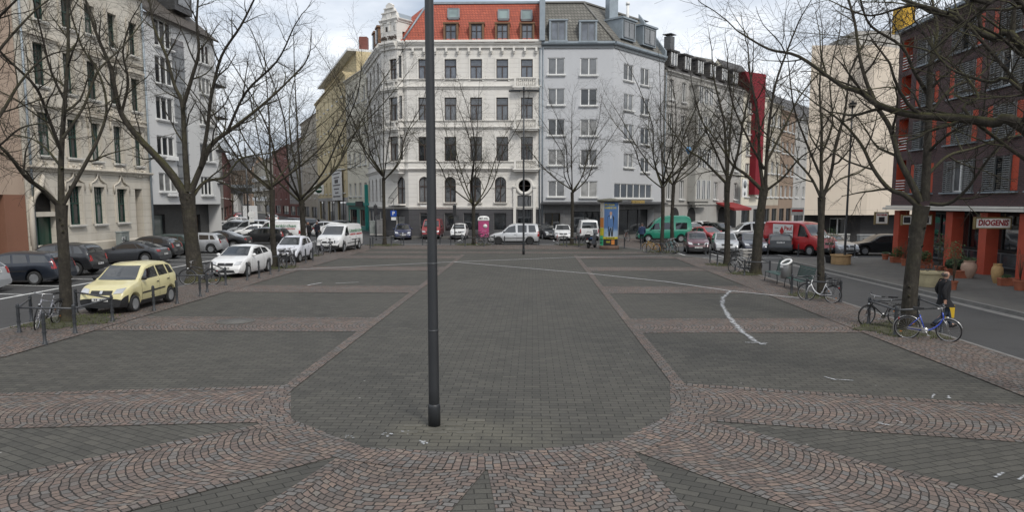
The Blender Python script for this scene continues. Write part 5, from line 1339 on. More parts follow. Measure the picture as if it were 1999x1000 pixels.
# moss and grass round the trunks
m_moss = M('tree_pit_moss', (.052, .050, .026), .95, .55, 3, bmp=.6)
mg = MB(); rg = random.Random(5); ms = MB()
for bx, by, r in ((130, 628, 1.5), (383, 548, 1.5), (1772, 645, 1.5), (1603, 578, 1.2), (1475, 535, 1.4), (1419, 518, 1.2), (537, 523, 1.2), (592, 500, 1.2), (751, 479, 1.6), (925, 478, 1.6), (1116, 478, 1.5), (1291, 492, 1.3)):
    p = G(bx, by); K = 18; ms.poly([(min(XR-.1, max(XL+.1, p.x+cos(2*pi*i/K)*r*.85*(1+.25*sin(i*2.3)))), p.y+sin(2*pi*i/K)*r*(.9+.25*cos(i*1.7)), .026) for i in range(K)])
    for _ in range(520):
        a, q = rg.uniform(0, 6.28), r*1.05*rg.random()**.7; x, y = p.x+cos(a)*q, p.y+sin(a)*q
        if not XL+.1 < x < XR-.1: continue
        h = rg.uniform(.03, .11); b_ = rg.uniform(0, 3.1); w_ = .012
        mg.add([(x-cos(b_)*w_, y-sin(b_)*w_, .02), (x+cos(b_)*w_, y+sin(b_)*w_, .02), (x+rg.uniform(-.04, .04), y+rg.uniform(-.04, .04), .02+h)], [(0, 1, 2)])
ms.build('tree_pit_soil', m_moss, kind='structure')
tag(mg.build('grass', M('grass_blade', (.070, .085, .022), .8, .4, 3), kind='stuff'), 'short green grass and moss round the tree trunks', 'grass')
# ---------------------------------------------------------------- vehicles
m_tyre = M('tyre', (.018, .018, .018), .85, .2, 8); m_rim = M('alloy_rim', (.42, .43, .44), .35, .08, 4, metal=.7)
m_blackp = M('black_plastic', (.022, .022, .023), .6, .2, 6); m_carglass = glassmat('car_glass', (.012, .014, .015), .03, .5, .7)
m_lamp = glassmat('head_lamp', (.45, .46, .47), .12, .3, .8); m_tail = M('tail_lamp', (.30, .012, .012), .25, .15, 5, coat=.6); m_amber = M('amber_lamp', (.50, .16, .02), .3)
m_platew = M('plate_white', (.62, .62, .60), .5, .05); m_chrome = M('chrome', (.6, .6, .6), .2, .05, 3, metal=1); m_seam = M('seam', (.02, .02, .02), .8)
def spec(L, W, H, prof, belt, wheels, r, side, ws, rw, tumble=.30, cl=.20, lowblack=0, tail=None, head=None, rwy=None, doors=(), base='car', noseround=.16, hc=None):
    return dict(L=L, W=W, H=H, prof=prof, belt=belt, wheels=wheels, r=r, side=side, ws=ws, rw=rw, tumble=tumble, cl=cl, lowblack=lowblack, tail=tail, head=head, rwy=rwy, doors=doors, nr=noseround, hc=hc)
# side windows: (front bottom, front top, rear top, rear bottom) as fractions of the length from the nose
SPEC = {
 'small': spec(3.54, 1.58, 1.54, [(0, .52), (.02, .68), (.05, .78), (.12, .90), (.24, 1.0), (.28, 1.04), (.43, 1.45), (.5, 1.52), (.62, 1.54), (.84, 1.51), (.92, 1.42), (.975, 1.0), (.99, .78), (1, .55)],
   [(0, .9), (.25, .98), (1, 1.06)], (.185, .84), .285, [(.315, .435, .60, .61), (.635, .625, .775, .80), (.825, .80, .87, .915)], (1.03, 1.45), (1.02, 1.42), .26, lowblack=.50, doors=(.30, .62, .82)),
 'hatch': spec(4.03, 1.69, 1.48, [(0, .45), (.015, .60), (.05, .74), (.13, .88), (.24, .98), (.28, 1.02), (.45, 1.40), (.54, 1.47), (.64, 1.47), (.8, 1.40), (.9, 1.25), (.965, .98), (.985, .75), (1, .5)],
   [(0, .85), (.25, .93), (.7, 1.0), (1, 1.06)], (.20, .83), .31, [(.33, .46, .645, .66), (.685, .67, .80, .84)], (1.0, 1.41), (1.02, 1.32), .32, doors=(.31, .67)),
 'boxhatch': spec(4.15, 1.73, 1.45, [(0, .48), (.015, .62), (.04, .74), (.12, .86), (.25, .95), (.29, .98), (.43, 1.36), (.52, 1.44), (.65, 1.45), (.85, 1.40), (.92, 1.28), (.965, .95), (.99, .72), (1, .5)],
   [(0, .85), (.25, .91), (1, .98)], (.19, .82), .31, [(.32, .445, .60, .61), (.63, .62, .78, .79), (.815, .80, .85, .90)], (.97, 1.38), (.98, 1.36), .30, doors=(.30, .62, .80)),
 'estate': spec(4.55, 1.75, 1.47, [(0, .46), (.015, .6), (.05, .72), (.13, .86), (.25, .95), (.28, .98), (.41, 1.36), (.49, 1.44), (.6, 1.47), (.88, 1.42), (.93, 1.33), (.975, .95), (.99, .7), (1, .48)],
   [(0, .85), (.25, .91), (1, .98)], (.18, .78), .31, [(.31, .42, .555, .57), (.59, .575, .70, .73), (.755, .735, .88, .935)], (.97, 1.38), (.98, 1.37), .26, doors=(.29, .58, .74)),
 'suv': spec(4.3, 1.79, 1.62, [(0, .55), (.015, .7), (.04, .86), (.12, 1.0), (.25, 1.08), (.29, 1.12), (.42, 1.52), (.5, 1.6), (.64, 1.62), (.86, 1.56), (.925, 1.42), (.97, 1.05), (.99, .8), (1, .55)],
   [(0, .95), (.25, 1.03), (1, 1.1)], (.19, .81), .34, [(.32, .435, .59, .60), (.62, .61, .76, .79), (.81, .79, .85, .915)], (1.1, 1.53), (1.12, 1.5), .28, cl=.26, lowblack=.5, doors=(.30, .61, .79)),
 'coupe': spec(4.18, 1.84, 1.35, [(0, .46), (.015, .6), (.04, .70), (.13, .82), (.26, .90), (.32, .94), (.46, 1.26), (.54, 1.34), (.6, 1.35), (.7, 1.28), (.88, .98), (.95, .90), (.985, .75), (1, .5)],
   [(0, .8), (.3, .87), (1, .93)], (.19, .80), .33, [(.36, .475, .63, .70), (.715, .645, .70, .80)], (.93, 1.29), (.98, 1.27), tumble=.42, cl=.16, doors=(.33, .68)),
 'sedan': spec(4.75, 1.82, 1.45, [(0, .48), (.015, .6), (.04, .72), (.13, .86), (.26, .94), (.30, .98), (.42, 1.34), (.5, 1.43), (.58, 1.45), (.68, 1.38), (.82, 1.06), (.87, 1.02), (.97, .98), (.99, .76), (1, .5)],
   [(0, .85), (.28, .91), (1, .98)], (.18, .79), .33, [(.33, .435, .56, .57), (.595, .575, .68, .75)], (.97, 1.37), (1.02, 1.37), .34, doors=(.31, .58, .75)),
 'micro': spec(2.7, 1.56, 1.54, [(0, .48), (.02, .66), (.06, .80), (.12, .90), (.22, 1.0), (.26, 1.05), (.44, 1.46), (.55, 1.54), (.7, 1.54), (.88, 1.46), (.955, 1.1), (.98, .85), (1, .55)],
   [(0, .9), (.25, .98), (1, 1.08)], (.17, .85), .29, [(.33, .47, .66, .67), (.71, .69, .80, .86)], (1.03, 1.47), (1.1, 1.45), .3, lowblack=.42, doors=(.31, .68)),
 'van': spec(4.9, 1.9, 1.97, [(0, .5), (.01, .72), (.03, .95), (.09, 1.12), (.17, 1.24), (.20, 1.28), (.31, 1.80), (.36, 1.92), (.45, 1.96), (.95, 1.95), (.985, 1.85), (.994, 1.1), (1, .5)],
   [(0, 1.0), (.2, 1.14), (1, 1.16)], (.185, .80), .33, [(.225, .315, .385, .40)], (1.22, 1.82), (1.2, 1.75), tumble=.16, cl=.22, lowblack=.52, doors=(.21, .42, .68), hc=.72),
 'caddy': spec(4.4, 1.79, 1.83, [(0, .48), (.012, .64), (.04, .80), (.12, .98), (.22, 1.06), (.26, 1.10), (.39, 1.62), (.45, 1.76), (.55, 1.82), (.93, 1.80), (.975, 1.70), (.99, 1.0), (1, .5)],
   [(0, .92), (.24, 1.03), (1, 1.08)], (.20, .81), .32, [(.30, .40, .53, .54), (.58, .575, .75, .75), (.79, .785, .905, .935)], (1.1, 1.65), (1.14, 1.66), tumble=.2, cl=.2, lowblack=.45, doors=(.29, .56, .77)),
 'camper': spec(4.9, 1.9, 2.42, [(0, .5), (.01, .72), (.03, .98), (.09, 1.12), (.17, 1.24), (.20, 1.28), (.30, 1.80), (.34, 2.0), (.42, 2.25), (.5, 2.36), (.6, 2.42), (.9, 2.40), (.965, 2.25), (.985, 1.9), (.994, 1.1), (1, .5)],
   [(0, 1.0), (.2, 1.14), (1, 1.16)], (.185, .79), .33, [(.225, .305, .385, .40), (.44, .44, .63, .63), (.69, .69, .90, .90)], (1.22, 1.80), (1.2, 1.75), tumble=.16, cl=.22, lowblack=.45, doors=(.21, .42, .66), hc=.72),
 'highvan': spec(5.1, 2.05, 2.3, [(0, .55), (.01, .8), (.03, 1.08), (.09, 1.26), (.15, 1.36), (.18, 1.42), (.285, 2.05), (.33, 2.22), (.42, 2.29), (.96, 2.28), (.985, 2.15), (.994, 1.2), (1, .55)],
   [(0, 1.1), (.18, 1.26), (1, 1.28)], (.17, .77), .34, [(.205, .285, .365, .375)], (1.38, 2.1), (1.3, 2.0), tumble=.12, cl=.25, lowblack=.56, doors=(.19, .40, .66), hc=.85),
}
def lerpp(P, t):
    for (a, u), (b, v_) in zip(P, P[1:]):
        if t <= b: return u+(v_-u)*((t-a)/(b-a) if b > a else 0)
    return P[-1][1]
PROTO = {}
def carproto(kind):
    """meshes of one body type: list of (name, mesh, role, location, parent name)"""
    if kind in PROTO: return PROTO[kind]
    s = SPEC[kind]; L, W, H, r = s['L'], s['W'], s['H'], s['r']; NS = 110
    fine = [lerpp(s['prof'], i/220) for i in range(221)]
    sm = []
    for i in range(221):
        k = min(3, i, 220-i); sm.append(sum(fine[i-k:i+k+1])/(2*k+1))
    ts = sorted({i/NS for i in range(NS+1)} | {.004, .996})
    Ra = r*1.20; V_ = []; NP = 9; rows = []
    hb = lerpp(s['belt'], .5)
    for t in ts:
        x = L*(.5-t); zt = sm[int(round(t*220))]
        ef = max(0, 1-t/s['nr']); eb = max(0, 1-(1-t)/.12)
        w_ = W/2*(1-.16*ef**2.2-.10*eb**2.4)
        zb = s['cl']+.06*ef**2+.10*eb**2
        for tw in s['wheels']:
            dx = abs(x-L*(.5-tw))
            if dx < Ra: zb = max(zb, r+sqrt(Ra*Ra-dx*dx)*.98)
        bl = min(lerpp(s['belt'], t), zt-.03)
        gh = max(0, zt-bl)
        y5 = w_*.965-gh*s['tumble']-.03
        z1 = zb; z2 = max(zb+.05, s['cl']+.16); z3 = max(z2+.05, (s['cl']+bl)*.5+.12); z3 = min(z3, bl-.02)
        row = [(0, s['cl']), (w_*.90, zb), (w_*.985, max(z2, zb+.03)), (w_, max(z3, zb+.06)), (w_*.985, max(bl-.06, zb+.08)), (w_*.955, max(bl, zb+.1)), (max(y5, .1), zt-.05 if gh > .12 else zt-.018), (max(y5, .1)*.86, zt-.012 if gh > .12 else zt-.004), (0, zt+.02)]
        if gh > .3: row[6] = (max(y5, .1)+.02, zt-.075)
        rows.append((x, row))
    mb = MB(); idx = []
    for x, row in rows:
        ids = [len(mb.v)+k for k in range(NP)]+[len(mb.v)+NP+k for k in range(NP-2)]
        mb.v += [(x, -y, z) for y, z in row]; mb.v += [(x, y, z) for y, z in row[1:-1]]
        right = [ids[k] for k in range(NP)]; left = [ids[0]]+[ids[NP+k] for k in range(NP-2)]+[ids[NP-1]]
        idx.append((right, left))
    def face(q):
        mb.f.append(q); c = sum((V(mb.v[i]) for i in q), V())/len(q)
        low = s['lowblack'] and c.z < s['lowblack'] and (abs(c.x) > L*.5-.42 or c.z < s['cl']+.14)
        mb.mi.append(1 if (c.z < s['cl']+.07 or low) else 0); mb.sm.append(True)
    for i in range(len(idx)-1):
        for side in (0, 1):
            a, b = idx[i][side], idx[i+1][side]
            for k in range(NP-1):
                q = [a[k], a[k+1], b[k+1], b[k]]; face(q if side == 1 else q[::-1])
    for e_, fl in ((idx[0], 0), (idx[-1], 1)):
        q = e_[0]+e_[1][1:-1][::-1]; mb.f.append(q if fl else q[::-1]); mb.mi.append(1 if s['lowblack'] else 0); mb.sm.append(False)
    bvh = BVHTree.FromPolygons([V(p) for p in mb.v], mb.f)
    out = [('body', mb.mesh('body', [m_blackp, m_blackp], 38), 'paint', (0, 0, 0), None)]
    def cast(axis, sg, a, b):
        if axis == 'y': o, d = V((a, sg*4, b)), V((0, -sg, 0))
        else: o, d = V((sg*6, a, b)), V((-sg, 0, 0))
        h = bvh.ray_cast(o, d); return h[0]
    def patch(name, role, axis, sg, q, nx=8, nz=6, off=.008, parent=None):
        """q: four corners (2D) projected onto the body along an axis"""
        m = MB(); g = {}
        for i in range(nx+1):
            for j in range(nz+1):
                u, v_ = i/nx, j/nz
                a = (q[0][0]*(1-u)+q[1][0]*u)*(1-v_)+(q[3][0]*(1-u)+q[2][0]*u)*v_; b = (q[0][1]*(1-u)+q[1][1]*u)*(1-v_)+(q[3][1]*(1-u)+q[2][1]*u)*v_
                p = cast(axis, sg, a, b)
                if p is not None: g[i, j] = len(m.v); p = p+(V((0, sg*off, off*.3)) if axis == 'y' else V((sg*off, 0, off*.8))); m.v.append(tuple(p))
        for i in range(nx):
            for j in range(nz):
                k = [(i, j), (i+1, j), (i+1, j+1), (i, j+1)]
                if all(c in g for c in k):
                    f = [g[c] for c in k]; m.f.append(f); m.mi.append(0); m.sm.append(True)
        if m.f: out.append((name, m.mesh(name, m_seam), role, (0, 0, 0), parent))
    X = lambda t: L*(.5-t)
    hw = W/2
    bz = lambda t: lerpp(s['belt'], t)
    # glass
    wb = hw*.80; wt_ = hw*.93-(s['ws'][1]-hb)*s['tumble']-.10
    patch('windscreen', 'glass', 'x', 1, [(-wb, s['ws'][0]), (wb, s['ws'][0]), (wt_, s['ws'][1]), (-wt_, s['ws'][1])], 12, 8)
    rb = hw*.76; rt_ = hw*.9-(s['rw'][1]-hb)*s['tumble']-.12
    patch('rear_window', 'glass', 'x', -1, [(-rb, s['rw'][0]), (rb, s['rw'][0]), (rt_, s['rw'][1]), (-rt_, s['rw'][1])], 10, 6)
    roofz = lambda t: sm[int(round(t*220))]
    for (fb, ft, rt2, rb2) in s['side']:
        zc = H-.13 if kind != 'camper' else 1.78
        for sg in (1, -1):
            q = [(X(fb), bz(fb)+.03), (X(rb2), bz(rb2)+.03), (X(rt2), min(zc, roofz(rt2)-.12)), (X(ft), min(zc, roofz(ft)-.12))]
            patch('side_window', 'glass', 'y', sg, q, 8, 5)
    # lamps, grille, plates
    hc = s['hc'] or (bz(.1)-.22)
    for sg in (1, -1):
        patch('headlight', 'lamp', 'x', 1, [(sg*hw*.50, hc-.05), (sg*hw*.86, hc-.02), (sg*hw*.88, hc+.13), (sg*hw*.56, hc+.09)], 5, 4, .012)
        if kind in ('van', 'camper', 'caddy', 'highvan', 'estate'): q = [(sg*hw*.80, .72), (sg*hw*.97, .72), (sg*hw*.95, 1.15), (sg*hw*.84, 1.15)]
        elif kind in ('coupe', 'sedan'): q = [(sg*hw*.52, .74), (sg*hw*.93, .72), (sg*hw*.93, .86), (sg*hw*.55, .86)]
        else: q = [(sg*hw*.70, .74), (sg*hw*.94, .72), (sg*hw*.88, 1.02), (sg*hw*.72, 1.0)]
        patch('tail_light', 'tail', 'x', -1, q, 4, 4, .014)
    gz_ = hc-.02
    patch('grille', 'black', 'x', 1, [(-hw*.44, gz_-.06), (hw*.44, gz_-.06), (hw*.44, gz_+.07), (-hw*.44, gz_+.07)], 8, 3, .010)
    patch('air_intake', 'black', 'x', 1, [(-hw*.6, .26), (hw*.6, .26), (hw*.52, .38), (-hw*.52, .38)], 8, 3, .010)
    patch('emblem', 'chrome', 'x', 1, [(-.045, gz_-.03), (.045, gz_-.03), (.045, gz_+.06), (-.045, gz_+.06)], 3, 3, .02, 'grille')
    patch('number_plate', 'plate', 'x', 1, [(-.26, .42), (.26, .42), (.26, .53), (-.26, .53)], 6, 2, .022)
    rp = .88 if kind in ('estate', 'boxhatch', 'hatch', 'van', 'caddy', 'highvan', 'camper') else .60
    patch('number_plate', 'plate', 'x', -1, [(-.26, rp-.10), (.26, rp-.10), (.26, rp+.01), (-.26, rp+.01)], 6, 2, .022)
    for z_, sg in ((.455, 1), (rp-.055, -1)):      # dark characters on the plates
        for k in range(7):
            if k == 2: continue
            y = -.19+k*.063; patch('plate_text', 'black', 'x', sg, [(y, z_-.012), (y+.034, z_-.012), (y+.034, z_+.048), (y, z_+.048)], 1, 1, .026, 'number_plate') if k in (0, 1, 3, 4, 5, 6) else None
    # doors: seams and handles
    for sg in (1, -1):
        for t in s['doors']:
            patch('door_seam', 'black', 'y', sg, [(X(t)+.006, s['cl']+.15), (X(t)-.006, s['cl']+.15), (X(t)-.006, bz(t)), (X(t)+.006, bz(t))], 1, 8, .003)
        for t in s['doors'][1:]:
            patch('door_handle', 'black' if s['lowblack'] else 'paint', 'y', sg, [(X(t-.055), bz(t)-.17), (X(t-.015), bz(t)-.17), (X(t-.015), bz(t)-.135), (X(t-.055), bz(t)-.135)], 2, 1, .02)
        if kind in ('small', 'estate', 'caddy', 'van'): patch('rubbing_strip', 'black', 'y', sg, [(X(.30), .56), (X(.72), .60), (X(.72), .65), (X(.30), .61)], 10, 1, .012)
    # mirrors
    t = s['side'][0][0]+.02
    for sg in (1, -1):
        m = MB(); p = cast('y', sg, X(t), bz(t)+.06) or V((X(t), sg*hw, bz(t)))
        big = 1.5 if kind in ('van', 'camper', 'highvan') else 1
        m.ell((p.x+.04, p.y+sg*.11, p.z+.03*big), (.06, .10, .075*big), 10, 6); m.bar((p.x, p.y-sg*.02, p.z-.02), (p.x+.03, p.y+sg*.06, p.z), .05, .04); out.append(('mirror', m.mesh('mirror', m_blackp), 'paint' if kind in ('hatch', 'sedan', 'suv', 'coupe') else 'black', (0, 0, 0), None))
    # wheels
    for tw in s['wheels']:
        for sg in (1, -1):
            R = Matrix.Rotation(-sg*pi/2, 3, 'X'); c = V((0, 0, 0)); tw_ = .19
            m = MB(); m.lathe([(r*.62, -.02), (r*.66, .0), (r*.9, .005), (r*.985, -.03), (r, -.06), (r, -tw_+.05), (r*.97, -tw_), (r*.5, -tw_)], c, 24, R=R)
            ty = m.mesh('wheel', m_tyre)
            m = MB(); m.lathe([(r*.64, -.005), (r*.60, -.012), (r*.58, -.05)], c, 24, R=R)
            m.lathe([(.001, -.01), (r*.14, -.012), (r*.16, -.03)], c, 12, R=R)
            for k in range(7):
                a = 2*pi*k/7; d = V((cos(a), 0, sin(a))); n_ = V((0, sg, 0)); m.bar(d*r*.12-n_*.03, d*r*.61-n_*.025, .055*r/.3, .03)
            m.lathe([(.001, -.07), (r*.6, -.07)], c, 18, R=R, mi=1)
            rm = m.mesh('rim', [m_rim, m_blackp])
            out.append(('wheel', ty, 'tyre', (X(tw), sg*(hw-.015), r), None)); out.append(('rim', rm, 'rim', (0, 0, 0), 'wheel'))
    m = MB(); m.box((0, 0, s['cl']+.18), (L*.84, W*.62, .32)); out.append(('underbody', m.mesh('underbody', m_blackp), 'black', (0, 0, 0), None))
    PROTO[kind] = out; return out
NV = [0]
def car(kind, label, p, hdg, col, cat='car', group=None, steel=False, flake=0, tailc=None, roofblack=False, name='parked_car', glass=None, z=None):
    pts = carproto(kind); root = thing(name, label, cat, (p[0], p[1], ROADZ+.004 if z is None else z), radians(hdg), group)
    pm = paint('paint_%d_%d_%d' % tuple(int(c*250) for c in col), col, flake)
    roles = dict(paint=pm, glass=m_carglass, lamp=m_lamp, tail=m_tail, black=m_blackp, plate=m_platew, chrome=m_chrome, tyre=m_tyre, rim=m_blackp if steel else m_rim)
    last = {}
    for nm, me, role, loc, par in pts:
        o = D.objects.new(nm, me); COL.objects.link(o); o.parent = last[par] if par and par in last else root; o.location = loc
        last[nm] = o
        if role in roles:
            sl = o.material_slots[0]; sl.link = 'OBJECT'; sl.material = roles[role]
    return root
def gcar(kind, label, px, py, hdg, col, **kw):
    """car whose nearest wheel side stands at a ground point of the photograph: (px, py) = middle of its footprint's near edge"""
    z = kw.get('z', ROADZ); p = G(px, py, z if z is not None else ROADZ); return car(kind, label, p, hdg, col, **kw)
def spx(px, Y): return (px-1040)/1400*Y
RW = 'cars parked in a row with their noses to the left pavement'; BLK = (.012, .013, .015); DBL = (.018, .024, .036); SIL = (.42, .43, .44); WHT = (.74, .74, .73); DGR = (.05, .055, .062)
def rear_at(px, Y, L, hdg):      # centre of a car whose rear bumper is seen at px, Y
    x = spx(px, Y); return (x+cos(radians(hdg))*L/2, Y+sin(radians(hdg))*L/2)
car('hatch', 'silver car at the very left edge of which only the tail shows', rear_at(-28, 28.4, 4.03, 184), 184, SIL, group=RW, flake=1)
car('estate', 'dark blue grey estate car at the left edge with its tail to the road', rear_at(112, 31.8, 4.55, 184), 184, DBL, group=RW, flake=1)
car('suv', 'tall black hatchback with red tail lamps between the dark estate and the grey coupe', rear_at(180, 35.8, 4.3, 184), 184, BLK, group=RW)
car('coupe', 'dark grey coupe with a sloping back in front of the cream house', rear_at(313, 42.6, 4.18, 184), 184, DGR, group=RW, flake=1)
car('hatch', 'black hatchback with slim red tail lamps behind the grey coupe', rear_at(340, 46.2, 4.03, 184), 184, BLK, group=RW)
car('boxhatch', 'dark green car half hidden by the thick tree trunk', rear_at(372, 49.4, 4.15, 184), 184, (.012, .030, .026), group=RW)
car('boxhatch', 'silver hatchback right of the thick tree trunk with its tail to the road', rear_at(433, 51.5, 4.15, 184), 184, SIL, group=RW, flake=1)
car('sedan', 'black saloon with wide red tail lamps beside the silver hatchback', rear_at(482, 55.5, 4.75, 184), 184, BLK, group=RW)
car('estate', 'black estate car crossing in front of the white lettered van in the side street', (spx(508, 62), 62), 176, BLK, name='car')
def vanletter(v, kind, y, lines):
    s = SPEC[kind]
    for body, size, x, z, m, wd in lines:
        for sg in ((1, -1) if y == 0 else (y,)): lettering(body, size, m, v, (x, sg*(s['W']/2+.004), z), (0, sg, 0), .004, .006, wide=wd)
m_lgreen = M('letter_green', (.02, .16, .06)); m_lred = M('letter_red', (.45, .03, .03)); m_ldark = M('letter_dark', (.05, .05, .05))
VL = [('Litzenkirchen', .34, -.75, 1.48, m_lgreen, 2.6), ('SANITÄR + HEIZUNG', .15, -.75, 1.20, m_lred, 2.4), ('Notdienst Bäder Wartung', .11, -.75, .82, m_ldark, 1.8)]
v = car('van', 'white delivery van with green and red lettering parked at the edge of the square', (-14.35, 53.2), -97, WHT, cat='van', name='delivery_van', z=0); vanletter(v, 'van', 1, VL)
v = car('van', 'white lettered van facing left in the side street behind the black estate', (spx(540, 66.5), 66.5), 178, WHT, cat='van', name='delivery_van'); vanletter(v, 'van', 1, VL)
c = car('small', 'pale yellow small car with black bumpers parked nose forward by the bollards', (-13.75, 24.0), -90, (.62, .56, .30), name='parked_car', z=0)
car('hatch', 'white small car with dark headlights parked between two trees', (-14.45, 35.2), -91, WHT, name='parked_car', z=0)
c = car('micro', 'white and black two seater car parked behind bicycles', (-14.55, 43.2), -93, (.70, .71, .76), name='parked_car', z=0)
# cars deeper in the side street
SS = 'cars standing in the side street'
for i, (k, lb, px, Y, h, cl) in enumerate((
    ('caddy', 'silver people carrier at the mouth of the side street', 482, 74, 185, SIL), ('suv', 'black off roader beside the silver people carrier in the side street', 448, 76, 190, BLK), ('hatch', 'white car in front of the no entry sign', 488, 70, 195, WHT),
    ('hatch', 'pale silver car left in the side street behind the black off roader', 447, 88, 190, SIL), ('estate', 'pale car far left in the side street', 452, 104, 200, (.5, .5, .5)), ('sedan', 'silver saloon right of the no entry sign', 525, 88, 180, SIL),
    ('suv', 'dark off roader in the middle of the side street', 562, 92, 180, BLK), ('estate', 'dark estate car right of the dark off roader in the side street', 590, 96, 185, DGR), ('hatch', 'small white car right of the two pedestrians', 646, 76.5, 178, WHT),
    ('boxhatch', 'silver car behind the two pedestrians', 625, 82, 182, SIL), ('sedan', 'black saloon behind the white lettered van', 572, 78, 180, BLK), ('boxhatch', 'dark car behind the white small car near the yellow house', 655, 87, 180, DGR),
    ('hatch', 'distant silver car beside the white box truck', 528, 125, 120, SIL), ('estate', 'dark car in line before the box truck', 470, 118, 115, DGR), ('hatch', 'red car far off at the left of the box truck', 462, 140, 115, (.35, .02, .02)))):
    car(k, lb, (spx(px, Y), Y), h, cl, group=SS, name='car')
bt = thing('box_truck', 'white box truck far down the side street', 'truck', (spx(483, 112), 112, ROADZ), radians(115))
mb = MB(); mb.box((-.9, 0, 1.9), (4.2, 2.1, 2.3)); mb.build('cargo_box', M('truck_white', (.6, .61, .62)), bt)
mb = MB(); mb.box((2.0, 0, 1.15), (1.4, 1.9, 1.5), top=.86); mb.build('cab', WHT and paint('paint_truck', WHT), bt); mb = MB(); mb.box((2.3, 0, 1.45), (.72, 1.5, .6)); mb.build('windscreen', m_carglass, bt)
mb = MB(); mb.box((0, 0, .55), (6, 1.7, .3)); mb.build('chassis', m_blackp, bt)
for x in (2.0, -1.6):
    for sg in (1, -1): mb = MB(); mb.lathe([(.001, 0), (.4, 0), (.4, .25), (.001, .25)], (x, sg*.8-.12, .4), 16, R=Matrix.Rotation(-pi/2, 3, 'X')); mb.build('wheel', m_tyre, bt)
# in front of the white house and the grey house
FR = 'cars along the front street'
car('hatch', 'small dark blue car facing the square in front of the slate plinth', (spx(785, 70.5), 70.8), -80, (.012, .02, .07), group=FR)
car('camper' if 0 else 'van', 'dark red van facing the square, left of the tall grey lamp post', (spx(841, 71), 72.5), -88, (.26, .025, .03), cat='van', group=FR, name='parked_van')
car('micro', 'white and black two seater car facing the square in front of the dark shop', (spx(896, 70.5), 71), -92, WHT, group=FR)
v = car('caddy', 'silver white high roofed estate van standing sideways at the edge of the square', (spx(1003, 60.8), 61.8), 180, (.55, .56, .57), cat='van', group=FR, name='parked_van', steel=True, flake=1)
car('hatch', 'dark car partly hidden behind the silver white estate van', (spx(1066, 71), 72), -70, DGR, group=FR)
car('hatch', 'white small car facing the square behind the red bicycle', (spx(1099, 69), 70), -90, WHT, group=FR)
car('van', 'white van showing its rear window, left of the advertising column', (spx(1150, 68), 70.2), 90, WHT, cat='van', group=FR, name='parked_van')
v = car('camper', 'green high roofed camper van facing left in front of the restaurant', (spx(1298, 65.5), 66.6), 180, (.012, .22, .14), cat='camper van', name='camper_van')
car('hatch', 'red car behind the maroon small car', (spx(1385, 64), 65), -70, (.35, .02, .025), group=FR)
car('caddy', 'silver estate standing sideways behind the row of parked cars on the right', (spx(1459, 66), 67), 180, (.5, .51, .52), group=FR, flake=1)
for i, (k, lb, px, Y, h, cl) in enumerate((('hatch', 'white car behind the camper van', 1350, 76, -80, WHT), ('estate', 'dark green estate car left of the red awning', 1402, 78, -60, (.03, .04, .035)), ('sedan', 'dark red car behind the silver estate near the beige block', 1532, 76, 170, (.2, .015, .02)),
    ('boxhatch', 'dark car between the silver estate and the red delivery van', 1502, 72, 175, DGR), ('hatch', 'white car far behind in front of the cafe awning', 1372, 84, -60, WHT))): car(k, lb, (spx(px, Y), Y), h, cl, group=FR, name='car')
RR = 'cars parked side by side at the far right of the square'
def front_at(px, Y, L, hdg): x = spx(px, Y); return (x-cos(radians(hdg))*L/2, Y-sin(radians(hdg))*L/2)
car('small', 'maroon small car facing the square beside the teal bicycles', front_at(1362, 50.6, 3.54, -97), -97, (.085, .016, .028), group=RR)
car('boxhatch', 'silver hatchback facing the square between the maroon and the dark grey car', front_at(1417, 50.8, 4.15, -100), -100, SIL, group=RR, flake=1)
car('boxhatch', 'dark grey blue hatchback facing the square behind a tree trunk', front_at(1473, 50.4, 4.15, -97), -97, (.05, .055, .075), group=RR, flake=1)
car('estate', 'black estate car showing its rear, left of the red delivery van', (spx(1524, 51.5), 52.6), 76, BLK, group=RR)
v = car('highvan', 'red delivery van with a white sign panel on its side', (18.9, 51.4), -60, (.42, .018, .022), cat='van', name='delivery_van')
mb = MB(); mb.box((0, 0, 0), (1.75, .012, .95)); o = mb.build('sign_panel', m_white, v); o.location = (-.6, -(1.025+.012), 1.62)
lettering('Paul', .4, m_lred, o, (.45, -.008, .2), (0, -1, 0), .003, .01); lettering('Bäder Heizung', .13, m_ldark, o, (.45, -.008, -.12), (0, -1, 0), .003, .003); lettering('Sanitär', .13, m_ldark, o, (-.55, -.008, .2), (0, -1, 0), .003); lettering('Notdienst', .12, m_ldark, o, (-.55, -.008, -.1), (0, -1, 0), .003)
mb = MB(); mb.prism([(-.2, 0), (0, -.34), (.2, 0), (0, .34)], lambda u, v_, d: (u-.08, -.007-d, v_), .004); mb.build('diamond_mark', m_lred, o)
mb = MB(); mb.poly([(1.82, -.55, 1.30), (2.28, -.5, 1.115), (2.28, .5, 1.115), (1.82, .55, 1.30)]); mb.v = [(x, y, z+.125) for x, y, z in mb.v]; mb.build('bonnet_sign', m_white, v)
car('sedan', 'silver car facing right of the camera between the red van and the potted plants', front_at(1652, 49.3, 4.75, -75), -75, SIL, group=RR, flake=1)
car('boxhatch', 'black car half hidden by the first red column', (spx(1722, 49.5), 50.6), 178, BLK, group=RR)
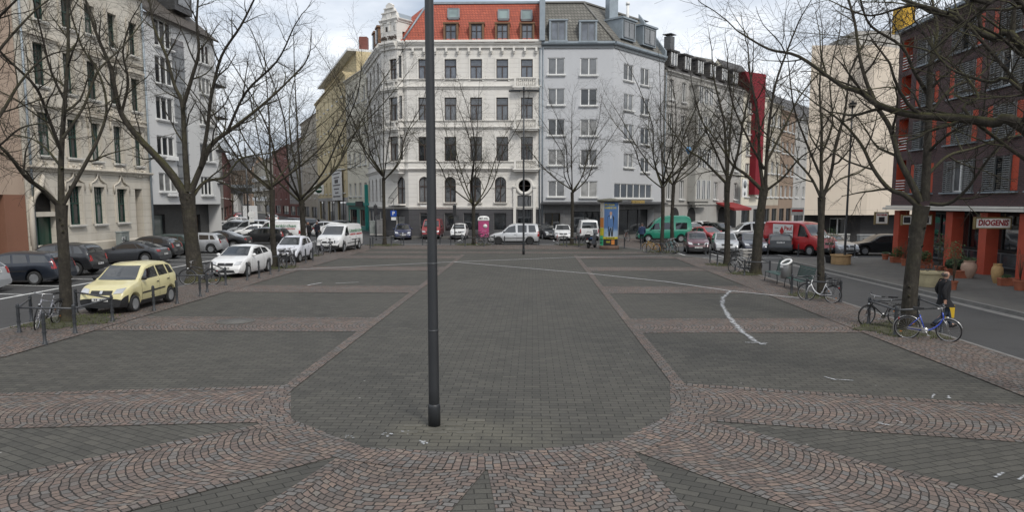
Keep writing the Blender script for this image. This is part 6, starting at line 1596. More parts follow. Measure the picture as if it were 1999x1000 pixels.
# ---------------------------------------------------------------- street furniture
m_iron = M('dark_iron', (.045, .048, .052), .5, .15, 3, metal=.3); m_rail = M('rail_grey', (.075, .078, .082), .45, .2, 4, metal=.4)
m_lampgrey = M('lamp_post_paint', (.026, .028, .031), .42, .12, 1.2)
def lamp(label, p, h=11.2, r=.088, az=0):
    o = thing('street_lamp', label, 'street lamp', (p[0], p[1], 0), az, 'tall grey lamp posts on the square')
    mb = MB(); mb.tube([(0, 0, 0), (0, 0, .6), (0, 0, 1.5), (0, 0, 3), (0, 0, 7), (0, 0, h)], [r, r*.98, r*.94, r*.86, r*.76, r*.64], 20); mb.build('post', m_lampgrey, o)
    mb = MB(); mb.lathe([(r*1.14, 0), (r*1.14, .32), (r*1.08, .35), (r*.98, .36)], n=20); mb.build('base_sleeve', m_lampgrey, o)
    for z, k_ in ((1.55, .94), (2.62, .885)): mb = MB(); mb.lathe([(r*k_*.98, z), (r*k_*1.05, z+.006), (r*k_*1.05, z+.02), (r*k_*.98, z+.026)], n=20); mb.build('weld_ring', m_rail, o)
    mb = MB(); mb.box((0, 0, h+.02), (1.7, .28, .06)); mb.build('arm', m_lampgrey, o)
    for s in (-1, 1):
        mb = MB(); mb.box((s*.62, 0, h-.02), (.75, .34, .09), top=1.06); q = mb.build('lamp_head', m_lampgrey, o); mb = MB(); mb.box((s*.62, 0, h-.07), (.6, .26, .015)); mb.build('diffuser', M('lamp_diffuser', (.55, .55, .52), .4), q)
    mb = MB(); mb.tube([(0, 0, h), (0, 0, h+.25)], .07, 10); mb.build('cap', m_lampgrey, o)
    return o
pl_ = G(848, 831)
lamp('thick dark grey lamp post standing alone in the near centre of the square', pl_)
lamp('slim grey lamp post with a twin flat head in front of the white house', G(1022, 497), 11.0, .075)
lamp('dark lamp post beside the beige round planter on the right pavement', G(1648, 517), 9.0, .07, 1.2)
mb = MB()      # pale replaced slabs round the near post
for dx, dy, w_, d_ in ((-.33, -.03, .3, .15), (.3, .05, .32, .15), (.0, -.2, .31, .15), (.35, -.2, .3, .15), (-.36, -.36, .31, .15), (.55, -.36, .31, .15), (.1, -.36, .31, .15), (.66, .27, .3, .15)): mb.box((pl_.x+dx, pl_.y+dy, .001), (w_-.012, d_-.012, .012))
mb.build('pale_pavers', M('pale_paver', (.098, .092, .074), .85, .25, 5), kind='structure')
def post_mesh(h=.86):
    m = MB(); R0 = .042
    m.lathe([(.075, 0), (.075, .02), (.055, .05), (.05, .09), (R0, .10), (R0, h*.36), (.056, h*.365), (.056, h*.41), (R0, h*.415), (R0, h*.62), (.054, h*.625), (.054, h*.66), (R0, h*.665), (R0, h*.86), (.055, h*.865), (.055, h*.9), (.04, h*.905), (.046, h*.95), (.03, h*.985), (.001, h)], n=12)
    return m
pm_ = post_mesh().mesh('bollard', m_iron, 40); pm_p = post_mesh(.82).mesh('post', m_iron, 40)
BG = 'dark iron bollards along the edge of the square'
def between(px, py, nm):
    return nm
BL = [(88, 674, 'single ringed iron bollard nearest the lower left corner, in front of the leaning bicycle'), (301, 608, 'iron bollard beside the middle of the yellow car'), (346, 594, 'iron bollard at the rear wheel of the yellow car'), (391, 580, 'iron bollard right of the thick leaning tree'),
      (483, 548, 'iron bollard at the front wheel of the white small car'), (506, 544, 'iron bollard beside the door of the white small car'), (528, 537, 'iron bollard behind the white small car'), (545, 531, 'iron bollard in front of two parked bicycles on the left'), (597, 514, 'iron bollard beside the two seater car on the left'),
      (611, 510, 'iron bollard between the two seater car and the white delivery van'), (654, 493, 'iron bollard at the front of the white delivery van'), (671, 492, 'iron bollard at the door of the white delivery van'), (694, 488, 'iron bollard at the side of the white delivery van'), (723, 486, 'iron bollard behind the white delivery van'),
      (825, 479, 'iron bollard in front of the dark red van'), (859, 478, 'iron bollard right of the thick near lamp post, before the white house'), (985, 479, 'iron bollard at the front door of the silver white estate van'), (1052, 479, 'iron bollard at the tail of the silver white estate van'),
      (1219, 485, 'iron bollard right of the advertising column'), (1251, 487, 'iron bollard left of the yellow bicycle'), (1378, 497, 'iron bollard in front of the maroon small car'), (1499, 497, 'iron bollard in front of the dark grey blue hatchback'), (1558, 499, 'iron bollard in front of the red delivery van'), (1668, 499, 'iron bollard in front of the silver car on the far right')]
for px, py, lb in BL:
    p = G(px, py); tag(link('bollard', pm_, None, None, (p.x, p.y, 0 if p.y < 59.5 and -15 < p.x < 11 else ROADZ)), lb, 'bollard', BG)
def guard(label, pts, rails=None, z=0):
    P = [G(*q) for q in pts]; o = thing('tree_guard', label, 'railing', (P[0].x, P[0].y, z), 0, 'post and rail guards round the trees')
    for p in P: link('post', pm_p, o, None, (p.x-P[0].x, p.y-P[0].y, 0))
    for a, b in rails or [(i, i+1) for i in range(len(P)-1)]:
        mb = MB(); q0, q1 = P[a]-P[0]+V((0, 0, .70)), P[b]-P[0]+V((0, 0, .70)); mb.tube([q0, q1], .028, 8); mb.build('rail', m_rail, o)
guard('tree guard of iron posts and rails with a bicycle leaning on it, lower left', [(38, 650), (147, 652), (220, 628), (150, 612), (62, 628)], [(0, 1), (1, 2), (2, 3), (4, 0)])
guard('tree guard round the thick leaning tree with a bicycle behind it', [(345, 572), (405, 572), (441, 558), (415, 545)], [(0, 1), (1, 2), (2, 3)])
guard('tree guard round the bent trunk behind the white small car', [(528, 528), (560, 523), (575, 516)])
guard('tree guard round the tree right of the white delivery van', [(728, 482), (764, 480), (788, 480), (783, 475)], [(0, 1), (1, 2), (2, 3)])
guard('tree guard round the low forked tree before the white house', [(880, 479), (908, 481), (945, 481), (965, 478)])
guard('tree guard round the tree left of the advertising column', [(1100, 480), (1106, 482), (1130, 482), (1142, 478)])
guard('tree guard round the tree at the yellow bicycle', [(1262, 493), (1290, 496), (1318, 493)])
guard('tree guard round the tree in front of the silver hatchback', [(1386, 512), (1400, 519), (1428, 513), (1436, 506)])
guard('tree guard round the twin stemmed tree with a white framed bicycle', [(1435, 529), (1453, 539), (1502, 541), (1483, 533)], [(0, 1), (1, 2), (2, 3), (3, 0)])
guard('tree guard round the slim tree beside the white bicycle', [(1545, 576), (1574, 586), (1640, 591), (1609, 572)], [(0, 1), (1, 2), (2, 3), (3, 0)])
guard('tree guard round the near right tree holding a dark and a blue bicycle', [(1695, 634), (1747, 656), (1838, 650), (1790, 628)], [(0, 1), (1, 2), (2, 3), (3, 0)])

# ---------------------------------------------------------------- bicycles
m_spoke = M('spoke', (.35, .35, .36), .3, .1, 3, metal=.8); m_silver = M('silver_metal', (.5, .5, .5), .3, .1, 3, metal=.8); m_saddle = M('saddle_black', (.02, .02, .021), .5)
def wheel_mesh():
    R = Matrix.Rotation(pi/2, 3, 'X'); K = 36
    t = MB(); 
    for (rr, th, n) in ((.335, .019, 8),): t.tube([(cos(2*pi*i/K)*rr, 0, sin(2*pi*i/K)*rr) for i in range(K+1)], th, n, cap=False)
    a = t.mesh('wheel', m_tyre)
    t = MB(); t.tube([(cos(2*pi*i/K)*.312, 0, sin(2*pi*i/K)*.312) for i in range(K+1)], .010, 6, cap=False)
    for i in range(18): an = 2*pi*i/18; t.bar((0, .02*(-1)**i, 0), (cos(an)*.31, 0, sin(an)*.31), .004)
    t.tube([(0, -.04, 0), (0, .04, 0)], .022, 8)
    return a, t.mesh('rim', m_spoke)
WM = wheel_mesh(); BIKEG = 'bicycles leaning on rails and trees'
def bicycle(label, p, hdg, col, style='city', lean=.10, z=0, rack=True, basket=None, guards=None, steer=.25, light=True, s=1.0):
    o = thing('bicycle', label, 'bicycle', (p[0], p[1], z), radians(hdg), BIKEG); o.rotation_euler.x = lean; o.scale = (s, s, s)
    fm = paint('bike_%d_%d_%d' % tuple(int(c*250) for c in col), col); r = .335
    rw, fw = V((-.52, 0, r)), V((.55, 0, r)); bb = V((-.06, 0, .29)); st = V((-.22, 0, .76)); hd = V((.36, 0, .86)); hl = V((.40, 0, .70))
    mb = MB(); T = lambda a, b, w_=.016: mb.tube([a, b], w_, 8)
    if style == 'step': mb.tube(smooth([hl, V((.28, 0, .48)), V((.10, 0, .33)), bb], 5), .024, 8)
    else: T(hl, bb, .019); T(hd-V((.02, 0, .04)), st-V((0, 0, .06)), .017)
    if style == 'low': T(hd-V((0, 0, .06)), V((-.14, 0, .5)), .016)
    T(bb, st, .017); T(hl-V((.0, 0, .02)), hd, .02)
    for s in (-1, 1): y = V((0, s*.05, 0)); T(bb+y*.5, rw+y, .011); T(st-V((0, 0, .08)), rw+y, .009)
    mb.build('frame', fm, o)
    mb = MB(); d = V((cos(steer), sin(steer), 0)); pv = V((.42, 0, 0)); c2 = pv+d*.13; fw = V((c2.x, c2.y, r)); sd = V((-d.y, d.x, 0))
    for s in (-1, 1): mb.tube([hl+V((0, 0, -.04))+sd*s*.03, fw+sd*s*.05+V((0, 0, .2))-d*.05, fw+sd*s*.05], [.014, .012, .009], 6)
    mb.build('fork', fm if guards != 'chrome' else m_silver, o)
    for c, an in ((rw, 0), (fw, steer)):
        w_ = link('wheel', WM[0], o, None, c); w_.rotation_euler.z = an; link('rim', WM[1], w_)
    mb = MB(); top = hd+V((-.03, 0, .16)); T(hd, top, .012); hb = [top-sd*.29-d*.14, top-sd*.22-d*.02, top-sd*.08+d*.06, top+sd*.08+d*.06, top+sd*.22-d*.02, top+sd*.29-d*.14]
    mb.tube(hb, .011, 6); mb.build('handlebar', m_silver, o)
    mb = MB()
    for s, (a, b) in ((-1, (hb[0], hb[1])), (1, (hb[-1], hb[-2]))): mb.tube([a, a.lerp(b, .8)], .017, 6); mb.bar(a.lerp(b, .9), a.lerp(b, .1)+d*.06, .012)
    mb.build('grip', m_blackp, o)
    mb = MB(); T(st-V((0, 0, .02)), V((-.26, 0, .92)), .013); mb.build('seat_post', m_silver, o)
    mb = MB(); mb.prism([(-.14, .02), (-.15, .07), (-.11, .10), (-.03, .065), (.08, .035), (.14, .018), (.14, -.018), (.08, -.035), (-.03, -.065), (-.11, -.10), (-.15, -.07), (-.14, -.02)][::-1], lambda u, v_, dd: (u-.26, v_, .93+dd+.1*max(0, -u-.05)), .05); mb.build('saddle', m_saddle, o)
    mb = MB(); R = Matrix.Rotation(pi/2, 3, 'X'); mb.lathe([(.001, .05), (.09, .05), (.09, .057), (.001, .057)], bb, 20, R=R); mb.tube([bb+V((0, -.06, 0)), bb+V((.1, -.065, -.13))], .009, 6); mb.tube([bb+V((0, .06, 0)), bb+V((-.1, .065, .13))], .009, 6); mb.box(bb+V((.1, -.11, -.13)), (.09, .08, .02)); mb.box(bb+V((-.1, .11, .13)), (.09, .08, .02))
    mb.build('crank', m_silver, o)
    if style != 'sport':
        mb = MB(); mb.bar(bb+V((0, -.055, .05)), rw+V((0, -.05, .03)), .012, .045); mb.bar(bb+V((0, -.055, -.06)), rw+V((0, -.05, -.03)), .012, .02); mb.build('chain_guard', m_silver if guards == 'chrome' else m_blackp if guards != 'frame' else fm, o)
    if guards:
        gm = m_silver if guards == 'chrome' else fm if guards == 'frame' else m_blackp
        for c, a0, a1, dd in ((rw, 20, 200, V((1, 0, 0))), (fw, 15, 150, d)):
            mb = MB(); K = 14; q = [c+(dd*cos(radians(a0+(a1-a0)*i/K))+V((0, 0, sin(radians(a0+(a1-a0)*i/K)))))*.372 for i in range(K+1)]; mb.tube(q, .013, 5); mb.build('mudguard', gm, o)
    if rack:
        mb = MB()
        for s in (-1, 1): mb.tube([V((-.28, s*.05, .72)), V((-.72, s*.06, .73))], .007, 5); mb.tube([V((-.62, s*.06, .73)), rw+V((0, s*.06, 0))], .006, 5)
        for k in range(4): mb.tube([V((-.36-k*.11, -.055, .73)), V((-.36-k*.11, .055, .73))], .006, 5)
        mb.build('luggage_rack', m_blackp, o)
    if basket:
        c = V((-.56, 0, .88)) if basket == 'rear' else top+d*.22-V((0, 0, .06)); mb = MB(); w_, l_, h_ = (.30, .38, .26)
        R3 = Matrix.Rotation(0 if basket == 'rear' else steer, 3, 'Z')
        for k in range(5):
            zz = -h_/2+h_*k/4; q = [V((sx*l_/2*(.85+.15*k/4), sy*w_/2*(.85+.15*k/4), zz)) for sx, sy in ((-1, -1), (1, -1), (1, 1), (-1, 1), (-1, -1))]; mb.tube([c+R3@x for x in q], .008, 4)
        for k in range(14):
            a = 2*pi*k/14; e_ = V((l_/2*max(-1, min(1, 1.4*cos(a))), w_/2*max(-1, min(1, 1.4*sin(a))), 0)); mb.tube([c+R3@(e_*.85+V((0, 0, -h_/2))), c+R3@(e_+V((0, 0, h_/2)))], .006, 4)
        mb.box(c-V((0, 0, h_/2)), (l_*.85, w_*.85, .01), rz=0 if basket == 'rear' else steer); mb.build('basket', m_blackp, o)
    if light:
        mb = MB(); mb.ell(hl+d*.10+V((0, 0, .02)), (.045, .035, .035), 8, 6); mb.build('front_lamp', m_silver, o)
        mb = MB(); mb.box((rw.x-.24, 0, .62), (.03, .07, .05)); mb.build('rear_lamp', m_tail, o)
        mb = MB()
        for a in (0.7, 3.8): mb.box(rw+V((cos(a)*.2, .012, sin(a)*.2)), (.06, .012, .03))
        mb.build('reflector', m_amber, o)
    return o
def bikeat(label, rx, ry, fx, fy, col, z=0, **kw):
    """rear and front wheel contact seen at two ground points"""
    a, b = G(rx, ry, z), G(fx, fy, z); c = (a+b)/2; return bicycle(label, c, math.degrees(atan2(b.y-a.y, b.x-a.x)), col, z=z, **kw)
SLV = (.25, .25, .28); BKB = (.02, .02, .022)
bikeat('blue step through bicycle with white rimmed wheels and silver mudguards beside the near right tree', 1770, 661, 1848, 667, (.02, .06, .42), style='step', guards='chrome', steer=-.35, lean=.1, s=.88)
bikeat('dark mountain bicycle leaning on the rail behind the near right tree', 1748, 634, 1693, 634, BKB, style='sport', guards='black', lean=-.12, steer=.3, s=.88)
bikeat('white low frame bicycle with a black rear crate by the slim tree', 1622, 592, 1577, 587, (.68, .68, .68), style='step', guards='black', basket='rear', lean=.08, s=.9)
bikeat('white framed bicycle with black front basket at the twin stemmed tree', 1473, 533, 1433, 533, (.5, .5, .5), style='low', guards='black', basket='front', lean=-.06)
bikeat('second dark bicycle leaning behind the tree guard of the twin stemmed tree', 1470, 524, 1442, 522, BKB, style='city', guards='black', lean=-.08)
bikeat('silver bicycle with its wheel turned, leaning on the guard at the lower left tree', 113, 631, 66, 645, SLV, style='city', guards='black', lean=-.16, steer=.3)
bikeat('black bicycle behind the rail of the thick leaning tree', 423, 556, 362, 556, BKB, style='low', guards='black', lean=-.1)
bikeat('black bicycle standing nearest behind the white small car', 548, 520, 557, 527, BKB, style='city', guards='black', basket='front', lean=.12)
bikeat('dark bicycle beside the black one left of the two seater car', 566, 515, 577, 522, (.05, .05, .06), guards='black', lean=.12)
bikeat('dark bicycle nearest in the group between the two seater car and the van', 620, 494, 619, 503, BKB, guards='black', lean=.1)
bikeat('silver bicycle in the middle of the group in front of the delivery van', 629, 493, 630, 501, SLV, guards='black', lean=.1)
bikeat('grey bicycle on the right of the group in front of the delivery van', 640, 490, 645, 497, (.12, .12, .13), guards='black', lean=-.1)
bikeat('pale bicycle seen head on left of the low forked tree', 902, 470, 903, 478, (.35, .35, .35), guards='chrome', lean=.06)
bikeat('dark bicycle right of the low forked tree', 938, 479, 954, 479, BKB, guards='black', basket='rear', lean=.08)
bikeat('second dark bicycle parked close behind the one right of the low forked tree', 930, 474, 950, 473, (.04, .03, .03), guards='black', lean=.08)
bikeat('red bicycle left of the tree by the advertising column', 1085, 475, 1094, 482, (.42, .03, .02), guards='chrome', lean=.1)
bikeat('dark bicycle behind the guard right of the tree by the advertising column', 1128, 478, 1140, 477, BKB, guards='black', lean=.08)
bikeat('yellow bicycle with a brown saddle leaning left of a tree trunk', 1284, 496, 1262, 494, (.50, .27, .02), style='low', guards='frame', lean=-.08)
bikeat('teal bicycle right of the yellow one behind the trunk', 1297, 494, 1313, 496, (.03, .16, .16), guards='black', lean=.08)
bikeat('pale blue bicycle beside the teal one near the maroon small car', 1306, 491, 1322, 494, (.20, .30, .33), guards='chrome', lean=.1)
bikeat('red brown bicycle standing right of the advertising column by the forecourt', 1218, 470, 1228, 472, (.20, .06, .03), guards='black', lean=.08, z=-.06)
# ---------------------------------------------------------------- motor scooter
p = G(1155, 484); sc = thing('motor_scooter', 'dark motor scooter with a blue seat cover beside the advertising column', 'scooter', (p.x, p.y, 0), radians(62))
for x in (-.62, .62):
    mb = MB(); mb.lathe([(.12, -.06), (.22, -.07), (.26, -.04), (.26, .04), (.22, .07), (.12, .06)], (x, 0, .26), 20, R=RX); w_ = mb.build('wheel', m_tyre, sc); mb = MB(); mb.lathe([(.001, -.05), (.13, -.05), (.13, .05), (.001, .05)], (x, 0, .26), 14, R=RX); mb.build('rim', m_silver, w_)
mb = MB(); mb.prism([(-.95, .5), (-.55, .42), (-.1, .32), (.32, .32), (.48, .9), (.55, 1.02), (.62, .9), (.58, .5), (.42, .22), (-.4, .22), (-.6, .36)], lambda u, v_, d: (u, .16-d, v_), .32); mb.build('body', paint('scooter_dark', (.03, .03, .035)), sc)
mb = MB(); mb.ell((-.42, 0, .76), (.46, .17, .13), 14, 8); mb.build('seat', M('seat_blue', (.02, .06, .16), .6), sc)
mb = MB(); mb.tube([(.5, -.34, 1.06), (.52, -.1, 1.1), (.52, .1, 1.1), (.5, .34, 1.06)], .018, 6); mb.tube([(.52, 0, .9), (.52, 0, 1.1)], .03, 6); mb.build('handlebar', m_blackp, sc)
mb = MB(); mb.box((.66, 0, 1.22), (.02, .36, .42), rot=Matrix.Rotation(-.35, 3, 'Y')); mb.build('windshield', M('shield', (.45, .47, .48), .2), sc)
mb = MB(); mb.box((-.86, 0, .55), (.02, .17, .18)); mb.build('number_plate', m_platew, sc); mb = MB(); mb.ell((-.88, 0, .72), (.04, .08, .05), 8, 5); mb.build('tail_light', m_tail, sc)
mb = MB(); mb.box((-.82, 0, .96), (.34, .36, .28), top=.9); mb.build('top_box', m_blackp, sc)
# ---------------------------------------------------------------- benches, bin, cabinets
m_bgreen = M('bench_green', (.040, .085, .075), .5, .15, 4)
def bench(label, p, rz):
    o = thing('bench', label, 'bench', p, rz, 'green metal benches by the road'); L_ = 1.75
    mb = MB()
    for k in range(9): mb.box((0, -.22+k*.055, .45-.012*abs(k-5)**.8*.4), (L_, .04, .018))
    mb.tube([(-L_/2, -.25, .43), (L_/2, -.25, .43)], .02, 6); mb.build('seat', m_bgreen, o)
    mb = MB()
    for k in range(9): mb.box((0, .27+.09*(k/8)**1.5, .50+k*.05), (L_*.97, .018, .036))
    mb.tube([(-L_/2, .37, .93), (L_/2, .37, .93)], .018, 6); mb.build('backrest', m_bgreen, o)
    for s in (-1, 1):
        for y, y1 in ((-.24, -.28), (.24, .30)): mb = MB(); mb.tube([(s*(L_/2-.05), y, .43), (s*(L_/2-.04), y1, 0)], .018, 6); mb.build('leg', m_iron, o)
        mb = MB(); mb.tube([(s*(L_/2-.05), .24, .43), (s*(L_/2-.05), .30, .62), (s*(L_/2-.05), .38, .93)], .016, 6); mb.build('back_support', m_iron, o)
p = G(1512, 552); bench('green metal bench left of the litter bin', (p.x+.1, p.y, 0), radians(-90)); p = G(1553, 566); bench('green metal bench right of the litter bin, nearer to the white bicycle', (p.x+.1, p.y, 0), radians(-90))
p = G(1540, 561); bn = thing('litter_bin', 'steel litter bin on a post with a slanted white mouth between the two benches', 'bin', (p.x-.15, p.y, 0), radians(-60))
mb = MB(); mb.lathe([(.19, .38), (.21, .4), (.21, .95), (.20, .97)], n=20); mb.build('drum', M('bin_steel', (.20, .20, .20), .4, .2, 3, metal=.5), bn)
mb = MB(); K = 20; ti = Matrix.Rotation(.5, 3, 'X'); q = [V((0, 0, 1.06))+ti@V((cos(2*pi*i/K)*.20, sin(2*pi*i/K)*.22, 0)) for i in range(K+1)]; mb.tube(q, .045, 8, cap=False); mb.build('mouth', m_white, bn)
mb = MB(); mb.lathe([(.205, .95), (.20, 1.0), (.17, 1.04)], n=20); mb.build('lid', m_rail, bn); mb = MB(); mb.tube([(.1, .24, 0), (.1, .24, 1.2)], .03, 8); mb.build('post', m_iron, bn); mb = MB(); mb.box((-.05, -.21, .88), (.16, .02, .09)); mb.build('sticker', m_white, bn)
def cabinet(label, p, rz, w_, d_, h_, col, graffiti=0, name='utility_cabinet'):
    o = thing(name, label, 'cabinet', p, rz, 'utility cabinets'); m_ = M('cab_%d' % int(col[0]*1000), col, .6, .2, 2)
    mb = MB(); mb.box((0, 0, .06), (w_*.96, d_*.94, .14)); mb.build('plinth', m_gry, o)
    mb = MB(); mb.box((0, 0, h_/2+.06), (w_, d_, h_-.16)); mb.build('housing', m_, o); mb = MB(); mb.box((0, 0, h_+.0), (w_+.08, d_+.08, .07), top=.94); mb.build('lid', m_, o)
    for s in (-1, 1):
        mb = MB(); mb.box((s*w_/4, -d_/2-.008, h_/2+.06), (w_/2-.04, .016, h_-.3)); dr = mb.build('door', m_, o)
        mb = MB(); mb.box((s*.06, -d_/2-.025, h_*.55), (.025, .02, .12)); mb.build('handle', m_blackp, dr)
    if graffiti:
        rg = random.Random(graffiti); 
        for k in range(9):
            mb = MB(); x, z = rg.uniform(-.4, .4)*w_, rg.uniform(.25, .8)*h_; P = [V((x, -d_/2-.019, z))]
            for _ in range(7): P.append(V((max(-w_*.46, min(w_*.46, P[-1].x+rg.uniform(-.22, .22))), -d_/2-.019-.0005*k, max(.2, min(h_-.1, P[-1].z+rg.uniform(-.2, .2))))))
            mb.tube(smooth(P, 3), .018, 4); mb.build('graffiti', m_darkf if k % 3 else m_white, o)
p = G(1458, 521); cabinet('pale grey box cabinet behind the twin stemmed tree guard', (p.x, p.y, 0), .2, .75, .5, .95, (.34, .33, .31))
cabinet('graffiti covered grey cabinet before the dark base of the beige block', (spx(1688, 56), 56, ROADZ), 0, 1.7, .5, 1.15, (.26, .27, .27), 3); cabinet('low pale cabinet behind the red van before the beige block', (spx(1637, 57), 57, ROADZ), 0, .9, .4, 1.15, (.40, .40, .38), 6)
cabinet('narrow graffiti cabinet against the cream house wall', (-28.2, 48.6, .05), radians(90), .95, .4, 1.5, (.20, .22, .21), 9); cabinet('grey cabinet left of the corner of the slate plinth', (spx(728, 77), 77, .05), .3, .8, .4, 1.5, (.20, .20, .20)); cabinet('taller grey cabinet right beside the first at the corner of the slate plinth', (spx(741, 76.4), 76.4, .05), .3, .7, .4, 1.7, (.17, .17, .17))
# portable toilet
p = G(950, 460); pt = thing('portable_toilet', 'pink portable toilet with a white roof in front of the white house', 'portable toilet', (p.x, 72.2, ROADZ), .05); pt.scale = (.93, .93, .93); m_pink = M('toilet_pink', (.40, .06, .17), .5, .1, 2)
mb = MB(); mb.box((0, 0, 1.08), (1.12, 1.12, 1.9)); mb.build('cabin', m_pink, pt); mb = MB(); mb.lathe([(.88, 0), (.86, .12), (.78, .26), (.5, .38), (.001, .42)], (0, 0, 2.03), 4, sm=False, a0=pi/4); mb.box((0, 0, 2.0), (1.22, 1.22, .1)); mb.build('roof', m_white, pt)
mb = MB(); mb.box((0, -.575, 1.02), (.8, .03, 1.75)); d_ = mb.build('door', m_pink, pt); mb = MB(); mb.lathe([(.001, .015), (.22, .015), (.22, 0)], (.18, -.59, 1.35), 18, R=RX); mb.build('emblem', m_white, d_); lettering('MIT WC', .26, m_darkf, pt, (0, -.625, 2.2), (0, -1, .55), .004, .01)
mb = MB(); mb.box((0, 0, .07), (1.2, 1.2, .12)); mb.build('skid', m_blackp, pt)
# signs and signals
def pole_sign(name, label, p, h, parts, cat='sign', rz=0, r=.03):
    o = thing(name, label, cat, p, rz); mb = MB(); mb.tube([(0, 0, 0), (0, 0, h)], r, 8); mb.build('pole', m_rail, o); parts(o); return o
m_signred = M('sign_red', (.50, .012, .018), .5, .05); m_signblue = M('sign_blue', (.01, .06, .32), .5, .05)
def noentry(o):
    mb = MB(); mb.lathe([(.001, .02), (.33, .02), (.33, 0), (.001, 0)], (0, -.05, 2.5), 28, R=RX); q = mb.build('disc', m_signred, o); mb = MB(); mb.box((0, -.077, 2.5), (.48, .012, .12)); mb.build('bar', m_white, q)
    mb = MB(); mb.lathe([(.31, .022), (.33, .024), (.33, .02)], (0, -.05, 2.5), 28, R=RX); mb.build('rim', m_white, q); mb = MB(); mb.box((0, -.05, 1.95), (.5, .02, .32)); mb.build('extra_plate', m_white, o)
pole_sign('no_entry_sign', 'round red no entry sign on a pole at the mouth of the side street', (spx(488, 66.5), 66.5, ROADZ), 2.9, noentry)
def parksign(o):
    mb = MB(); mb.box((0, -.05, 2.35), (.62, .02, .62)); q = mb.build('panel', m_signblue, o); lettering('P', .52, m_white, q, (0, -.064, 2.35), (0, -1, 0), .004, .01); mb = MB(); mb.box((0, -.05, 1.82), (.5, .02, .3)); mb.build('extra_plate', m_white, o)
pole_sign('parking_sign', 'square blue parking sign with a white P before the slate plinth', (spx(768.5, 73.6), 73.6, .05), 3.9, parksign)
def signal(o):
    for dx in (-.22, .22) if o.get('twin') else (0,):
        mb = MB(); mb.box((dx, 0, 2.9), (.30, .26, .95)); q = mb.build('signal_head', m_darkf, o)
        for k in range(3): mb = MB(); mb.lathe([(.001, .0), (.1, .0), (.11, .1)], (dx, .14, 2.6+k*.3), 12, R=Matrix.Rotation(-pi/2, 3, 'X')); mb.build('visor', m_blackp, q)
    mb = MB(); mb.box((.25, -.03, 2.2), (.34, .03, .5)); mb.build('plate', m_rail, o)
for lb, px, Y in (('dark traffic signal seen from behind at the corner left of the white house', 733, 69), ('dark traffic signal seen from behind before the slate plinth, left of the low forked tree', 888, 66)):
    o = pole_sign('traffic_signal', lb, (spx(px, Y), Y, ROADZ), 3.5, lambda o: None, 'traffic light', r=.05); o['group'] = 'traffic signals'; signal(o)
o = pole_sign('street_pole', 'tall pale concrete pole in the side street left of the box truck', (spx(481, 98), 98, ROADZ), 11, lambda o: None, 'pole', r=.12)
def cafesign(o): mb = MB(); mb.box((0, -.03, 2.7), (1.3, .08, .75)); q = mb.build('panel', m_white, o); mb = MB(); mb.box((0, -.08, 2.78), (1.1, .02, .2)); mb.build('red_bar', m_signred, q)
pole_sign('forecourt_sign', 'small white sign with a red bar before the brown house, left of the beige block', (spx(1548, 74), 74, ROADZ), 2.6, cafesign)
# signs on the brick building
def hang_sign(label, x0, x1, Y, z0, z1, words, wsize, extra=None):
    o = thing('hanging_sign', label, 'sign', ((x0+x1)/2, Y, z1), 0, 'signs under the canopy of the brick building'); w_, h_ = x1-x0, z1-z0
    mb = MB(); mb.box((0, 0, -h_/2), (w_, .14, h_)); mb.build('sign_box', M('sign_cream', (.80, .78, .72), .5), o)
    mb = MB()
    for s in (-1, 1): mb.box((s*w_/2, 0, -h_/2), (.05, .18, h_+.08)); mb.box((0, 0, -h_/2+s*h_/2), (w_, .18, .05))
    for s in (-.35, .35): mb.tube([(s*w_, 0, 0), (s*w_, 0, .2)], .012, 5)
    mb.build('frame', M('sign_gold', (.20, .15, .06), .5), o)
    if words: lettering(words, wsize, M('sign_lettering', (.30, .012, .02)), o, (0, -.078, -h_/2), (0, -1, 0), .004, .012, shear=.1, wide=w_*.86)
    if extra: extra(o)
    return o
hang_sign('cream sign with the red word DIOGENIS hanging between two red columns', 20.45, 22.05, 33.9, 2.38, 2.86, 'DIOGENIS', .36)
def menu(o): mb = MB(); mb.box((0, -.075, -.42), (.34, .02, .3)); mb.build('picture', m_darkf, o)
hang_sign('small cream sign at the first red column beside the beige block', 20.9, 21.65, 44.6, 2.25, 2.95, '', .2, lambda o: (menu(o), lettering('DIOGENIS', .13, M('sign_lettering', (.30, .012, .02)), o, (0, -.078, -.15), (0, -1, 0), .004, .006, wide=.6)))
def menu2(o):
    for k in range(3): mb = MB(); mb.box((-.55+k*.5, -.075, -.25), (.36, .02, .34)); mb.build('picture', m_darkf if k != 1 else m_greyf, o)
hang_sign('white sign with dark square pictures behind the near right tree trunk', 20.4, 22.0, 40.4, 2.35, 2.85, '', .2, menu2)
# ---------------------------------------------------------------- advertising column
p = G(1189, 486); AC = thing('advertising_column', 'round advertising column covered with posters under a flat grey cap', 'advertising column', (p.x, p.y, 0)); AR = .70
mb = MB(); mb.lathe([(AR+.03, 0), (AR+.05, .02), (AR+.05, .26), (AR, .28)], n=40); mb.build('plinth', M('column_plinth', (.14, .085, .06), .8, .25, 3), AC)
mb = MB(); mb.lathe([(AR, .26), (AR, 3.6)], n=48); mb.build('drum', M('column_drum', (.42, .43, .45), .6, .1, 2), AC)
mb = MB(); mb.lathe([(AR+.02, 3.56), (AR+.24, 3.62), (AR+.27, 3.67), (AR+.25, 3.76), (AR*.6, 3.84), (.001, 3.87)], n=40); mb.build('cap', M('column_cap', (.13, .125, .095), .85, .3, 3), AC)
front = atan2(-p.y, -p.x)
def aa(px): return front+math.asin(max(-1, min(1, (px-1189)/1400*p.y/AR)))
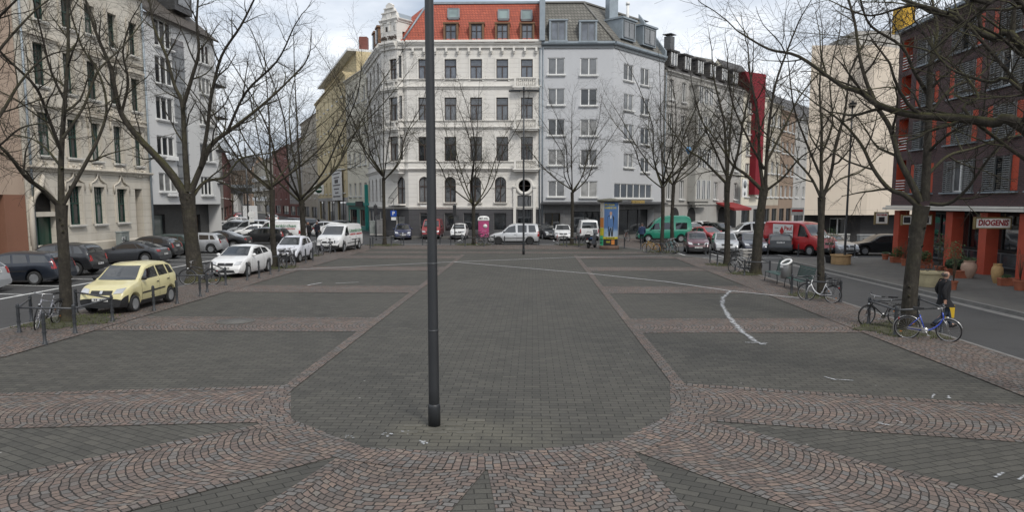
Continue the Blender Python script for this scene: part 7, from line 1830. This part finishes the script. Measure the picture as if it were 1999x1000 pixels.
def cylp(a0, a1, z0, z1, mat, name, parent, off=.006, n=12):
    mb = MB(); mb.lathe([(AR+off, z0), (AR+off, z1)], n=n, ang=a1-a0, a0=a0); mb.lathe([(AR+off, z1), (AR-.01, z1)], n=n, ang=a1-a0, a0=a0); return mb.build(name, mat, parent)
def cyltext(body, size, a, z, mat, parent, off=.012, wide=None, bold=.004):
    me = textmesh(body, size, .001, bold); xs = [v_.co.x for v_ in me.vertices]; k = wide/(max(xs)-min(xs)) if wide else 1
    for v_ in me.vertices: an = a+v_.co.x*k/AR; rr = AR+off+v_.co.z; v_.co = V((rr*cos(an), rr*sin(an), z+v_.co.y))
    me.materials.clear(); me.materials.append(mat); return link('lettering', me, parent)
def zz(y): return 3.6+(394-y)*(p.y-AR)/1400
def skyposter():
    m, t, n, l, b = nmat('poster_sky'); o = coord(t); s = n.new('ShaderNodeSeparateXYZ'); l.new(o, s.inputs[0]); f = noise(t, o, 3, 4)
    g = mth(t, 'ADD', mth(t, 'MULTIPLY', s.outputs[2], .4), mth(t, 'MULTIPLY', f, .7)); l.new(ramp(t, g, [(.45, (.50, .54, .56)), (.9, (.27, .38, .52)), (1.15 if 0 else 1.0, (.08, .17, .36))]), b.inputs['Base Color']); return m
PB = cylp(aa(1179), aa(1205), zz(463), zz(394), skyposter(), 'poster', AC)
m_py = M('poster_yellow', (.62, .52, .03)); m_pk = M('poster_black', (.02, .02, .02)); m_pg = M('poster_green', (.05, .48, .22)); m_po = M('poster_orange', (.55, .20, .04)); m_pp = M('poster_paper', (.55, .52, .45)); m_pskin = M('poster_skin', (.45, .28, .2))
am = aa(1191.5); cyltext('EIN MANN', .2, aa(1189), zz(400), m_py, PB, wide=.72); cyltext('NAMENS OVE', .2, aa(1191), zz(406), m_py, PB, wide=.92)
def cylshape(poly, mat, name, parent, a, z, off): 
    mb = MB(); mb.poly([((AR+off)*cos(a+u/AR), (AR+off)*sin(a+u/AR), z+v_) for u, v_ in poly]); return mb.build(name, mat, parent)
for poly, mt, off in [([(u*1.3, v_*1.22) for u, v_ in P_], a_, b_) for P_, a_, b_ in (([(-.17, .62), (-.2, 1.15), (-.14, 1.28), (-.05, 1.32), (.05, 1.32), (.14, 1.28), (.2, 1.15), (.17, .62)], m_pk, .011), ([(-.13, .0), (-.15, .63), (.15, .63), (.13, .0), (.03, .0), (.0, .5), (-.03, .0)], m_pk, .010), ([(-.06, 1.33), (-.07, 1.46), (-.03, 1.54), (.03, 1.54), (.07, 1.46), (.06, 1.33)], m_pskin, .012), ([(-.02, 1.1), (-.03, 1.31), (.03, 1.31), (.02, 1.1)], m_white, .013))]: cylshape(poly, mt, 'printed_figure', PB, am, zz(461), off)
cylp(aa(1177), aa(1205), zz(466), zz(462), m_py, 'poster_strip', AC, .008); cyltext('AB 7. APRIL IM KINO', .12, aa(1191), zz(464), m_pk, AC, .014, wide=.7)
PK = cylp(aa(1178), aa(1204.5), zz(480), zz(466), m_pk, 'poster', AC); cyltext('KINO', .2, aa(1187), zz(472), m_py, PK, wide=.3); cylp(aa(1193), aa(1199), zz(477), zz(468), m_po, 'picture', PK, .009)
Q = cylp(aa(1170.5), aa(1178), zz(424), zz(394), m_pp, 'poster', AC); cylshape([(-.12, 0), (-.12, .4), (.12, .4), (.12, 0)], m_pk, 'printed_figure', Q, aa(1174), zz(423), .01); cylshape([(-.06, .42), (-.05, .6), (.05, .6), (.06, .42)], m_pskin, 'printed_figure', Q, aa(1174), zz(423), .01)
cylp(aa(1170.5), aa(1178), zz(444), zz(425), m_po, 'poster', AC); cylp(aa(1170.5), aa(1178.5), zz(460), zz(445), m_py, 'poster', AC); Q = cylp(aa(1170.3), aa(1177.5), zz(480), zz(460), m_pg, 'poster', AC); cyltext('FLOH', .2, aa(1174), zz(468), m_pk, Q, wide=.3); cyltext('MARKT', .2, aa(1174), zz(474), m_pk, Q, wide=.3)
# ---------------------------------------------------------------- balloon
q = AT(1344, 294, 50.5); bl = thing('balloon', 'pale blue balloon caught in the bare branches', 'balloon', q); mb = MB(); mb.lathe([(.001, -.27), (.03, -.25), (.12, -.12), (.19, .03), (.19, .12), (.13, .23), (.001, .28)], n=18); mb.build('skin', paint('balloon_blue', (.06, .30, .62)), bl); mb = MB(); mb.tube([(0, 0, -.26), (.03, .02, -.6), (0, 0, -.95)], .005, 4); mb.build('string', m_white, bl)
# ---------------------------------------------------------------- planters and potted plants
m_terra = M('terracotta', (.33, .105, .055), .8, .2, 3); m_soil = M('potting_soil', (.03, .022, .016), .95); m_leaf = M('leaf_green', (.045, .085, .022), .7, .5, 3); m_leafd = M('leaf_dark', (.020, .040, .016), .7, .4, 4); m_dry = M('dry_stem', (.12, .085, .055), .9)
PG = 'potted plants along the red columns'
def leaves(name, c, r, n, m_, par, size=.05, seed=1, ball=False):
    rg = random.Random(seed); mb = MB()
    for _ in range(n):
        d = V((rg.gauss(0, 1), rg.gauss(0, 1), rg.gauss(0, 1))).normalized(); k = rg.uniform(.85, 1) if ball else rg.random()**.45; q = V(c)+V((d.x*r[0], d.y*r[1], d.z*r[2]))*k
        u = V((rg.gauss(0, 1), rg.gauss(0, 1), rg.gauss(0, 1))).normalized(); v_ = u.orthogonal().normalized(); s = size*rg.uniform(.6, 1.4); mb.add([q-u*s, q+v_*s*.4, q+u*s, q-v_*s*.4], [(0, 1, 2, 3)])
    return mb.build(name, m_, par)
def stems(par, c, h, n, seed, m_=None, spread=.3):
    rg = random.Random(seed); mb = MB()
    for _ in range(n):
        a = rg.uniform(0, 6.28); s = rg.uniform(.2, 1)*spread; hh = h*rg.uniform(.6, 1); P = [V(c), V(c)+V((cos(a)*s*.4, sin(a)*s*.4, hh*.5)), V(c)+V((cos(a)*s, sin(a)*s, hh))]; mb.tube(P, [.012, .009, .004], 4)
        for k in range(5): q = P[1].lerp(P[2], rg.random()); mb.tube([q, q+V((rg.uniform(-.12, .12), rg.uniform(-.12, .12), rg.uniform(.05, .18)))], [.005, .003], 3)
    return mb.build('stem', m_ or m_dry, par)
def pot(label, p, kind='round', r=.2, h=.32, plant=None, seed=1, m_=None, rz=0):
    o = thing('potted_plant' if plant else 'plant_pot', label, 'plant pot', (p[0], p[1], p[2]), rz, PG); mb = MB(); mm = m_ or m_terra
    if kind == 'round': mb.lathe([(r*.68, 0), (r*.9, h*.82), (r*1.04, h*.83), (r*1.04, h), (r*.9, h), (r*.88, h*.9)], n=20); top = r
    elif kind == 'box': mb.box((0, 0, h*.45), (r*3.2*.9, r*1.3*.9, h*.9), top=1.1); mb.box((0, 0, h*.92), (r*3.3, r*1.45, h*.16)); top = r*1.2
    elif kind == 'urn': mb.lathe([(r*.5, 0), (r*.55, .03), (r*.8, h*.25), (r, h*.55), (r*.92, h*.78), (r*.66, h*.9), (r*.74, h), (r*.6, h), (r*.55, h*.92)], n=24); top = r*.5
    elif kind == 'tub': mb.lathe([(r*.93, 0), (r*.95, .04), (r*.94, h*.85), (r*1.05, h*.88), (r*1.05, h), (r*.95, h), (r*.93, h*.92)], n=28); top = r
    mb.build('pot', mm, o, sharp=35); mb = MB(); mb.lathe([(.001, h*.91), (top*.86 if kind != 'box' else top*.7, h*.91)], n=14); mb.build('soil', m_soil, o)
    if plant == 'bush': leaves('foliage', (0, 0, h+.28), (r*1.5, r*1.3, .36), 420, m_leaf, o, .055, seed); stems(o, (0, 0, h*.9), .6, 7, seed)
    if plant == 'ball': leaves('foliage', (0, 0, h+.2), (.42, .40, .30), 2600, m_leafd, o, .035, seed, True); mb = MB(); mb.ell((0, 0, h+.2), (.38, .36, .27), 14, 9); mb.build('inner_foliage', m_leafd, o)
    if plant == 'dry': stems(o, (0, 0, h*.9), 1.3, 9, seed, None, .35)
    if plant == 'tall': stems(o, (0, 0, h*.9), 1.7, 7, seed, None, .4); leaves('foliage', (0, 0, h+1.1), (.4, .4, .6), 260, m_leaf, o, .045, seed)
    if plant == 'small': leaves('foliage', (0, 0, h+.06), (r*1.1, r*.8, .1), 160, m_leaf, o, .04, seed)
    if plant == 'iron':
        mb = MB()
        for k in range(5): a = 2*pi*k/5; mb.tube([(cos(a)*r*.6+cos(b_*.7)*.12*cos(a), sin(a)*r*.6+.12*cos(b_*.7)*sin(a), h+.02+.14+.13*sin(b_*.7)) for b_ in range(9)], .012, 5)
        mb.build('iron_ornament', m_darkf, o)
    return o
WZ = .052
def gp(px, py): q = G(px, py, WZ); return (q.x, q.y, WZ)
pot('round terracotta pot at the foot of the first red column', gp(1728, 507), 'round', .22, .34, 'small', 1); pot('small terracotta pot right of the first column pot', gp(1741, 510), 'round', .16, .3, 'small', 2); pot('terracotta trough with a leafy green bush before the second column', gp(1752, 513), 'box', .24, .33, 'bush', 3)
pot('round terracotta pot with bare stems left of the near right trunk', gp(1766, 519), 'round', .22, .40, 'dry', 4); pot('terracotta trough right of the near right trunk with a low plant', gp(1803, 524), 'box', .26, .34, 'bush', 5); pot('terracotta pot with a tall thin shrub before the third column', gp(1834, 533), 'round', .24, .36, 'tall', 6)
pot('terracotta trough holding a dense clipped boxwood ball', gp(1862, 537), 'box', .25, .32, 'ball', 7); pot('empty square terracotta trough right of the boxwood ball', gp(1875, 543), 'box', .19, .34, None, 8); m_urn = M('clay_urn', (.40, .27, .20), .85, .2, 4)
pot('big pale clay urn standing before the red column under the DIOGENIS sign', gp(1890, 543), 'urn', .34, .82, 'small', 9, m_urn); pot('narrow ochre clay urn leaning at the next red column to the right', gp(1945, 553), 'urn', .24, .85, None, 10, M('clay_ochre', (.42, .27, .12), .85, .2, 4)); pot('square terracotta trough at the foot of the rightmost column', gp(1963, 558), 'box', .19, .33, 'small', 11)
pot('terracotta pot at the right picture edge with pale blossom stems', gp(1990, 567), 'round', .25, .42, 'dry', 12); pot('terracotta pot with a leafy shrub behind the walking man', gp(1860, 566), 'round', .17, .36, 'tall', 13)
m_sandst = M('cast_stone', (.42, .36, .22), .85, .2, 3)
pot('beige cast stone tub with iron hoops beside the walking man', gp(1817, 559), 'tub', .58, .62, 'iron', 14, m_sandst); pot('beige orange round tub beside the lamp post on the right pavement', gp(1641, 516), 'tub', .55, .55, None, 15, M('tub_ochre', (.40, .26, .13), .85, .2, 3)); pot('black plastic pot with a thin leafy bush left of the round tub', gp(1620, 513), 'round', .32, .42, 'tall', 16, m_blackp)
# ---------------------------------------------------------------- people
m_skin = M('skin', (.42, .24, .17), .6, .08, 4); m_coat = M('coat_black', (.010, .010, .012), .9, .3, 4); m_jean = M('jeans', (.025, .035, .055), .9, .2, 5); m_shoe = M('shoe', (.02, .018, .016), .5); m_shirt = M('shirt', (.25, .32, .45), .8); m_hair = M('hair_grey', (.10, .085, .075), .9)
def person(label, p, hdg, J, coat, trousers, coatlen=.62, hair=None, s=1.0, shirt=None, glasses=False):
    """J: joints (x forward, y left, z up) of a standing or walking figure of 1.76 m"""
    o = thing('person', label, 'person', p, radians(hdg)); o.scale = (s, s, s)
    vs, es, rad = [], [], []
    def v(q, r, par=None):
        vs.append(tuple(q)); rad.append(r); i = len(vs)-1
        if par is not None: es.append((par, i))
        return i
    pel = v((0, 0, .95), .13); ab = v((.01, 0, 1.12), .125, pel); ch = v((.015, 0, 1.32), .15, ab); nk0 = v((.015, 0, 1.47), .075, ch); nk = v((.03, 0, 1.53), .058, nk0)
    hd0 = v((.045, 0, 1.60), .085, nk); hd1 = v((.045, 0, 1.68), .098, hd0); v((.03, 0, 1.735), .075, hd1)
    for sd, k in ((1, 'l'), (-1, 'r')):
        sh = v((.0, sd*.19, 1.42), .075, ch); el = v(J['elbow_'+k], .047, sh); wr = v(J['wrist_'+k], .032, el); W3 = V(J['wrist_'+k]); dv = (W3-V(J['elbow_'+k])).normalized(); pa = v(W3+dv*.055, .036, wr)
        side = V((1, 0, 0))-dv*dv.x; side.normalize(); out_ = dv.cross(side)
        for f in range(4):
            b0 = W3+dv*.085+side*(.03-.02*f); k1 = v(b0, .010, pa); k2 = v(b0+dv*(.035-.004*abs(f-1))+out_*sd*-.006, .009, k1); v(b0+dv*(.062-.006*abs(f-1))+out_*sd*-.02, .008, k2)
        t1 = v(W3+dv*.04+side*.042, .011, pa); v(W3+dv*.075+side*.058, .009, t1)
        hp = v((0, sd*.095, .90), .09, pel); kn = v(J['knee_'+k], .06, hp); an = v(J['ankle_'+k], .042, kn); to = v(V(J['toe_'+k]), .04, an)
    me = D.meshes.new('body'); me.from_pydata(vs, es, []); me.materials.append(m_skin); b = link('body', me, o)
    md = b.modifiers.new('skin', 'SKIN'); b.modifiers.new('sub', 'SUBSURF').render_levels = 1
    for i, sv_ in enumerate(me.skin_vertices[0].data): sv_.radius = (rad[i], rad[i]); sv_.use_root = i == 0
    # face
    mb = MB(); mb.prism([(.0, .035), (.028, -.005), (.0, -.012)], lambda u, v_, d: (.135+u, -.012+d, 1.65+v_), .024); mb.build('nose', m_skin, b)
    mb = MB()
    for sg in (1, -1): mb.ell((.043, sg*.098, 1.65), (.03, .014, .04), 8, 5)
    mb.build('ear', m_skin, b); mb = MB()
    for sg in (1, -1): mb.ell((.128, sg*.036, 1.672), (.012, .016, .009), 8, 5)
    mb.build('eye', m_darkf, b); mb = MB(); mb.ell((.132, 0, 1.606), (.008, .028, .007), 8, 5); mb.build('mouth', M('lip', (.30, .12, .10)), b)
    if glasses:
        mb = MB()
        for sg in (1, -1): mb.tube([(.148, sg*(.037+.026*cos(2*pi*i/10)), 1.672+.02*sin(2*pi*i/10)) for i in range(11)], .004, 4, cap=False); mb.bar((.148, sg*.063, 1.675), (.04, sg*.1, 1.675), .006)
        mb.build('glasses', m_darkf, o)
    if hair == 'full': mb = MB(); mb.ell((.028, 0, 1.705), (.115, .112, .095), 14, 8); mb.build('hair', m_hair, o)
    else:
        mb = MB()
        for sg in (1, -1): mb.ell((-.01, sg*.092, 1.655), (.06, .018, .055), 8, 6)
        mb.ell((-.052, 0, 1.64), (.025, .085, .055), 10, 6); mb.build('hair', m_hair, o)
    # clothes
    def loft(rings, n=20):
        m = MB(); o_ = 0
        for (cx, cy, cz, rx, ry) in rings:
            for i in range(n): a = 2*pi*i/n; k = 1+.03*sin(5*a+cz*9); m.v.append((cx+cos(a)*rx*k, cy+sin(a)*ry*k, cz))
        for r_ in range(len(rings)-1):
            for i in range(n): a, c = r_*n+i, r_*n+(i+1) % n; m.f.append([a, c, c+n, a+n]); m.mi.append(0); m.sm.append(True)
        return m
    zb = 1.49-coatlen*1.32
    fl = J.get('flare', .03)
    m = loft([(fl*.8, 0, zb, .165+fl, .235+fl*.8), (.02, 0, zb+.22, .155, .215), (.01, 0, 1.08, .145, .20), (.015, 0, 1.25, .155, .22), (.01, 0, 1.38, .145, .225), (.005, 0, 1.45, .11, .18), (.01, 0, 1.495, .075, .085), (.01, 0, 1.53, .072, .078)])
    for k in ('l', 'r'):
        sd = 1 if k == 'l' else -1; m.tube(smooth([V((0, sd*.16, 1.44)), V((0, sd*.205, 1.40)), V(J['elbow_'+k]), V(J['wrist_'+k])], 4), [.085]*3+[.08]*2+[.074]*3+[.068]*3+[.058]*1+[.055], 12)
    m.build('coat', coat, o)
    mb = MB()
    for k in ('l', 'r'):
        sd = 1 if k == 'l' else -1; mb.tube(smooth([V((0, sd*.06, 1.0)), V((0, sd*.09, .88)), V(J['knee_'+k]), V(J['ankle_'+k])+V((0, 0, -.02))], 4), [.13, .128, .122, .116, .11, .10, .092, .085, .08, .074, .07, .066, .064], 12)
    mb.build('trousers', trousers, o)
    for k in ('l', 'r'):
        a, t = V(J['ankle_'+k]), V(J['toe_'+k]); mb = MB(); d = t-a; d.z = 0; d = d.normalized(); mb.tube([a-d*.07+V((0, 0, -.05)), a+V((0, 0, -.035)), a.lerp(t, .6)+V((0, 0, -.02)), t+d*.05+V((0, 0, .0))], [.045, .055, .05, .03], 10); mb.build('shoe', m_shoe, o)
    if shirt: mb = MB(); mb.prism([(-.045, 1.50), (0, 1.20), (.045, 1.50)][::-1], lambda u, v_, d: (.135+.03*(1.5-v_)+d*.1, u, v_), .25); mb.build('shirt_front', shirt, o)
    return o
WALK = dict(elbow_l=(-.06, .27, 1.16), wrist_l=(.12, .27, .95), elbow_r=(-.14, -.27, 1.16), wrist_r=(-.12, -.29, .92), knee_l=(.20, .09, .50), ankle_l=(.30, .09, .10), toe_l=(.45, .09, .06), knee_r=(.02, -.09, .48), ankle_r=(-.30, -.09, .15), toe_r=(-.18, -.09, .05), flare=.09)
STAND = dict(elbow_l=(-.03, .27, 1.15), wrist_l=(.06, .26, .92), elbow_r=(-.03, -.27, 1.15), wrist_r=(.08, -.25, .93), knee_l=(.05, .1, .49), ankle_l=(.06, .11, .09), toe_l=(.20, .12, .05), knee_r=(.0, -.1, .49), ankle_r=(-.10, -.11, .09), toe_r=(.04, -.12, .05))
q = G(1838, 640, ROADZ); person('balding man with glasses in a black coat walking right with a yellow bag', (q.x, q.y, ROADZ), 0, WALK, m_coat, m_jean, .62, None, .95, m_shirt, True)
bg_ = thing('carrier_bag', 'bright yellow carrier bag held by the walking man', 'bag', (q.x+.34, q.y+.30, .36)); mb = MB(); mb.box((0, 0, 0), (.30, .10, .38), top=1.04); mb.build('sack', M('bag_yellow', (.55, .36, .02), .5, .1, 4), bg_); mb = MB()
mb.tube([(-.08, 0, .18), (-.2, -.02, .44), (.08, 0, .18)], .007, 5); mb.build('handle', M('bag_yellow'), bg_)
for lb, px, Y, h, mt, hr in (('man in a black jacket standing left of his companion', 599, 68, -60, m_coat, None), ('dark haired man on the right of the two in the side street', 617, 69, -110, M('coat_navy', (.012, .012, .02), .9), 'full')):
    person(lb, (spx(px, Y), Y, ROADZ), h, STAND, mt, M('trousers_dark', (.015, .016, .02), .9), .55, hr)
person('person in a blue jacket at the front of the green camper van', (spx(1252, 63.5), 63.5, -.06), 80, STAND, M('jacket_blue', (.03, .05, .11), .9), M('trousers_dark'), .5, 'full')
